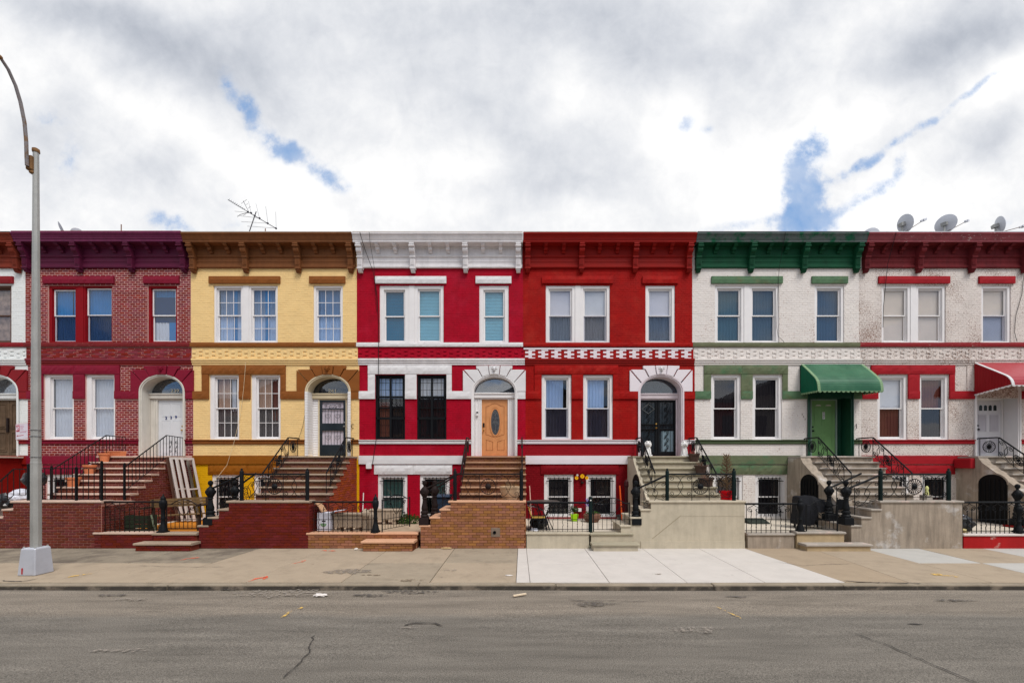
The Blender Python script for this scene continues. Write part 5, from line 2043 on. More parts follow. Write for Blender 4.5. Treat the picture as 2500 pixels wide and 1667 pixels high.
zc = WZ(1299)
low_wall('low dark red brick wall with pale cap between the two brick stoops', WX(229), WX(376), zc, b2f, pm('dark_red_mortar', (124, 52, 42), bump=.2), cap1)
yard_steps('two brick steps with worn stone slabs into the yard beside the lamp', WX(376) + .003, WX(484.5), zc - .01, WX(357), WX(494), WZ(1321) + .02, b2f, m2, cap2)
low_wall('long tan brick wall with salmon cap in front of the crimson house', WX(749), WX(1020.5), zc - .01, brick_mat('low_wall_brick', (146, 98, 66), isl=.18), m3, cap3, nind=200)
st = yard_steps('single tan brick step block with salmon slab on the pavement', WX(749) + 9, WX(749) + 9.1, .3, WX(895), WX(1019.5), WZ(1321) + .02, brick_mat('low_wall_brick', (0, 0, 0)), m3, cap3) if False else None
sp_ = thing('yard_step', 'single tan brick step block with a salmon slab on the pavement', 'steps', (WX(957), YW - .2, 0))
bx('step_core', m3, sp_, WX(899), WX(1016), YW - .38, YW - .02, 0, .205)
bull(WX(895), WX(1019.5), YW - .42, YW - .018, .265, .06).build('step_slab', cap3, sp_)
bricks(sp_, 'f', YW - .38, brick_rows(WX(899), WX(1016), 0, .205, .2, .0726), .010, .012, brick_mat('low_wall_brick', (0, 0, 0)), 30)
w4 = low_wall('low buff rendered wall under the fence of the red house', WX(1284), WX(1440), zc, conc4, conc4, conc4, brick=False)
yard_steps('two buff concrete steps below the gate of the red house', WX(1440) + .003, WX(1545), zc - .01, WX(1440), WX(1552), WZ(1323) + .02, conc4s, conc4, conc4s, brick=False)
low_wall('patched concrete wall under the fence in front of the green trimmed house', WX(1824), WX(1941), zc - .03, conc5, conc5, conc5s, brick=False)
yard_steps('two old stone steps with a grey patch before the green door house', WX(1940) + .003, WX(2060), zc + .02, WX(1945), WX(2102), WZ(1322), conc5s, pm('ochre_old_stone', (176, 156, 124), rough=.9, var=.2, grime=.35, bump=.4), conc5s, brick=False)
red_w = pm('scraped_red_wall', (162, 28, 30), rough=.75, var=.1, grain=.1, bump=.3, c2=(188, 160, 150), c2t=(.64, .70), c2s=1.1, streak=.15)
low_wall('low red painted wall with scuffed end at the right edge', WX(2351), WX(2600), zc - .04, red_w, red_w, pm('whitish_cap', (206, 196, 190), rough=.85, bump=.3), brick=False)

zb, ztf = zc, WZ(1225.5)
yy = YW + .07
area_fence('black iron fence with ring scrolls in front of the wooden bench', WX(247), WX(386), yy, zb, ztf, rusty_iron)
area_fence('thin iron fence in front of the cardboard box and stone planters', WX(760), WX(908), yy, zb, ztf, rusty_iron)
area_fence('black iron fence with twisted bars beside the patio chair', WX(1287), WX(1438), yy, zb, ztf - .02, iron)
area_fence('iron fence with scrolls in front of the barred window of the green trimmed house', WX(1822), WX(1950), yy, zb - .03, ztf - .05, iron)
area_fence('iron fence with double ring scrolls above the red wall at the right edge', WX(2353), WX(2590), yy, zb - .04, ztf - .01, iron)
for px, y1, lbl in ((393, 1206, 'dark turned iron gate post at the end of the bench fence'), (914.6, 1206, 'turned iron gate post beside the open gate of the crimson house'), (1957.7, 1213, 'squat iron gate post next to the bowed gate of the green trimmed house'), (2494, 1226, 'dark iron gate post cut by the right edge')):
    g = thing('gate_post', lbl, 'gate post', (WX(px), yy, zc), 'turned iron gate posts')
    small_newel(g, WX(px), yy, zc - .02, WZ(y1) - zc + .02, iron, 'post_shaft')
    bx('post_foot', iron, g, WX(px) - .10, WX(px) + .10, yy - .1, yy + .1, zc - .01, zc + .03)
g = thing('gate_post', 'plain round black gate post beside the yard of the red house', 'gate post', (WX(1442), yy, zc))
MB().lathe([(.055, zc - .02), (.055, WZ(1216)), (.045, WZ(1213)), (.01, WZ(1212))], (WX(1442.5), yy, 0), 12).build('post_shaft', iron_green, g, smooth=True)
MB().lathe([(.02, 0), (.018, .01), (.003, .012)], (WX(1442.5), yy - .055, WZ(1221)), 8, Vector((0, -1, 0)).to_track_quat('Z', 'Y').to_matrix()).build('rivet', white, g)
gate('iron gate with bowed top standing open beside the yellow house newel', (WX(400), yy + .02), (WX(482), yy + .04), zb + .03, WZ(1232), rusty_iron, crown=.14)
gate('narrow iron gate swung open into the yard of the crimson house', (WX(931), yy), (WX(938) + .42, yy + .95), zb, WZ(1222), iron, crown=.12, n=10)
gate('closed iron gate with bowed top rail in front of the red house', (WX(1450), yy), (WX(1538), yy), zb + .01, WZ(1229), iron, crown=.15)
gate('iron gate with bowed top in front of the dark covered grill', (WX(1973), yy), (WX(2049), yy), zb + .02, WZ(1234), iron, crown=.16)

# ------------------------------------------------------------------ ground
def poly_slab(name, mat, parent, pts, z0, z1):
    n = len(pts)
    mb = MB()
    mb.v = [(x, y, z0) for x, y in pts] + [(x, y, z1) for x, y in pts]
    mb.f = [tuple(range(n - 1, -1, -1)), tuple(range(n, 2 * n))] + [(i, (i + 1) % n, n + (i + 1) % n, n + i) for i in range(n)]
    return mb.build(name, mat, parent, bevel=.006)


YC = -6.76
tan_s = pm('tan_pavement', (183, 166, 144), rough=.95, var=.07, grain=.16, gscale=160, bump=.35, grime=.26, spots=.3, k=.78)
tan_s2 = pm('tan_pavement_worn', (172, 158, 138), rough=.95, var=.10, grain=.2, gscale=120, bump=.45, grime=.34, spots=.3, k=.78)
brn_s = pm('brown_pavement', (182, 163, 139), rough=.95, var=.08, grain=.18, gscale=150, bump=.4, grime=.15, k=.76)
new_s = pm('new_pale_concrete', (222, 215, 207), rough=.9, var=.05, grain=.07, bump=.2, grime=.12, spots=.16, k=.76)
wht_s = pm('pale_grey_pavement', (202, 199, 192), rough=.95, var=.05, grain=.10, bump=.3, grime=.10, k=.76)
asp_s = pm('patched_asphalt_walk', (160, 148, 130), rough=.95, var=.16, grain=.3, gscale=90, bump=.6, grime=.3, c2=(130, 119, 106), c2t=(.48, .60), c2s=1.0, k=.74)
curb_m = pm('wet_tar_shaded_kerb', (78, 73, 67), c2=(120, 110, 98), c2t=(.5,.62), c2s=2.5, rough=.8, var=.35, grain=.2, bump=.4, k=.9)  # dark from wet tar stain plus the face's own shade painted in
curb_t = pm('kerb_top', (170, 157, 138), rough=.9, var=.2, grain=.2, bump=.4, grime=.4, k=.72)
base = bx('pavement', pm('pavement_joint', (140, 126, 108), rough=1, grain=.3, k=.8), None, -45, 45, YC + .02, 9.0, -.30, -.03)
base['kind'] = 'structure'
ym = -5.02
# joints at the wall line and at the kerb line
def J(xw, xk):
    return (xw, xk)
jl = [(-17.0, -17.4), (-14.2, -14.6), (-11.6, -12.1), (-8.9, -9.1), (-7.0, -7.2), (-5.2, -5.3), (-3.52, -3.46), (-1.77, -1.75), (-.06, -.08)]
jl2 = [(.16, .19), (1.74, 1.72), (3.30, 3.22), (4.83, 4.72), (6.03, 6.28)]
jr = [(6.03, 6.28), (7.9, 7.5), (9.3, 9.1), (10.8, 10.5), (12.5, 12.2), (14.2, 14.0), (16.2, 16.0), (18.4, 18.2), (24, 24), (34, 34)]
def lay(jn, mats, zt=-.0, ybk=-2.9, split=True, mort=.007):
    for i in range(len(jn) - 1):
        (a0, a1), (b0, b1) = jn[i], jn[i + 1]
        m = mats[i % len(mats)]
        f = (ybk - ym) / (ybk - YC)
        am, bm_ = a0 + (a1 - a0) * f, b0 + (b1 - b0) * f
        q = mort
        dz = rnd.uniform(-.004, .004)
        if split:
            poly_slab('paving_slab', m[0], base, [(am + q, ym + q), (bm_ - q, ym + q), (b0 - q, ybk), (a0 + q, ybk)], -.05, zt + dz)
            poly_slab('paving_slab', m[1], base, [(a1 + q, YC + .16), (b1 - q, YC + .16), (bm_ - q, ym - q), (am + q, ym - q)], -.05, zt + dz * .5)
        else:
            poly_slab('paving_slab', m[0], base, [(a1 + q, YC + .16), (b1 - q, YC + .16), (b0 - q, ybk), (a0 + q, ybk)], -.05, zt + dz)
poly_slab('paving_slab', asp_s, base, [(-45, YC + .16), (-17.41, YC + .16), (-17.01, -2.9), (-45, -2.9)], -.05, 0)
lay(jl[:4], [(asp_s, asp_s), (asp_s, tan_s2), (asp_s, tan_s)])
lay(jl[3:6], [(asp_s, tan_s), (tan_s, tan_s)])
lay(jl[5:], [(tan_s, tan_s), (tan_s, tan_s2), (tan_s2, tan_s)])
lay([(-.06, -.08), (.16, .19)], [(new_s, new_s)], mort=.004)
lay(jl2, [(new_s, new_s)], mort=.004, zt=.002)
lay(jr, [(brn_s, brn_s), (tan_s, tan_s), (wht_s, tan_s), (tan_s, wht_s), (wht_s, wht_s), (brn_s, tan_s)])
# kerb stones
x = -45.0
ks = thing('kerb', 'long granite kerb along the far edge of the roadway', 'kerb', (0, YC, 0))
del ks['category']
ks['kind'] = 'structure'
i = 0
while x < 45:
    L = 2.2 + rnd.random() * .8
    yo = rnd.uniform(-.012, .012)
    zz = rnd.uniform(-.012, .002)
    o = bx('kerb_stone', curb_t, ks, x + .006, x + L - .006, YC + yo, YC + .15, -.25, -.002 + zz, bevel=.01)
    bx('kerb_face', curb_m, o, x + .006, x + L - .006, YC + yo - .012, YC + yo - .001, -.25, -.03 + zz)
    x += L
    i += 1

# road
def road_mat():
    m = bpy.data.materials.new('asphalt')
    m.use_nodes = True
    t = NT(m.node_tree)
    bs = t.n['Principled BSDF']
    geo = t.node('ShaderNodeNewGeometry')
    pos = geo.outputs['Position']
    sep = t.node('ShaderNodeSeparateXYZ')
    t.l.new(pos, sep.inputs[0])
    lane = t.rng(t.m('ADD', sep.outputs[1], t.m('MULTIPLY', t.noise(pos, .8, 4), .25)), -8.12, -7.80, 0, 1, True)
    c0 = alb((128, 122, 113), .68)
    c1 = alb((146, 136, 123), .68)
    col = t.mix(lane, c0, c1)
    st = t.mapping(pos, scale=(.5, 3.5, 1))
    n1 = t.noise(st, 1.1, 6, .62)
    pb = t.rng(t.noise(st, 1.6, 7, .7, .5), .60, .70, 0, 1)
    fac = t.rng(n1, .25, .75, .68, 1.30)
    stone = t.noise(pos, 75, 3, .7)
    fac = t.m('MULTIPLY', fac, t.rng(stone, .30, .70, .35, 1.8))
    fac = t.m('MULTIPLY', fac, t.rng(t.noise(pos, 240, 2), .3, .7, .72, 1.28))
    fac = t.m('MULTIPLY', fac, t.m('SUBTRACT', 1, t.m('MULTIPLY', t.m('MULTIPLY', pb, lane), .38)))
    v = t.node('ShaderNodeVectorMath', operation='SCALE')
    t.l.new(col, v.inputs[0])
    t.put(v.inputs['Scale'], fac)
    # pale and warm aggregate specks
    vo = t.node('ShaderNodeTexVoronoi')
    t.l.new(pos, vo.inputs['Vector'])
    vo.inputs['Scale'].default_value = 34
    big = t.noise(pos, 1.3, 5)
    sp = t.m('MULTIPLY', t.rng(vo.outputs['Distance'], .10, .20, 1, 0), t.rng(big, .42, .62, 0, .8))
    cc = t.mix(sp, v.outputs[0], alb((170, 160, 148), .8))
    t.l.new(cc, bs.inputs['Base Color'])
    bs.inputs['Roughness'].default_value = .88
    bs.inputs['Specular IOR Level'].default_value = .25
    bp = t.node('ShaderNodeBump')
    bp.inputs['Strength'].default_value = .7
    bp.inputs['Distance'].default_value = .012
    t.put(bp.inputs['Height'], t.m('ADD', stone, t.m('MULTIPLY', n1, 1.5)))
    t.l.new(bp.outputs[0], bs.inputs['Normal'])
    return m


ROADZ = -.105
road = MB()
nx, ny = 60, 20
for j in range(ny + 1):
    for i in range(nx + 1):
        X_, Y_ = -60 + 120 * i / nx, -17.6 + (17.6 + YC) * j / ny + (.0 if j < ny else .05)
        road.v.append((X_, Y_, ROADZ + .012 * sin(X_ * .7 + Y_) * sin(Y_ * 1.3)))
for j in range(ny):
    for i in range(nx):
        a = j * (nx + 1) + i
        road.f.append((a, a + 1, a + nx + 2, a + nx + 1))
asph = road_mat()
ro = road.build('road', asph, None, smooth=True)
ro['kind'] = 'structure'
gr = bx('ground', pm('far_ground', (90, 88, 84), k=.74), None, -150, 150, -90, 150, -.45, -.32)
gr['kind'] = 'structure'
fs = bx('opposite_pavement', tan_s, None, -60, 60, -21, -17.6, -.3, .0)
fs['kind'] = 'structure'

# cracks, patches and sprayed marks: thin sheets on the surface
crackm = spray_mat('crack_dark', (50, 47, 44), 1.0)


def ribbon(name, mat, parent, pts, w, z, seed=0, rag=.5):
    r = random.Random(seed)
    mb = MB()
    P = []
    for a, b in zip(pts[:-1], pts[1:]):
        n = max(2, int((Vector(b) - Vector(a)).length / .07))
        for i in range(n):
            q = Vector(a).lerp(Vector(b), i / n)
            P.append(q + Vector((r.uniform(-1, 1), r.uniform(-1, 1))) * w * rag * 2)
    P.append(Vector(pts[-1]))
    for i, p in enumerate(P):
        d = (P[min(i + 1, len(P) - 1)] - P[max(i - 1, 0)]).normalized()
        nn = Vector((-d.y, d.x)) * w * r.uniform(.3, 1) * (1 if 0 < i < len(P) - 1 else .1)
        mb.v += [(p.x + nn.x, p.y + nn.y, z), (p.x - nn.x, p.y - nn.y, z)]
    for i in range(len(P) - 1):
        a = 2 * i
        mb.f.append((a, a + 1, a + 3, a + 2))
    return mb.build(name, mat, parent, normals=False)


def gp(px, py, h=0.0):
    d = F * (EYE - h) / (py - 1130)
    return ((px - 1270) * d / F, d - D)


def blotch(name, mat, parent, c, rx, ry, z, seed=0, n=22, rag=.35):
    r = random.Random(seed)
    mb = MB()
    pts = []
    for i in range(n):
        a = 2 * pi * i / n
        k = 1 + r.uniform(-rag, rag)
        pts.append((c[0] + rx * cos(a) * k, c[1] + ry * sin(a) * k, z))
    mb.v = [(c[0], c[1], z)] + pts
    mb.f = [(0, 1 + i, 1 + (i + 1) % n) for i in range(n)]
    return mb.build(name, mat, parent, normals=False)


RZ = ROADZ + .020
ribbon('crack', crackm, ro, [gp(p, q, RZ) for p, q in ((2075, 1541), (2118, 1556), (2170, 1574), (2230, 1600), (2300, 1629), (2370, 1658), (2420, 1680))], .013, RZ, 1, .8)
ribbon('crack', crackm, ro, [gp(p, q, RZ) for p, q in ((768, 1548), (757, 1570), (752, 1592), (738, 1612), (715, 1632), (690, 1655))], .010, RZ, 2, 1.0)
ribbon('crack', crackm, ro, [gp(p, q, RZ) for p, q in ((987, 1526), (1000, 1521), (1030, 1519), (1062, 1520), (1082, 1527))], .022, RZ, 3, .3)
ribbon('crack', crackm, ro, [gp(p, q, RZ) for p, q in ((1387, 1462), (1430, 1466), (1475, 1464), (1580, 1467))], .014, RZ, 4, .5)
ribbon('crack', crackm, ro, [gp(p, q, RZ) for p, q in ((2215, 1522), (2240, 1523), (2255, 1522))], .03, RZ, 5, .2)
darkp = spray_mat('tar_stain', (84, 79, 74), .55)
palep = spray_mat('pale_dust', (140, 131, 121), .45)
for i, (p, q, a, b) in enumerate(((1000, 1443, .45, .10), (560, 1437, .3, .05), (1450, 1473, .35, .10), (1800, 1455, .2, .05), (2330, 1464, .45, .05), (270, 1452, .25, .06), (900, 1452, .3, .08))):
    c = gp(p, q, RZ)
    blotch('stain', darkp, ro, c, a, b, RZ + .002, i)
for i, (p, q, a, b) in enumerate(((700, 1447, .9, .22), (330, 1462, .3, .06), (290, 1586, .5, .05), (1000, 1531, .14, .03), (1700, 1535, .4, .12))):
    c = gp(p, q, RZ)
    blotch('stain', palep, ro, c, a, b, RZ + .004, 40 + i)
org_p = spray_mat('orange_spray', (255, 110, 70), .75)
yel_p = spray_mat('yellow_spray', (222, 180, 84), .55)
brn_p = spray_mat('brown_stain', (120, 104, 84), .5)
SZ = .010
ribbon('spray_mark', org_p, base, [gp(437, 1368), gp(455, 1364), gp(490, 1361)], .045, SZ, 11, .4)
ribbon('spray_mark', org_p, base, [gp(712, 1376), gp(738, 1372), gp(746, 1368), gp(730, 1371)], .025, SZ, 12, .5)
ribbon('spray_mark', org_p, base, [gp(606, 1420), gp(630, 1412), gp(655, 1406), gp(640, 1415)], .05, SZ, 13, .4)
ribbon('spray_mark', org_p, base, [gp(785, 1344), gp(820, 1345)], .05, SZ, 14, .3)
ribbon('spray_mark', yel_p, base, [gp(165, 1408), gp(190, 1403), gp(222, 1402)], .08, SZ, 15, .4)
ribbon('spray_mark', yel_p, base, [gp(2268, 1402), gp(2310, 1404), gp(2340, 1406)], .10, SZ, 16, .4)
ribbon('spray_mark', yel_p, ro, [gp(683, 1508, RZ), gp(705, 1494, RZ), gp(750, 1478, RZ)], .03, RZ + .006, 17, .4)
ribbon('spray_mark', yel_p, ro, [gp(1750, 1480, RZ), gp(1810, 1510, RZ)], .02, RZ + .006, 18, .4)
for i, (p, q, a, b, m_) in enumerate(((905, 1404, .22, .05, brn_p), (850, 1395, .45, .22, spray_mat('grey_damp', (132, 122, 110), .6)), (1003, 1417, .25, .08, brn_p), (1100, 1392, .14, .06, palep), (1605, 1402, .10, .03, brn_p))):
    blotch('stain', m_, base, gp(p, q), a, b, SZ + .001 * i, 60 + i)
ribbon('crack', crackm, base, [gp(338, 1381), gp(400, 1383), gp(470, 1384), gp(550, 1384)], .010, SZ, 21, .4)
ribbon('crack', crackm, base, [gp(0, 1417), gp(50, 1420), gp(95, 1412)], .02, SZ, 22, .5)
ribbon('crack', crackm, base, [gp(1900, 1372), gp(1960, 1381), gp(2010, 1378), gp(2075, 1376)], .010, SZ, 23, .8)
ribbon('crack', crackm, base, [gp(2060, 1418), gp(2100, 1421), gp(2250, 1424)], .02, SZ, 24, .6)

# ------------------------------------------------------------------ lamp post
galv = pm('galvanised_steel', (164, 164, 160), rough=.5, var=.12, grain=.16, gscale=60, bump=.2, metal=.15, streak=.2, spec=.5, k=.95)
rust = pm('rusty_bracket', (124, 92, 60), rough=.8, var=.3, grain=.2, bump=.4)
ysx = -5.975
lx = -10.07
lamp = thing('street_lamp', 'tall galvanised street lamp with tapered square base and curved arm at the left', 'street lamp', (lx, ysx, 0))
mb = MB()
b0, b1, zt_ = .182, .152, .56
mb.v = [(lx + sx * b, ysx + sy * b, z) for (b, z) in ((b0, 0), (b0, .03), (b1, zt_ - .03), (b1 - .015, zt_)) for sx, sy in ((-1, -1), (1, -1), (1, 1), (-1, 1))]
mb.f = [(3, 2, 1, 0), (12, 13, 14, 15)] + [(4 * r + i, 4 * r + (i + 1) % 4, 4 * r + 4 + (i + 1) % 4, 4 * r + 4 + i) for r in range(3) for i in range(4)]
paint_g = pm('silver_grey_paint', (178, 181, 190), rough=.4, var=.08, grain=.06, bump=.15, grime=.15, spec=.5, k=1.0)
mb.build('lamp_base', paint_g, lamp, bevel=.015)
b = MB()
for sx, sy in ((-1, -1), (1, -1), (1, 1), (-1, 1)):
    b.lathe([(.018, zt_), (.018, zt_ + .015), (.009, zt_ + .025)], (lx + sx * .115, ysx + sy * .115, 0), 6)
b.build('anchor_bolt', galv, lamp)
poleprof = [(.088, zt_ - .01), (.086, 1.2), (.083, 2.28), (.085, 2.30), (.081, 2.33), (.074, 4.2), (.060, 6.4), (.048, 8.75)]
pl = MB()
rot8 = Matrix.Rotation(pi / 8, 3, 'Z')
pl.lathe([(r * 1.03, h) for r, h in poleprof], (lx, ysx, 0), 8, rot8)
pl.build('pole', galv, lamp)
MB().lathe([(.06, 8.75), (.065, 8.77), (.06, 8.82), (.03, 8.84)], (lx, ysx, 0), 8, rot8).build('pole_cap', rust, lamp)
for z in (2.42, 2.85, 2.98):
    MB().lathe([(.089, z), (.089, z + .012)], (lx, ysx, 0), 16).build('band', steel, lamp)
arm = []
for px, py in ((66, 405), (65, 385), (64, 345), (60, 300), (50, 250), (38, 210), (20, 170), (0, 140), (-40, 100), (-110, 62), (-220, 40)):
    d = (lx - .04) * -F / (1270 - px)
    arm.append((lx - .04, d - D, EYE + (1130 - py) * d / F))
MB().tube(arm, [.032] * 5 + [.030, .029, .028, .026, .025, .024], 8).build('arm', pm('weathered_arm', (128, 122, 122), rough=.6, var=.25, grain=.25, bump=.3, c2=(120, 96, 76), c2t=(.52, .6), c2s=4), lamp, smooth=True)
MB().box(lx - .12, lx + .01, ysx - .10, ysx - .01, 8.34, 8.64).box(lx - .08, lx + .01, ysx - .08, ysx + .06, 8.28, 8.35).build('arm_clamp', rust, lamp, bevel=.02)
MB().ball(arm[7], .04, 8, 6).build('arm_joint', rust, lamp, smooth=True)
e = Vector(arm[-1])
MB().lathe([(.05, -.35), (.12, -.25), (.16, 0), (.14, .25), (.04, .38)], e + Vector((0, -.25, .0)), 12, Vector((0, -1, .05)).to_track_quat('Z', 'Y').to_matrix(), sy=.6).build('lamp_head', galv, lamp, smooth=True)
bx('paint_daub', pm('red_daub', (170, 50, 50), bump=0), lamp, lx - .085, lx - .065, ysx - .190, ysx - .175, .04, .16)

sg = thing('parking_sign', 'white no parking sign with red symbol and arrow strapped to the lamp post', 'sign', (-10.2, ysx - .1, 2.6))
dd = 8.55
sp = lambda px, py: at(px, py, dd + (px - 68) * -.004)
c = [at(38.3, 1035, 8.95), at(68.5, 1032.5, 8.80), at(68.5, 1069.5, 8.80), at(38.3, 1073.5, 8.95)]
A, B, C_, D_ = c
nrm = (B - A).cross(D_ - A).normalized()
if nrm.y > 0:
    nrm = -nrm
def sq(u, v, o=0.):
    return A.lerp(B, u).lerp(D_.lerp(C_, u), v) + nrm * o
def splate(u0, u1, v0, v1, o, mat, nm, th=.002):
    m = MB()
    p = [sq(u0, v0, o), sq(u1, v0, o), sq(u1, v1, o), sq(u0, v1, o)]
    q = [a - nrm * th for a in p]
    m.v = [tuple(a) for a in p + q]
    m.f = [(0, 1, 2, 3), (7, 6, 5, 4), (0, 4, 5, 1), (1, 5, 6, 2), (2, 6, 7, 3), (3, 7, 4, 0)]
    return m.build(nm, mat, sg)
sred = pm('sign_red', (190, 30, 62), bump=0, grain=0, rough=.4)
swh = pm('sign_white', (226, 218, 228), bump=0, grain=0, rough=.4)
splate(0, 1, 0, 1, 0, sred, 'sign_border', .004)
splate(.02, .98, .015, .985, .002, swh, 'sign_plate')
splate(.07, .33, .08, .50, .004, sred, 'sign_symbol')
ring_ = MB()
rr = [sq(.20 + .10 * cos(a), .29 + .13 * sin(a), .006) for a in [2 * pi * i / 20 for i in range(20)]]
ring_.tube(rr, .0045, 4, closed=True)
ring_.tube([sq(.13, .20, .006), sq(.27, .38, .006)], .004, 4)
ring_.build('prohibition_ring', swh, sg)
pmk = MB()
pmk.tube([sq(.165, .37, .006), sq(.165, .20, .006), sq(.21, .19, .006), sq(.245, .235, .006), sq(.21, .28, .006), sq(.165, .28, .006)], .004, 4)
pmk.build('letter_p', swh, sg)
pk = pm('sign_faint_red', (214, 150, 172), bump=0, grain=0)
for i, (u0, u1, v) in enumerate(((.40, .66, .13), (.40, .70, .20), (.40, .60, .28), (.40, .64, .37), (.36, .9, .50), (.36, .85, .56))):
    splate(u0, u1, v, v + .022, .004, pk, 'text_line')
splate(.18, .66, .745, .775, .004, sred, 'arrow')
m = MB()
m.v = [tuple(sq(.08, .76, .005)), tuple(sq(.20, .715, .005)), tuple(sq(.20, .805, .005))]
m.f = [(0, 1, 2)]
m.build('arrow_head', sred, sg, normals=False)
splate(.96, 1.10, .08, .14, -.012, steel, 'bracket', .02)
splate(.96, 1.10, .86, .92, -.012, steel, 'bracket', .02)

# ------------------------------------------------------------------ houses across the street (seen only mirrored in the panes)
opp = [pm('opposite_brick', (110, 52, 44)), pm('opposite_grey', (120, 116, 112)), pm('opposite_tan', (140, 110, 86))]
OPL = ['reddish flat roofed house across the street facing the left edge', 'grey gabled house across the street facing the white house at the left edge', 'tan flat roofed house across the street facing the bare brick house',
       'reddish flat roofed house across the street facing the yellow house', 'grey gabled house across the street facing the crimson house', 'tan flat roofed house across the street facing the tan brick stoop',
       'reddish flat roofed house across the street facing the green trimmed house', 'grey gabled house across the street facing the peeling white house', 'tan flat roofed house across the street facing the right edge']
for i in range(9):
    xa = -31 + i * 7.2
    hh = (7.6, 8.2, 7.0)[i % 3]
    h = thing('row_house', OPL[i], 'house', (xa, -24, 0), 'houses across the street')
    bx('wall', opp[i % 3], h, xa, xa + 7.1, -31, -22, -.2, hh)
    if i % 3 == 1:
        MB().prism([(xa - .1, hh), (xa + 7.2, hh), (xa + 3.55, hh + 1.7)], -31, -21.8).build('roof', roofing, h)
    else:
        bx('roof', roofing, h, xa + .1, xa + 7.0, -31, -21.9, hh + .002, hh + .25)
    for q in (1.2, 3.4, 5.4):
        for zz in (1.5, 4.8):
            bx('window', pm('opposite_pane', (40, 44, 50), rough=.2), h, xa + q, xa + q + .9, -22.0, -21.95, zz, zz + 1.6)

# ------------------------------------------------------------------ roof things
dishm = pm('dish_grey', (200, 202, 208), rough=.55, var=.12, grain=.1, bump=.1)


def dish(label, px, py, dist, dia, nrm, feed, oval=1.0):
    c = at(px, py, dist)
    o = thing('satellite_dish', label, 'satellite dish', (c.x, c.y, 10.06), 'satellite dishes on the roofs')
    n = Vector(nrm).normalized()
    rot = n.to_track_quat('Z', 'Y').to_matrix()
    R = dia / 2
    prof = [(R * .02, -.10 * dia), (R * .5, -.075 * dia), (R * .85, -.025 * dia), (R, 0), (R * .98, .012), (R * .8, -.02 * dia), (R * .45, -.06 * dia), (R * .02, -.085 * dia)]
    MB().lathe(prof, c, 20, rot, sy=oval).build('reflector', dishm, o, smooth=True)
    b = c - n * .12
    m = MB()
    m.tube([b, (b.x, b.y, b.z - .18), (b.x, b.y, 10.06)], .028, 6)
    m.cbox(b, (.16, .12, .18), rot)
    m.tube([(b.x - .12, b.y + .1, 10.06), (b.x, b.y, b.z - .15)], .014, 4)
    m.tube([(b.x + .14, b.y + .1, 10.06), (b.x, b.y, b.z - .15)], .014, 4)
    m.build('mount', galv, o)
    if feed:
        e = at(*feed)
        low = c - Vector((0, 0, R * .95))
        MB().tube([low, e], .012, 5).build('feed_arm', pm('brown_arm', (120, 100, 92), bump=0), o)
        MB().cbox(e, (.11, .07, .12), rot).cbox(e - n * .10, (.06, .05, .06), rot).build('feed_horn', dishm, o)
    return o


dish('tilted grey dish on the roof left of the round one, above the peeling white house', 2210, 546, 15.6, .64, (.97, .04, .30), (2256, 537, 15.4))
dish('round grey dish seen from behind on the roof right of the narrow tilted one', 2309, 547, 15.6, .64, (.88, .46, .28), (2360, 540, 15.3))
dish('edge-on slim dish nearest the right edge of the roof line', 2441, 549, 15.6, .60, (.93, -.38, .18), (2500, 552, 15.4))
dish('low dish whose top just shows over the green and red cornice joint', 2125, 578, 15.8, .60, (.3, .9, .4), None)
dish('low dish whose top just shows over the plum cornice', 191, 575, 15.8, .50, (-.2, .9, .5), None)
o = thing('satellite_dish', 'thin edge of a dish leaning left on the roof above the plum cornice', 'satellite dish', (at(150, 560, 15.8).x, 1.0, 10.06), 'satellite dishes on the roofs')
c = at(151, 560, 15.8)
MB().lathe([(.01, -.03), (.2, -.02), (.26, 0), (.2, .004), (.01, -.01)], c, 18, Vector((.62, .68, .40)).to_track_quat('Z', 'Y').to_matrix()).build('reflector', dishm, o, smooth=True)
bx('mount', galv, o, c.x - .02, c.x + .02, c.y, c.y + .04, 10.06, c.z - .1)
for px, y0, y1, lb in ((296, 548, 575, 'thin rusty vent pipe standing on the roof of the bare brick house'), (645, 558, 575, 'short grey pipe stub under the roof antenna')):
    o = thing('vent_pipe', lb, 'pipe', (at(px, 570, 15.5).x, .7, 10.0))
    a, b = at(px, y1, 15.5), at(px + (3 if px > 600 else 0), y0, 15.5)
    MB().tube([(a.x, a.y, 10.0), b], .016, 6).build('pipe', pm('rust_pipe', (130, 96, 78), bump=0), o)
o = thing('roof_antenna', 'spidery television antenna leaning over the roof of the yellow house', 'antenna', (at(608, 568, 16).x, 1.2, 10.0))
k = 180 / 2352
A = lambda x, y, dd=16.: at(530 + x * k, 470 + y * k, dd)
am = pm('antenna_metal', (60, 58, 66), rough=.5, bump=0)
ml = pm('antenna_light_metal', (120, 120, 122), rough=.4, bump=0)
foot = A(1015, 1290)
MB().tube([(foot.x - .1, foot.y, 10.0), foot, A(1248, 610)], .016, 6).build('mast', am, o)
MB().tube([A(350, 235), A(1020, 640), A(1885, 1150)], .013, 5).build('boom', am, o)
for p, q in (((1000, 280), (1085, 650)), ((1235, 340), (1355, 830)), ((1550, 440), (1620, 985)), ((1870, 620), (1885, 1145))):
    MB().tube([A(*p, 16.5), A(*q)], .006, 4).build('element', ml, o)
for p, q in (((560, 600), (960, 640)), ((640, 735), (1320, 818)), ((770, 930), (1610, 985)), ((960, 1075), (1870, 1140))):
    MB().tube([A(*p, 15.5), A(*q)], .006, 4).build('element', ml, o)
MB().tube([A(835, 270), A(1010, 620)], .009, 4).tube([A(710, 715), A(980, 645)], .009, 4).build('reflector_arm', am, o)
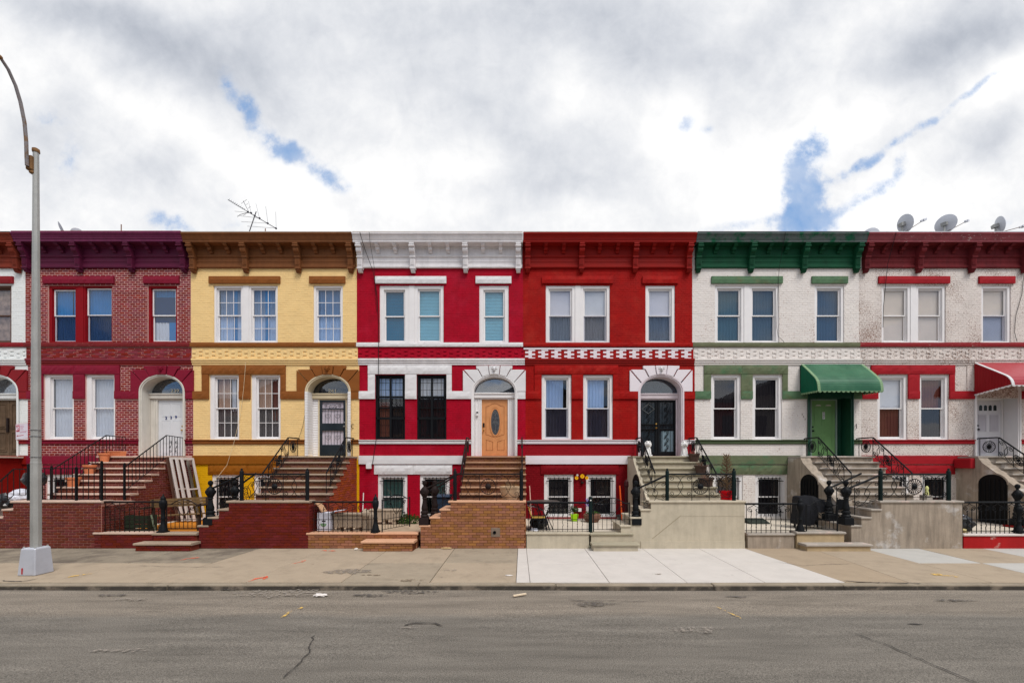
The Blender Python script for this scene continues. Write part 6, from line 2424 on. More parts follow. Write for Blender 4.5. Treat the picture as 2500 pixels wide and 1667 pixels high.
for p, q in (((765, 360), (950, 225)), ((930, 395), (980, 355)), ((990, 510), (1075, 450)), ((640, 790), (720, 715)), ((830, 740), (930, 680))):
    MB().tube([A(*p), A(*q)], .005, 4).build('element', am, o)
for i in range(9):
    x, y = 370 + i * 62, 240 + i * 37
    MB().tube([A(x - 6, y + 12), A(x + 30, y - 30)], .006, 4).build('director', am, o)
for x, y in ((1085, 655), (1355, 825), (1615, 985), (1880, 1145), (1200, 745), (985, 625)):
    MB().cbox(A(x, y), (.05, .05, .05)).build('insulator', am, o)

# ------------------------------------------------------------------ wires on the fronts
wire = pm('black_cable', (28, 26, 28), rough=.6, bump=0)
pwire = pm('pale_cable', (214, 196, 160), rough=.6, bump=0)


def cable(label, pts, mat=wire, r=.008, y=None):
    P = [Vector((FX(p[0]), (p[2] if len(p) > 2 else -.03), FZ(p[1]))) for p in pts]
    o = thing('cable', label, 'cable', tuple(P[-1]))
    MB().tube(P, r, 4).build('wire', mat, o)
    return o


cable('pair of black cables hanging down the white cornice and crimson wall', [(891, 585, -.47), (893, 592, -.48), (899, 620, -.32), (913, 665, -.10), (921, 720), (925, 790), (927, 850, -.10), (925, 950, -.07), (921, 1070, -.09), (911, 1135, -.08)], r=.011)
cable('thin black wire dropping over the white cornice', [(913, 585, -.47), (915, 610, -.46), (916, 655, -.10), (920, 760, -.03)], r=.007)
cable('dark wire down the left of the peeling white house', [(2159, 585, -.47), (2158, 650, -.15), (2155, 750, -.03), (2154, 800, -.03)], r=.008)
cable('loose dark wire looping beside the rightmost upper window', [(2498, 665, -.03), (2492, 720, -.03), (2478, 770, -.03), (2474, 810, -.03), (2479, 835, -.05)], r=.007)
cable('thin wire hanging beside the upper windows of the green trimmed house', [(1897, 585, -.47), (1897, 660, -.12), (1896, 740, -.03), (1895, 800, -.03), (1898, 822, -.04), (1908, 832, -.06), (1911, 838, -.09)], r=.006)
cable('pale slanting wire across the lower front of the yellow house', [(604, 886, -.09), (598, 950, -.07), (590, 1010, -.05), (576, 1080, -.10), (560, 1135, -.12), (535, 1190, -.5)], pwire, r=.006)
cable('thin dark wire at the doorway of the yellow house', [(749, 990, -.02), (740, 1040, -.02), (731, 1072, -.06)], wire, r=.005)
cable('pale conduit running down behind the lamp post', [(99, 900, -.08), (101, 1000, -.07), (103, 1080, -.09), (107, 1145, -.05)], pm('pink_conduit', (190, 150, 146), bump=0), r=.016)
o = thing('meter_box', 'small white junction box on the crimson wall beside the yellow house', 'junction box', (FX(901), -.05, FZ(1140)))
bx('box', white, o, FX(896), FX(908), -.12, -.0, FZ(1144), FZ(1133), bevel=.01)
o = thing('outlet_box', 'pair of small white boxes low on the maroon wall between the barred windows', 'outlet box', (FX(1413), -.05, FZ(1243)))
bx('box', white, o, FX(1405), FX(1409), -.05, -.0, FZ(1247), FZ(1240), bevel=.004)
bx('box', white, o, FX(1411), FX(1419), -.07, -.0, FZ(1248), FZ(1240), bevel=.006)
o = thing('doorbell', 'black and white doorbell on the white jamb of the oak door', 'doorbell', (FX(1164), -.05, FZ(1008)))
bx('button_plate', white, o, FX(1162), FX(1166), .11, .19, FZ(1014), FZ(1003))
bx('camera_eye', iron, o, FX(1162), FX(1166), .10, .19, FZ(1007), FZ(1004))
for px, py, lb in ((861, 1040, 'small bracket light fixing on the yellow wall beside the door'), (2089, 1040, 'small broken light bracket on the white wall right of the green door')):
    o = thing('wall_bracket', lb, 'bracket', (FX(px), -.03, FZ(py)))
    MB().tube([(FX(px) + .03, -.01, FZ(py - 5)), (FX(px) - .02, -.06, FZ(py - 4)), (FX(px) - .02, -.06, FZ(py + 3)), (FX(px) + .03, -.01, FZ(py + 5))], .010, 4).build('bracket_iron', iron, o)
o = thing('house_number_sign', 'faded numbers 247 painted aslant on the chipped white wall', 'house number', (FX(1962), -.02, FZ(1013)))
fade = pm('faded_number', (120, 110, 96), bump=0)
for i, (ch, px, py) in enumerate((('2', 1958, 1012), ('4', 1961, 1017), ('7', 1965, 1024))):
    text_part(ch, .10, (FX(px), -.012, FZ(py)), fade, o, name='numeral', depth=.002)
o = thing('mailbox', 'small dark box fixed to the wall beside the arched door at the right', 'mailbox', (15.0, -.1, 1.6))
bx('box', iron, o, FX(2375), FX(2383), -.14, -.012, FZ(1194), FZ(1184), bevel=.01)
bx('slot', steel, o, FX(2377), FX(2381), -.145, -.14, FZ(1188), FZ(1187))

# ------------------------------------------------------------------ pots, plants and household things
terra = pm('terracotta', (206, 124, 84), rough=.75, var=.08, grain=.06, bump=.1)
soil = pm('potting_soil', (60, 44, 34), rough=1, grain=.3)
twigm = pm('dry_twig', (112, 92, 70), rough=.9, grain=.2)


def pot(label, x, y, z, r, h, mat, cat='flower pot', sx=1., name='flower_pot'):
    o = thing(name, label, cat, (x, y, z))
    MB().lathe([(r * .70, z), (r * .90, z + h * .80), (r * 1.02, z + h * .80), (r * 1.05, z + h), (r * .95, z + h), (r * .88, z + h * .86)], (x, y, 0), 16, sx=sx).build('pot', mat, o, smooth=True)
    MB().lathe([(r * .88, z + h * .84), (r * .88, z + h * .87)], (x, y, 0), 12, sx=sx).build('soil', soil, o)
    return o


# terracotta pots climb the left side of the red stoop
def step_at(S, n):
    return (S['ys'][n] + S['ys'][n - 1]) / 2 if n else -.35, 2.53 - RISE * n
for (px, n, w, lb) in ((255, 1, 31, 'terracotta pot standing one step below the landing of door 239'), (219, 3, 34, 'terracotta pot standing halfway up the red brick stoop'), (179, 5, 37, 'lowest terracotta pot on the red brick stoop beside the lamp post')):
    y_, z_ = step_at(S1, n)
    d_ = D + y_
    pot(lb, (px - 1270) * d_ / F, y_, z_, w / 2 * d_ / F * .74, .285, terra)
o = thing('window_box', 'long terracotta trough on the top landing of the red brick stoop', 'planter', ((281 - 1270) * 14.3 / F, -.45, 2.53))
xa, xb = (262 - 1270) * 14.3 / F, (302 - 1270) * 14.3 / F
MB().profx([(-.58, 2.53), (-.61, 2.68), (-.62, 2.68), (-.62, 2.70), (-.38, 2.70), (-.38, 2.68), (-.39, 2.68), (-.42, 2.53)], xa, xb).build('trough', terra, o, bevel=.01)
y_, z_ = step_at(S1, 2)
o = thing('garden_figurine', 'small grey and black bird figurine on the red brick stoop between two pots', 'figurine', (-13.95, y_, z_))
MB().ball((-13.92, y_, z_ + .06), .05, 8, 6, 1.2).build('body', pm('grey_figurine', (170, 165, 165), bump=0), o, smooth=True)
MB().ball((-13.95, y_, z_ + .15), .03, 8, 6).build('head', iron, o, smooth=True)
MB().box(-13.935, -13.905, y_ - .03, y_ + .03, z_, z_ + .02).build('foot', iron, o)


def lump(label, name, cat, c, size, mat, seed=0, n=0, amp=.25, parts='body'):
    """crumpled bag or covered object"""
    r = random.Random(seed)
    o = thing(name, label, cat, (c[0], c[1], c[2]))
    bm = bmesh.new()
    bmesh.ops.create_icosphere(bm, subdivisions=3, radius=1)
    from mathutils import noise as mn
    for v in bm.verts:
        q = v.co.copy()
        f = 1 + amp * mn.noise(q * 2.2 + Vector((seed, 0, 0))) + amp * .4 * mn.noise(q * 6 + Vector((seed, 3, 0)))
        v.co = Vector((q.x * size[0] * f, q.y * size[1] * f, max(q.z * f, -.85) * size[2]))
        v.co += Vector((0, 0, .85 * size[2]))
    me = bpy.data.meshes.new(parts)
    bm.to_mesh(me)
    bm.free()
    me.materials.append(mat)
    ob = bpy.data.objects.new(parts, me)
    COL.objects.link(ob)
    ob.parent = o
    return o


bagm = pm('black_plastic', (24, 25, 28), rough=.35, bump=.4, bscale=14, spec=.6)
bagw = pm('white_plastic_bag', (214, 216, 226), rough=.35, bump=.3, bscale=12, var=.06)
# covered barbecue behind the red stoop landing
o = lump('black covered bundle on legs standing left of the red brick stoop', 'covered_grill', 'grill', (-13.92, -2.65, 1.62), (.30, .22, .24), bagm, 3, parts='cover')
MB().lathe([(.12, 1.20), (.14, 1.22), (.14, 1.62), (.10, 1.66)], (-13.85, -2.65, 0), 10).build('stand', bagm, o)
o = lump('white plastic bag lying behind the lamp post on the side landing', 'plastic_bag', 'bag', (-14.0, -2.9, 1.20), (.26, .22, .20), bagw, 5, parts='bag')
o = lump('black garbage bag beside the sloping rail at the left edge', 'garbage_bag', 'bag', (-14.75, -2.7, .95), (.26, .22, .26), bagm, 8, parts='bag')
o = thing('planter', 'white square planter behind the rail at the far left edge', 'planter', (-15.1, -2.9, .36))
bx('box', white, o, -15.5, -14.98, -2.9, -2.5, .36, 1.03, bevel=.015)
bx('soil', soil, o, -15.45, -15.03, -2.87, -2.53, 1.031, 1.04)

# leaning window frames against the red stoop flank
fm_w = pm('bare_white_frame', (208, 200, 194), rough=.6, var=.08, grain=.1, bump=.2, grime=.2)
fm_b = pm('dark_wood_frame', (86, 60, 50), rough=.7, bump=.2)
meshm = mesh_mat('torn_screen', (.6, .6, .58))
for i, (xt, xb_, m_, yo, lb) in enumerate(((-11.58, -11.22, fm_b, 0, 'dark wooden window frame, leftmost of those leaning on the stoop flank'), (-11.46, -11.06, fm_w, -.05, 'narrow white window frame leaning second from the left'),
                                          (-11.28, -10.88, fm_w, -.10, 'white window frame with brown inner edge leaning third from the left'), (-11.10, -10.68, fm_w, -.18, 'front white window frame with pale screen leaning rightmost of the stack'))):
    o = thing('window_frame', lb, 'window frame', (xb_, -2.0 + yo, .36), 'window frames leaning against the stoop')
    yb_, yt_ = -.92, -.88
    zt_ = 2.50 - i * .01
    Bm, T_ = Vector((xb_, yb_, .40)), Vector((xt, yb_, zt_))
    ax = (T_ - Bm).normalized()
    wv = Vector((0, 1, 0))
    W_, H_ = .52, (T_ - Bm).length
    nn = ax.cross(wv).normalized()
    rotm = Matrix((wv, nn, ax)).transposed()
    def bar(u, v, lu, lv, th=.05, nm='frame_side', mm=m_):
        MB().cbox(Bm + wv * u + ax * v, (lu, th, lv), rotm).build(nm, mm, o)
    bar(.035, H_ / 2, .07, H_)
    bar(W_ - .035, H_ / 2, .07, H_)
    bar(W_ / 2, .035, W_ - .14, .07, nm='frame_rail')
    bar(W_ / 2, H_ - .035, W_ - .14, .07, nm='frame_rail')
    bar(W_ / 2, H_ * .5, W_ - .14, .045, nm='frame_rail')
    bar(.085, H_ / 2, .02, H_ - .14, .03, 'frame_bead', fm_b if i % 2 else fm_w)
    if i == 3:
        MB().cbox(Bm + wv * W_ / 2 + ax * H_ / 2, (W_ - .16, .004, H_ - .16), rotm).build('screen', meshm, o)

# slatted bench and planks in the yard between the brick stoops
wood_o = pm('old_bench_wood', (116, 92, 62), rough=.85, var=.25, grain=.2, bump=.4, streak=.3)
wood_d = pm('dark_bench_wood', (56, 44, 36), rough=.85, var=.3, grain=.2, bump=.3)
o = thing('garden_bench', 'weathered wooden bench against the brick flank behind the bench fence', 'bench', (-10.0, -2.4, .36))
for i in range(3):
    MB().cbox((-10.05, -2.25, 1.06 + i * .085), (1.75, .03, .075), Matrix.Rotation(radians(-3), 3, 'Y')).build('back_slat', wood_o, o)
for i in range(4):
    MB().cbox((-10.05, -2.62 + i * .10, .80 - .003 * i), (1.75, .085, .03), Matrix.Rotation(radians(-3), 3, 'Y')).build('seat_slat', wood_o, o)
for x_ in (-10.85, -9.25):
    zc_ = .80 + (-10.05 - x_) * -.052
    bx('leg', wood_d, o, x_ - .03, x_ + .03, -2.62, -2.56, .36, .80 + (x_ + 10.05) * .05)
    bx('leg', wood_d, o, x_ - .03, x_ + .03, -2.28, -2.22, .36, 1.26 + (x_ + 10.05) * .05)
    bx('arm_rest', wood_d, o, x_ - .04, x_ + .04, -2.66, -2.22, 1.02 + (x_ + 10.05) * .05, 1.06 + (x_ + 10.05) * .05)
o = thing('plant_crate', 'dark green crate with a loose board leaning beside the wooden bench', 'crate', (-10.7, -2.95, .36))
gcr = pm('mossy_crate', (44, 52, 40), rough=.9, bump=.3)
for zz in (.38, .50, .62, .74):
    bx('crate_slat', gcr, o, -11.0, -10.35, -3.02, -3.0, zz, zz + .10)
bx('crate_side', gcr, o, -11.0, -10.98, -2.998, -2.7, .38, .84)
bx('crate_side', gcr, o, -10.37, -10.35, -2.998, -2.7, .38, .84)
MB().cbox((-10.22, -2.98, .62), (.035, .02, .5), Matrix.Rotation(radians(-14), 3, 'Y')).build('loose_board', pm('pale_green_board', (130, 142, 118), bump=.1), o)

# cardboard box and stone planters in the crimson house yard
boxw = pm('white_cardboard', (206, 208, 220), rough=.7, bump=.05, grain=.03)
boxk = pm('brown_cardboard', (190, 150, 116), rough=.85, bump=.1)
o = thing('cardboard_box', 'open white cardboard box with green print behind the thin fence', 'box', (WX(780), -3.0, zc))
x0_, x1_ = WX(764), WX(796)
bx('box_body', boxw, o, x0_, x1_, -3.12, -2.82, zc + .005, WZ(1254), bevel=.004)
MB().cbox((x0_ + .05, -2.98, WZ(1241)), (.02, .3, .30), Matrix.Rotation(radians(-32), 3, 'Y')).build('flap', boxk, o)
MB().cbox((x1_ + .16, -2.98, WZ(1253) + .03), (.34, .3, .012), Matrix.Rotation(radians(-8), 3, 'Y')).build('flap', boxw, o)
bx('hand_hole', iron, o, x0_ + .13, x0_ + .23, -3.124, -3.1205, WZ(1276), WZ(1273))
gl_ = MB()
gl_.prism([(x0_ + .17 + .085 * cos(a) * (1 + .2 * sin(3 * a)), WZ(1284) + .05 * sin(a)) for a in [2 * pi * i / 14 for i in range(14)]], -3.1225, -3.1205)
gl_.build('printed_mark', pm('box_green_print', (112, 146, 112), bump=0), o)
stonep = pm('grey_cast_stone', (158, 142, 124), rough=.95, var=.2, grain=.2, bump=.5, grime=.4)


def planter_trough(label, xa, xb, y0_, y1_, z, h, cols=4):
    o = thing('stone_planter', label, 'planter', ((xa + xb) / 2, y0_, z))
    bx('trough', stonep, o, xa, xb, y0_, y1_, z + .14, z + h, bevel=.02)
    bx('rim', stonep, o, xa - .02, xb + .02, y0_ - .02, y1_ + .02, z + h + .001, z + h + .05, bevel=.01)
    for i in range(cols):
        q = xa + (xb - xa) * (i + .5) / cols
        bx('foot', stonep, o, q - .05, q + .05, y0_ + .01, y1_ - .02, z, z + .14, bevel=.008)
        MB().prism([(q - .055, z + .14), (q + .055, z + .14), (q + .04, z + h - .02), (q - .04, z + h - .02)], y0_ - .02, y0_ + .01).build('panel_rib', stonep, o)
    return o


planter_trough('long grey cast stone planter behind the thin fence beside the cardboard box', WX(800) + .02, WX(872), -3.05, -2.75, .37, .48, 3)
planter_trough('cast stone planter under the barred window of the crimson house', (905 - 1270) / 76, (980 - 1270) / 76, -1.45, -1.10, .365, .42, 3)
o = thing('stone_finial', 'knobbly weathered stone lump rising from the grey planters', 'stone ornament', (WX(877), -2.9, .37))
MB().lathe([(.09, .37), (.08, .7), (.10, .76), (.13, .84), (.12, .92), (.07, .98), (.03, 1.02)], (WX(877), -2.9, 0), 9).build('stone', stonep, o)
o = thing('stone_post', 'pointed grey stone post at the end of the long cast stone planter', 'stone post', (WX(893), -2.9, .37))
MB().lathe([(.10, .36), (.09, .80), (.07, .86), (.02, .93)], (WX(893), -2.9, 0), 6).build('stone', stonep, o)


def leaf_clump(o, c, rx, ry, rz, n, size, mat, name='foliage', seed=0, up=.3):
    r = random.Random(seed)
    mb = MB()
    for i in range(n):
        while True:
            p = Vector((r.uniform(-1, 1), r.uniform(-1, 1), r.uniform(-1, 1)))
            if p.length < 1:
                break
        p = Vector(c) + Vector((p.x * rx, p.y * ry, p.z * rz))
        d = Vector((r.uniform(-1, 1), r.uniform(-1, 1), r.uniform(-.3, 1) + up)).normalized()
        s_ = d.cross(Vector((r.uniform(-1, 1), r.uniform(-1, 1), r.uniform(-1, 1)))).normalized()
        k_ = size * r.uniform(.6, 1.3)
        b = len(mb.v)
        mb.v += [tuple(p), tuple(p + d * k_ * .5 + s_ * k_ * .22), tuple(p + d * k_), tuple(p + d * k_ * .5 - s_ * k_ * .22)]
        mb.f.append((b, b + 1, b + 2, b + 3))
    m = mb.build(name, mat, o, normals=False)
    m['kind'] = 'stuff'
    return m


leafg = pm('deep_green_leaf', (62, 92, 36), rough=.6, isl=.4, bump=0, k=.8)
o = thing('ground_shrub', 'low bright green shrub growing right of the stone planters', 'shrub', (-3.55, -1.4, .36))
leaf_clump(o, (-3.62, -1.2, .48), .42, .22, .18, 900, .07, leafg, seed=3)
MB().tube([(-3.6, -1.2, .36), (-3.6, -1.2, .5)], .02, 5).build('stem', twigm, o)

# bins, urn and fittings around the tan stoop
o = thing('trash_bin', 'dark blue wheeled bin behind the newels of the tan brick stoop', 'trash bin', (-2.6, -1.55, .36))
xa, xb = (1063 - 1270) * 13.2 / F, (1100 - 1270) * 13.2 / F
binm = pm('dark_blue_plastic', (44, 58, 76), rough=.5, bump=.1)
mb = MB()
mb.v = [(xa + .04, -1.85, .36), (xb - .04, -1.85, .36), (xb - .04, -1.4, .36), (xa + .04, -1.4, .36), (xa, -1.92, 1.25), (xb, -1.92, 1.25), (xb, -1.35, 1.25), (xa, -1.35, 1.25)]
mb.f = [(0, 3, 2, 1), (4, 5, 6, 7), (0, 1, 5, 4), (1, 2, 6, 5), (2, 3, 7, 6), (3, 0, 4, 7)]
mb.build('bin_body', binm, o, bevel=.02)
MB().profx([(-1.96, 1.255), (-1.96, 1.29), (-1.6, 1.34), (-1.32, 1.30), (-1.32, 1.255)], xa - .03, xb + .03).build('lid', binm, o, bevel=.008)
o = thing('urn_planter', 'beige bowl planter with dry twigs on the lower landing of the tan stoop', 'planter', ((1246 - 1270) * 12.1 / F, -2.75, 1.2))
ux = (1245 - 1270) * 12.0 / F
MB().lathe([(.17, 1.20), (.18, 1.26), (.24, 1.36), (.27, 1.50), (.285, 1.60), (.30, 1.60), (.30, 1.64), (.27, 1.64), (.25, 1.60)], (ux, -2.80, 0), 20).build('bowl', pm('beige_bowl', (196, 168, 136), rough=.8, var=.08, bump=.2), o, smooth=True)
MB().lathe([(.25, 1.59), (.25, 1.61)], (ux, -2.80, 0), 14).build('soil', soil, o)
r = random.Random(4)
tb = MB()
for i in range(26):
    a, l = r.uniform(0, 2 * pi), r.uniform(.12, .3)
    p = Vector((ux + r.uniform(-.12, .12), -2.8 + r.uniform(-.1, .1), 1.6))
    q = p + Vector((cos(a) * l * .6, sin(a) * l * .5, l * .7))
    tb.tube([p, p.lerp(q, .5) + Vector((0, 0, .03)), q], .004, 3)
tb.build('dry_stems', twigm, o, kind='stuff')
o = thing('wall_vent', 'square grey cement patch with a dark round pipe hole in the tan brick wall', 'vent', (WX(1210), YW, .63))
bx('cement_patch', pm('cement_patch', (112, 98, 86), rough=.95, var=.3, grain=.3, bump=.5), o, WX(1199), WX(1221), YW - .022, YW - .005, WZ(1310), WZ(1288), bevel=.006)
MB().lathe([(.045, .018), (.045, .03), (.032, .03), (.03, .012)], (WX(1207.5), YW - .005, WZ(1299)), 12, Vector((0, -1, 0)).to_track_quat('Z', 'Y').to_matrix()).build('pipe_mouth', iron, o)
MB().lathe([(.031, .019), (.02, .0192)], (WX(1207.5), YW - .005, WZ(1299)), 12, Vector((0, -1, 0)).to_track_quat('Z', 'Y').to_matrix()).build('pipe_hole', pm('hole_black', (4, 4, 4), bump=0), o)
for lb, px, y0_, y1_, xo, yy_ in (('white stick leaning on the crimson wall left of the gate post', 890, 1202, 1243, .0, -.10), ('pale stick leaning on the maroon wall above the patio table', 1294, 1185, 1222, .05, -.12)):
    o = thing('stick', lb, 'stick', (FX(px), yy_, FZ(y1_)))
    MB().tube([(FX(px) + xo, yy_ - .1, .362), (FX(px) - xo * .4, yy_, FZ(y0_))], .018, 6).build('pole', white if px < 1000 else pm('peach_stick', (222, 176, 160), bump=0), o)

# patio set of the red house
blk = pm('black_patio_metal', (30, 32, 36), rough=.4, bump=0, spec=.5)
o = thing('patio_table', 'round dark patio table behind the fence next to the tan stoop', 'table', (WX(1327) + .1, -2.7, .36))
tx, ty = (1326 - 1270) * 12.2 / F, -2.6
MB().lathe([(.46, 1.17), (.48, 1.18), (.48, 1.20), (.46, 1.21), (.02, 1.215)], (tx, ty, 0), 28).build('table_top', pm('table_glass', (74, 70, 66), rough=.35, bump=0), o, smooth=False)
for a in (.5, 2.1, 3.7, 5.3):
    MB().tube([(tx + .34 * cos(a), ty + .34 * sin(a), 1.17), (tx + .12 * cos(a), ty + .12 * sin(a), .80), (tx + .34 * cos(a), ty + .34 * sin(a), .36)], .014, 6).build('leg', blk, o)
o = thing('patio_chair', 'black patio chair with yellow woven seat edge behind the fence', 'chair', (WX(1315), -3.0, .36))
wov = pm('yellow_weave', (214, 176, 88), rough=.7, grain=.2, bump=.4)
cx_, cy_ = WX(1318), -2.95
bx('seat', blk, o, cx_ - .20, cx_ + .17, cy_, cy_ + .42, .78, .80)
for i in range(9):
    bx('seat_weave', wov, o, cx_ - .20 + i * .041, cx_ - .20 + i * .041 + .034, cy_ - .012, cy_ - .001, .765, .815)
for i in range(7):
    q = i / 7
    MB().cbox((cx_ - .22 - .09 * q, cy_ - .006, .84 + .27 * q), (.028, .016, .034), Matrix.Rotation(radians(18), 3, 'Y')).build('back_weave', wov, o)
MB().cbox((cx_ - .27, cy_ + .21, .98), (.012, .40, .36), Matrix.Rotation(radians(-16), 3, 'Y')).build('backrest', blk, o)
for yy_ in (cy_ + .0, cy_ + .42):
    MB().tube([(cx_ + .22, yy_, .36), (cx_ + .18, yy_, .80), (cx_ + .12, yy_, .96), (cx_ - .05, yy_, 1.06), (cx_ - .34, yy_, 1.12)], .013, 6).build('leg', blk, o)
    MB().tube([(cx_ - .25, yy_, .36), (cx_ - .20, yy_, .78), (cx_ - .32, yy_, 1.14)], .013, 6).build('leg', blk, o)
lump('dark round bag slumped under the patio table', 'garbage_bag', 'bag', (.55, -2.2, .36), (.26, .22, .20), bagm, 12, parts='bag')
lump('small crumpled white bag on the yard floor behind the fence', 'plastic_bag', 'bag', (WX(1306), -3.02, .36), (.11, .09, .07), bagw, 14, amp=.4, parts='bag')
limem = pm('lime_green_glaze', (150, 200, 20), rough=.35, bump=0)
gx = (1402 - 1270) * 14.2 / F
o = thing('flower_pot', 'square lime green pot under the window of the red house', 'flower pot', (gx, -.6, .36))
mb = MB()
mb.v = [(gx - .09, -.7, .37), (gx + .09, -.7, .37), (gx + .09, -.52, .37), (gx - .09, -.52, .37), (gx - .125, -.73, .60), (gx + .125, -.73, .60), (gx + .125, -.49, .60), (gx - .125, -.49, .60)]
mb.f = [(0, 3, 2, 1), (4, 5, 6, 7), (0, 1, 5, 4), (1, 2, 6, 5), (2, 3, 7, 6), (3, 0, 4, 7)]
mb.build('pot', limem, o, bevel=.01)
leaf_clump(o, (gx, -.61, .72), .10, .08, .10, 80, .10, leafg, seed=8)
bx2 = (1444 - 1270) * 14.0 / F
o = thing('basket_planter', 'low brown woven planter with purple flowers between the barred windows', 'planter', (bx2, -.8, .36))
MB().lathe([(.20, .37), (.27, .48), (.29, .60), (.27, .62), (.24, .60)], (bx2 + .02, -.8, 0), 14).build('basket', pm('brown_wicker', (118, 86, 72), rough=.85, var=.25, grain=.3, bump=.5), o)
leaf_clump(o, (bx2, -.8, .64), .22, .16, .05, 60, .09, leafg, seed=9)
leaf_clump(o, (bx2 - .14, -.8, .98), .06, .05, .14, 70, .07, pm('violet_petal', (104, 78, 190), bump=0), 'petals', seed=10)
MB().tube([(bx2 - .14, -.8, .6), (bx2 - .14, -.8, .95)], .006, 4).build('stem', twigm, o)
o = thing('wall_ornament', 'three yellow metal flowers hung on the maroon wall between the barred windows', 'wall ornament', (FX(1422), -.06, FZ(1163)))
yelf = pm('yellow_flower_enamel', (240, 180, 24), rough=.4, bump=0)
for (px, py, rr_, m2_) in ((1407, 1166, .062, yelf), (1421, 1162, .075, yelf), (1432, 1166, .062, yelf), (1409, 1159, .035, white)):
    c = Vector((FX(px), -.07, FZ(py)))
    rot = Vector((0, -1, 0)).to_track_quat('Z', 'Y').to_matrix()
    fl_ = MB().lathe([(rr_ * .3, 0), (rr_, .012), (rr_ * .95, .02), (rr_ * .35, .01)], c, 12, rot).build('flower', m2_, o)
    MB().lathe([(rr_ * .3, .012), (rr_ * .2, .03)], c, 8, rot).build('flower_centre', pm('ochre_centre', (190, 130, 20), bump=0), fl_)
    MB().tube([c, (FX(1421), -.05, FZ(1176))], .006, 4).build('flower_stem', rusty_iron, fl_)
MB().ball((FX(1421), -.05, FZ(1178)), .06, 8, 5, .6).build('base', rusty_iron, o)

# white lion figures flanking the black door
wst = pm('white_cast_figure', (226, 224, 222), rough=.6, var=.04, grain=.03, bump=.2)
for px, ex, lb in ((1582, 0, 'white stone lion figure left of the black grille door'), (1671, .01, 'white stone lion figure right of the black grille door')):
    d_ = 14.55
    x_ = (px - 1270) * d_ / F
    y_ = d_ - D
    z_ = 2.532
    o = thing('lion_statue', lb, 'statue', (x_, y_, z_))
    MB().box(x_ - .12, x_ + .12, y_ - .11, y_ + .13, z_, z_ + .05).build('plinth', wst, o, bevel=.01)
    m = MB()
    m.lathe([(.11, z_ + .05), (.12, z_ + .10), (.095, z_ + .18), (.08, z_ + .26), (.085, z_ + .30), (.05, z_ + .34)], (x_, y_ + .03, 0), 12)
    m.tube([(x_ - .045, y_ - .03, z_ + .26), (x_ - .055, y_ - .07, z_ + .14), (x_ - .055, y_ - .09, z_ + .055)], [.035, .028, .03], 8)
    m.tube([(x_ + .045, y_ - .03, z_ + .26), (x_ + .055, y_ - .07, z_ + .14), (x_ + .055, y_ - .09, z_ + .055)], [.035, .028, .03], 8)
    m.build('body', wst, o, smooth=True)
    m = MB()
    for i in range(11):
        a = 2 * pi * i / 11
        m.ball((x_ + .085 * cos(a), y_ + .0, z_ + .40 + .085 * sin(a)), .045, 7, 5)
    m.ball((x_, y_ - .0, z_ + .40), .095, 10, 7)
    hd = m.build('mane', wst, o, smooth=True)
    m = MB()
    m.ball((x_, y_ - .09, z_ + .385), .05, 8, 6, .8)
    m.box(x_ - .012, x_ + .012, y_ - .15, y_ - .09, z_ + .385, z_ + .44)
    m.ball((x_ - .05, y_ - .04, z_ + .50), .025, 6, 5)
    m.ball((x_ + .05, y_ - .04, z_ + .50), .025, 6, 5)
    m.build('face', wst, hd, smooth=True)
    e_ = MB()
    for s_ in (-1, 1):
        e_.ball((x_ + s_ * .032, y_ - .092, z_ + .425), .010, 6, 4)
    e_.build('eye', pm('grey_shadow_stone', (130, 128, 126), bump=0), hd)

brp = pm('brown_plastic_pot', (84, 66, 58), rough=.6, bump=.1)
for (px, n, w, lb) in ((1694, 1, 30, 'brown pot with dead stems at the top right of the buff stoop'), (1711, 3, 34, 'brown pot halfway down the right side of the buff stoop'), (1724, 5, 40, 'widest brown pot low on the right side of the buff stoop')):
    y_, z_ = step_at(S4, n)
    d_ = D + y_
    x_ = (px - 1270) * d_ / F
    o = pot(lb, x_, y_, z_, w / 2 * d_ / F * .9, .27, brp)
    tb = MB()
    r = random.Random(px)
    for i in range(14):
        a, l = r.uniform(0, 2 * pi), r.uniform(.08, .2)
        p = Vector((x_ + r.uniform(-.08, .08), y_ + r.uniform(-.06, .06), z_ + .23))
        tb.tube([p, p + Vector((cos(a) * l * .6, sin(a) * l * .4, l * .8))], .004, 3)
    tb.build('dead_stems', pm('reddish_stem', (130, 90, 76), bump=0), o, kind='stuff')
d_ = 12.2
x_ = (1774 - 1270) * 11.8 / F
o = pot('bright red pot holding a bare little conifer on the buff street wall', x_, -3.0, 1.20, .185, .33, pm('bright_red_pot', (196, 10, 26), rough=.35, bump=0), sx=1)
tb = MB()
r = random.Random(77)
top = 1.5 + 1.05
tb.tube([(x_, -3.0, 1.48), (x_ + .01, -3.0, 2.1), (x_, -3.0, top)], [.018, .014, .006], 5)
for i in range(70):
    z_ = 1.55 + (top - 1.6) * (i / 70)
    a = i * 2.4
    l = .22 * (1 - (z_ - 1.5) / 1.15) + .03
    p = Vector((x_, -3.0, z_))
    q = p + Vector((cos(a) * l, sin(a) * l, l * .55))
    tb.tube([p, q], .009, 3)
    for k_ in (.4, .7, .9):
        s_ = p.lerp(q, k_)
        tb.tube([s_, s_ + Vector((cos(a + 1) * .05, sin(a + 1) * .05, .05))], .007, 3)
tb.build('bare_branches', twigm, o, kind='stuff')
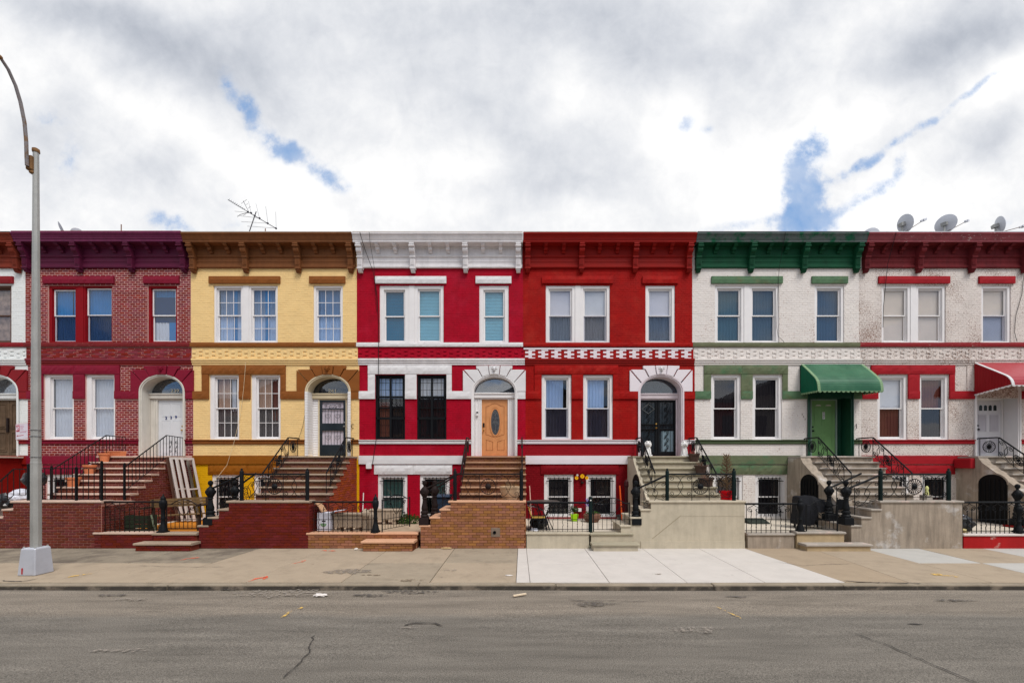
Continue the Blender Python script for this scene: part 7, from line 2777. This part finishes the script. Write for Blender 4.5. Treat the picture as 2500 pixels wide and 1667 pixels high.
# broom-like orange tool and cartons near the arched recess of the red house
o = thing('garden_tool', 'orange handled tool propped beside the newel of the buff stoop', 'tool', (2.95, -2.3, .9))
MB().tube([(3.08, -2.0, .5), (3.00, -2.0, 1.62)], .022, 6).build('handle', pm('orange_plastic', (214, 84, 30), bump=0), o)
bx('blade', steel, o, 2.97, 3.19, -2.02, -1.98, .36, .56)
o = thing('brick_pillar', 'dark maroon post with rounded top at the right end of the red house yard', 'post', (3.3, -.5, .36))
xx = (1529 - 1270) * 14.0 / F
MB().lathe([(.09, .36), (.10, .42), (.06, .5), (.055, 1.5), (.08, 1.55), (.07, 1.68), (.02, 1.76)], (xx, -.8, 0), 10).build('post', pm('maroon_iron', (60, 26, 28), rough=.6, bump=.1), o)
o = thing('black_container', 'low black tub beside the foot of the buff stoop', 'tub', (3.3, -1.0, .36))
MB().lathe([(.22, .37), (.27, .64), (.29, .64), (.28, .68), (.24, .66)], ((1527 - 1270) * 13.2 / F, -1.6, 0), 14).build('tub', bagm, o)

# covered grill and chair in front of the green door house
o = thing('covered_grill', 'bulky black covered barbecue behind the bowed gate of the green trimmed house', 'grill', (8.65, -2.15, .36))
cvm = pm('black_cover', (30, 31, 35), rough=.6, bump=.6, bscale=10)
from mathutils import noise as mnz
mb = MB()
NX, NZ = 14, 7
for side_y in (-2.42, -1.90):
    for j in range(NZ + 1):
        for i in range(NX + 1):
            u = i / NX
            x = 8.22 + .86 * u
            top = 1.30 + .10 * sin(pi * u) - .16 * u
            bot = .48 if u < .45 else .86
            q = j / NZ
            zz = bot + (top - bot) * q
            bulge = .05 * (1 - q) * sin(u * 21) + .12 * q * q * (1 if side_y < -2 else -1)
            mb.v.append((x + .02 * sin(zz * 9), side_y + bulge + .02 * mnz.noise(Vector((x * 4, side_y, zz * 4))), zz + .012 * sin(u * 17)))
n_ = (NX + 1) * (NZ + 1)
for s_ in (0, n_):
    for j in range(NZ):
        for i in range(NX):
            a = s_ + j * (NX + 1) + i
            mb.f.append((a, a + 1, a + NX + 2, a + NX + 1))
for i in range(NX):
    a = NZ * (NX + 1) + i
    mb.f.append((a, a + 1, a + 1 + n_, a + n_))
for j in range(NZ):
    for i in (0, NX):
        a = j * (NX + 1) + i
        mb.f.append((a, a + NX + 1, a + NX + 1 + n_, a + n_))
mb.build('cover', cvm, o, smooth=True)
for a, b in ((8.3, -2.3), (9.0, -2.3), (8.3, -1.95), (9.0, -1.95)):
    MB().tube([(a, b, .36), (a, b, 1.0)], .02, 6).build('leg', iron, o)
bx('shelf', iron, o, 8.28, 9.02, -2.33, -1.93, .62, .65)
o = thing('garden_chair', 'black tubular chair folded beside the covered barbecue', 'chair', (9.4, -2.3, .36))
MB().tube([(9.05, -2.6, .37), (9.15, -2.55, 1.30), (9.50, -2.5, 1.30), (9.50, -2.55, .37)], .018, 6).build('back_frame', iron, o)
bx('seat', iron, o, 9.10, 9.50, -2.60, -2.2, .80, .83, bevel=.01)
bx('backrest', iron, o, 9.16, 9.48, -2.56, -2.54, .95, 1.26, bevel=.01)
MB().tube([(9.1, -2.2, .37), (9.1, -2.2, .80)], .016, 6).build('leg', iron, o)
MB().tube([(9.48, -2.2, .37), (9.48, -2.2, .80)], .016, 6).build('leg', iron, o)
o = thing('dark_mat', 'folded dark mat lying on the yard floor left of the barred window', 'mat', (7.0, -.8, .36))
MB().profx([(-1.3, .365), (-1.3, .40), (-.9, .50), (-.4, .44), (-.4, .365)], (1818 - 1270) * 13.8 / F, (1868 - 1270) * 13.8 / F).build('mat', pm('dark_green_grey', (50, 56, 50), bump=.2), o, bevel=.02)
brk = brick_mat('exposed_old_brick', (120, 52, 44), isl=.3)
o = thing('brick_patch', 'patch of bare old brick where paint is gone beside the barred window', 'brickwork', (FX(1937), 0, .5))
bricks(o, 'f', -.006, brick_rows(FX(1922), FX(1956), .40, FZ(1242), .187, .0765), .012, .008, brk, 40)
o = thing('brick_patch', 'bare red brick patch low on the wall left of the rightmost arched door', 'brickwork', (15.3, 0, .5))
bricks(o, 'f', -.006, brick_rows(FX(2352), FX(2376), .40, FZ(1215), .187, .0765), .012, .008, brk, 60)
o = thing('garden_figurine', 'small pale yellow figurine on a block behind the sun wheel rail at the right', 'figurine', ((2266 - 1270) * 12.9 / F, -1.9, 1.2))
fx_ = (2267 - 1270) * 12.4 / F
bx('block', conc5s, o, fx_ - .08, fx_ + .08, -2.44, -2.2, 1.20, 1.36)
MB().lathe([(.04, 1.36), (.05, 1.42), (.03, 1.50), (.045, 1.55), (.035, 1.60), (.01, 1.63)], (fx_, -2.35, 0), 10).build('figure', pm('pale_yellow_figure', (206, 206, 140), bump=0), o, smooth=True)
o = lump('black garbage bag with white paper on top beside the red wall fence', 'garbage_bag', 'bag', (12.45, -2.75, .36), (.34, .26, .26), bagm, 31, amp=.35, parts='bag')
o = lump('crumpled white and blue paper on the black garbage bag', 'paper_scrap', 'litter', (12.32, -2.85, .78), (.12, .09, .05), pm('bluish_paper', (196, 206, 220), bump=.2), 32, amp=.5, parts='paper')
o = lump('yellowish crumpled wrapper beside the red wall end', 'paper_scrap', 'litter', (12.12, -3.15, zc - .03), (.15, .09, .05), pm('yellow_wrapper', (196, 180, 130), bump=.3), 33, amp=.5, parts='wrapper')
o = thing('bare_shrub', 'tangle of bare brown twigs at the left end of the red wall yard', 'shrub', (12.3, -2.3, .36))
tb = MB()
r = random.Random(5)
for i in range(120):
    p = Vector((12.15 + r.uniform(-.12, .12), -2.4 + r.uniform(-.1, .1), .36 + r.uniform(0, .5)))
    q = p + Vector((r.uniform(-.3, .35), r.uniform(-.25, .25), r.uniform(.15, .5)))
    tb.tube([p, p.lerp(q, .5) + Vector((r.uniform(-.04, .04), 0, .03)), q], .004, 3)
tb.build('twigs', pm('red_brown_twig', (112, 66, 56), bump=0), o, kind='stuff')

# ------------------------------------------------------------------ litter on street and pavement
def scrap(label, px, py, w, mat, road_=True, name='paper_scrap', cat='litter', h=.02):
    z_ = ROADZ + .012 if road_ else .004
    x_, y_ = gp(px, py, z_)
    return lump(label, name, cat, (x_, y_, z_), (w, w * .5, h), mat, int(px), amp=.6, parts='scrap')


wp = pm('litter_white', (214, 208, 202), bump=.2)
scrap('torn white flyer lying on the road by the stop of the crack', 782, 1454, .11, wp)
scrap('small white scrap at the kerb near the orange paint', 690, 1434, .08, wp)
scrap('flat white wrapper in the gutter below the new pavement', 1367, 1435, .12, wp, h=.015)
scrap('blue and white wrapper in the gutter before the tan stoop', 1138, 1436, .09, pm('bluish_wrapper', (176, 180, 204), bump=0), h=.015)
scrap('white scrap in the gutter near the right edge', 2367, 1433, .08, wp)
scrap('grey flattened cup near the kerb left of the centre', 265, 1433, .10, pm('grey_scrap', (172, 164, 154), bump=.2))
scrap('two crumpled white napkins against the tan low wall', 870, 1342, .05, wp, False, h=.03)
scrap('white scrap beside the step of the red house', 1435, 1337, .06, pm('pale_green_scrap', (206, 214, 190), bump=0), False, h=.04)
scrap('small white scrap on the pavement left of the new concrete', 1243, 1404, .07, wp, False, h=.006)
scrap('dry leaves swept against the tan brick wall', 1090, 1339, .14, pm('dry_leaf', (176, 150, 110), bump=.2), False, name='leaf_litter', h=.02)
x_, y_ = gp(1023, 1431, ROADZ)
o = thing('drink_can', 'crushed orange and red drink can lying at the kerb', 'can', (x_, y_, ROADZ))
MB().lathe([(.025, -.06), (.033, -.052), (.031, 0), (.033, .052), (.025, .06)], (x_, y_, ROADZ + .045), 10, Matrix.Rotation(pi / 2, 3, 'Y')).build('can', pm('can_red', (228, 84, 56), rough=.35, bump=0), o, smooth=True)
x_, y_ = gp(1269, 1456, ROADZ)
o = thing('wood_stick', 'short pale piece of wood lying on the road', 'stick', (x_, y_, ROADZ))
MB().cbox((x_, y_, ROADZ + .035), (.035, .26, .03), Matrix.Rotation(radians(-62), 3, 'Z')).build('stick', pm('pale_wood_bit', (214, 196, 170), bump=0), o, bevel=.005)
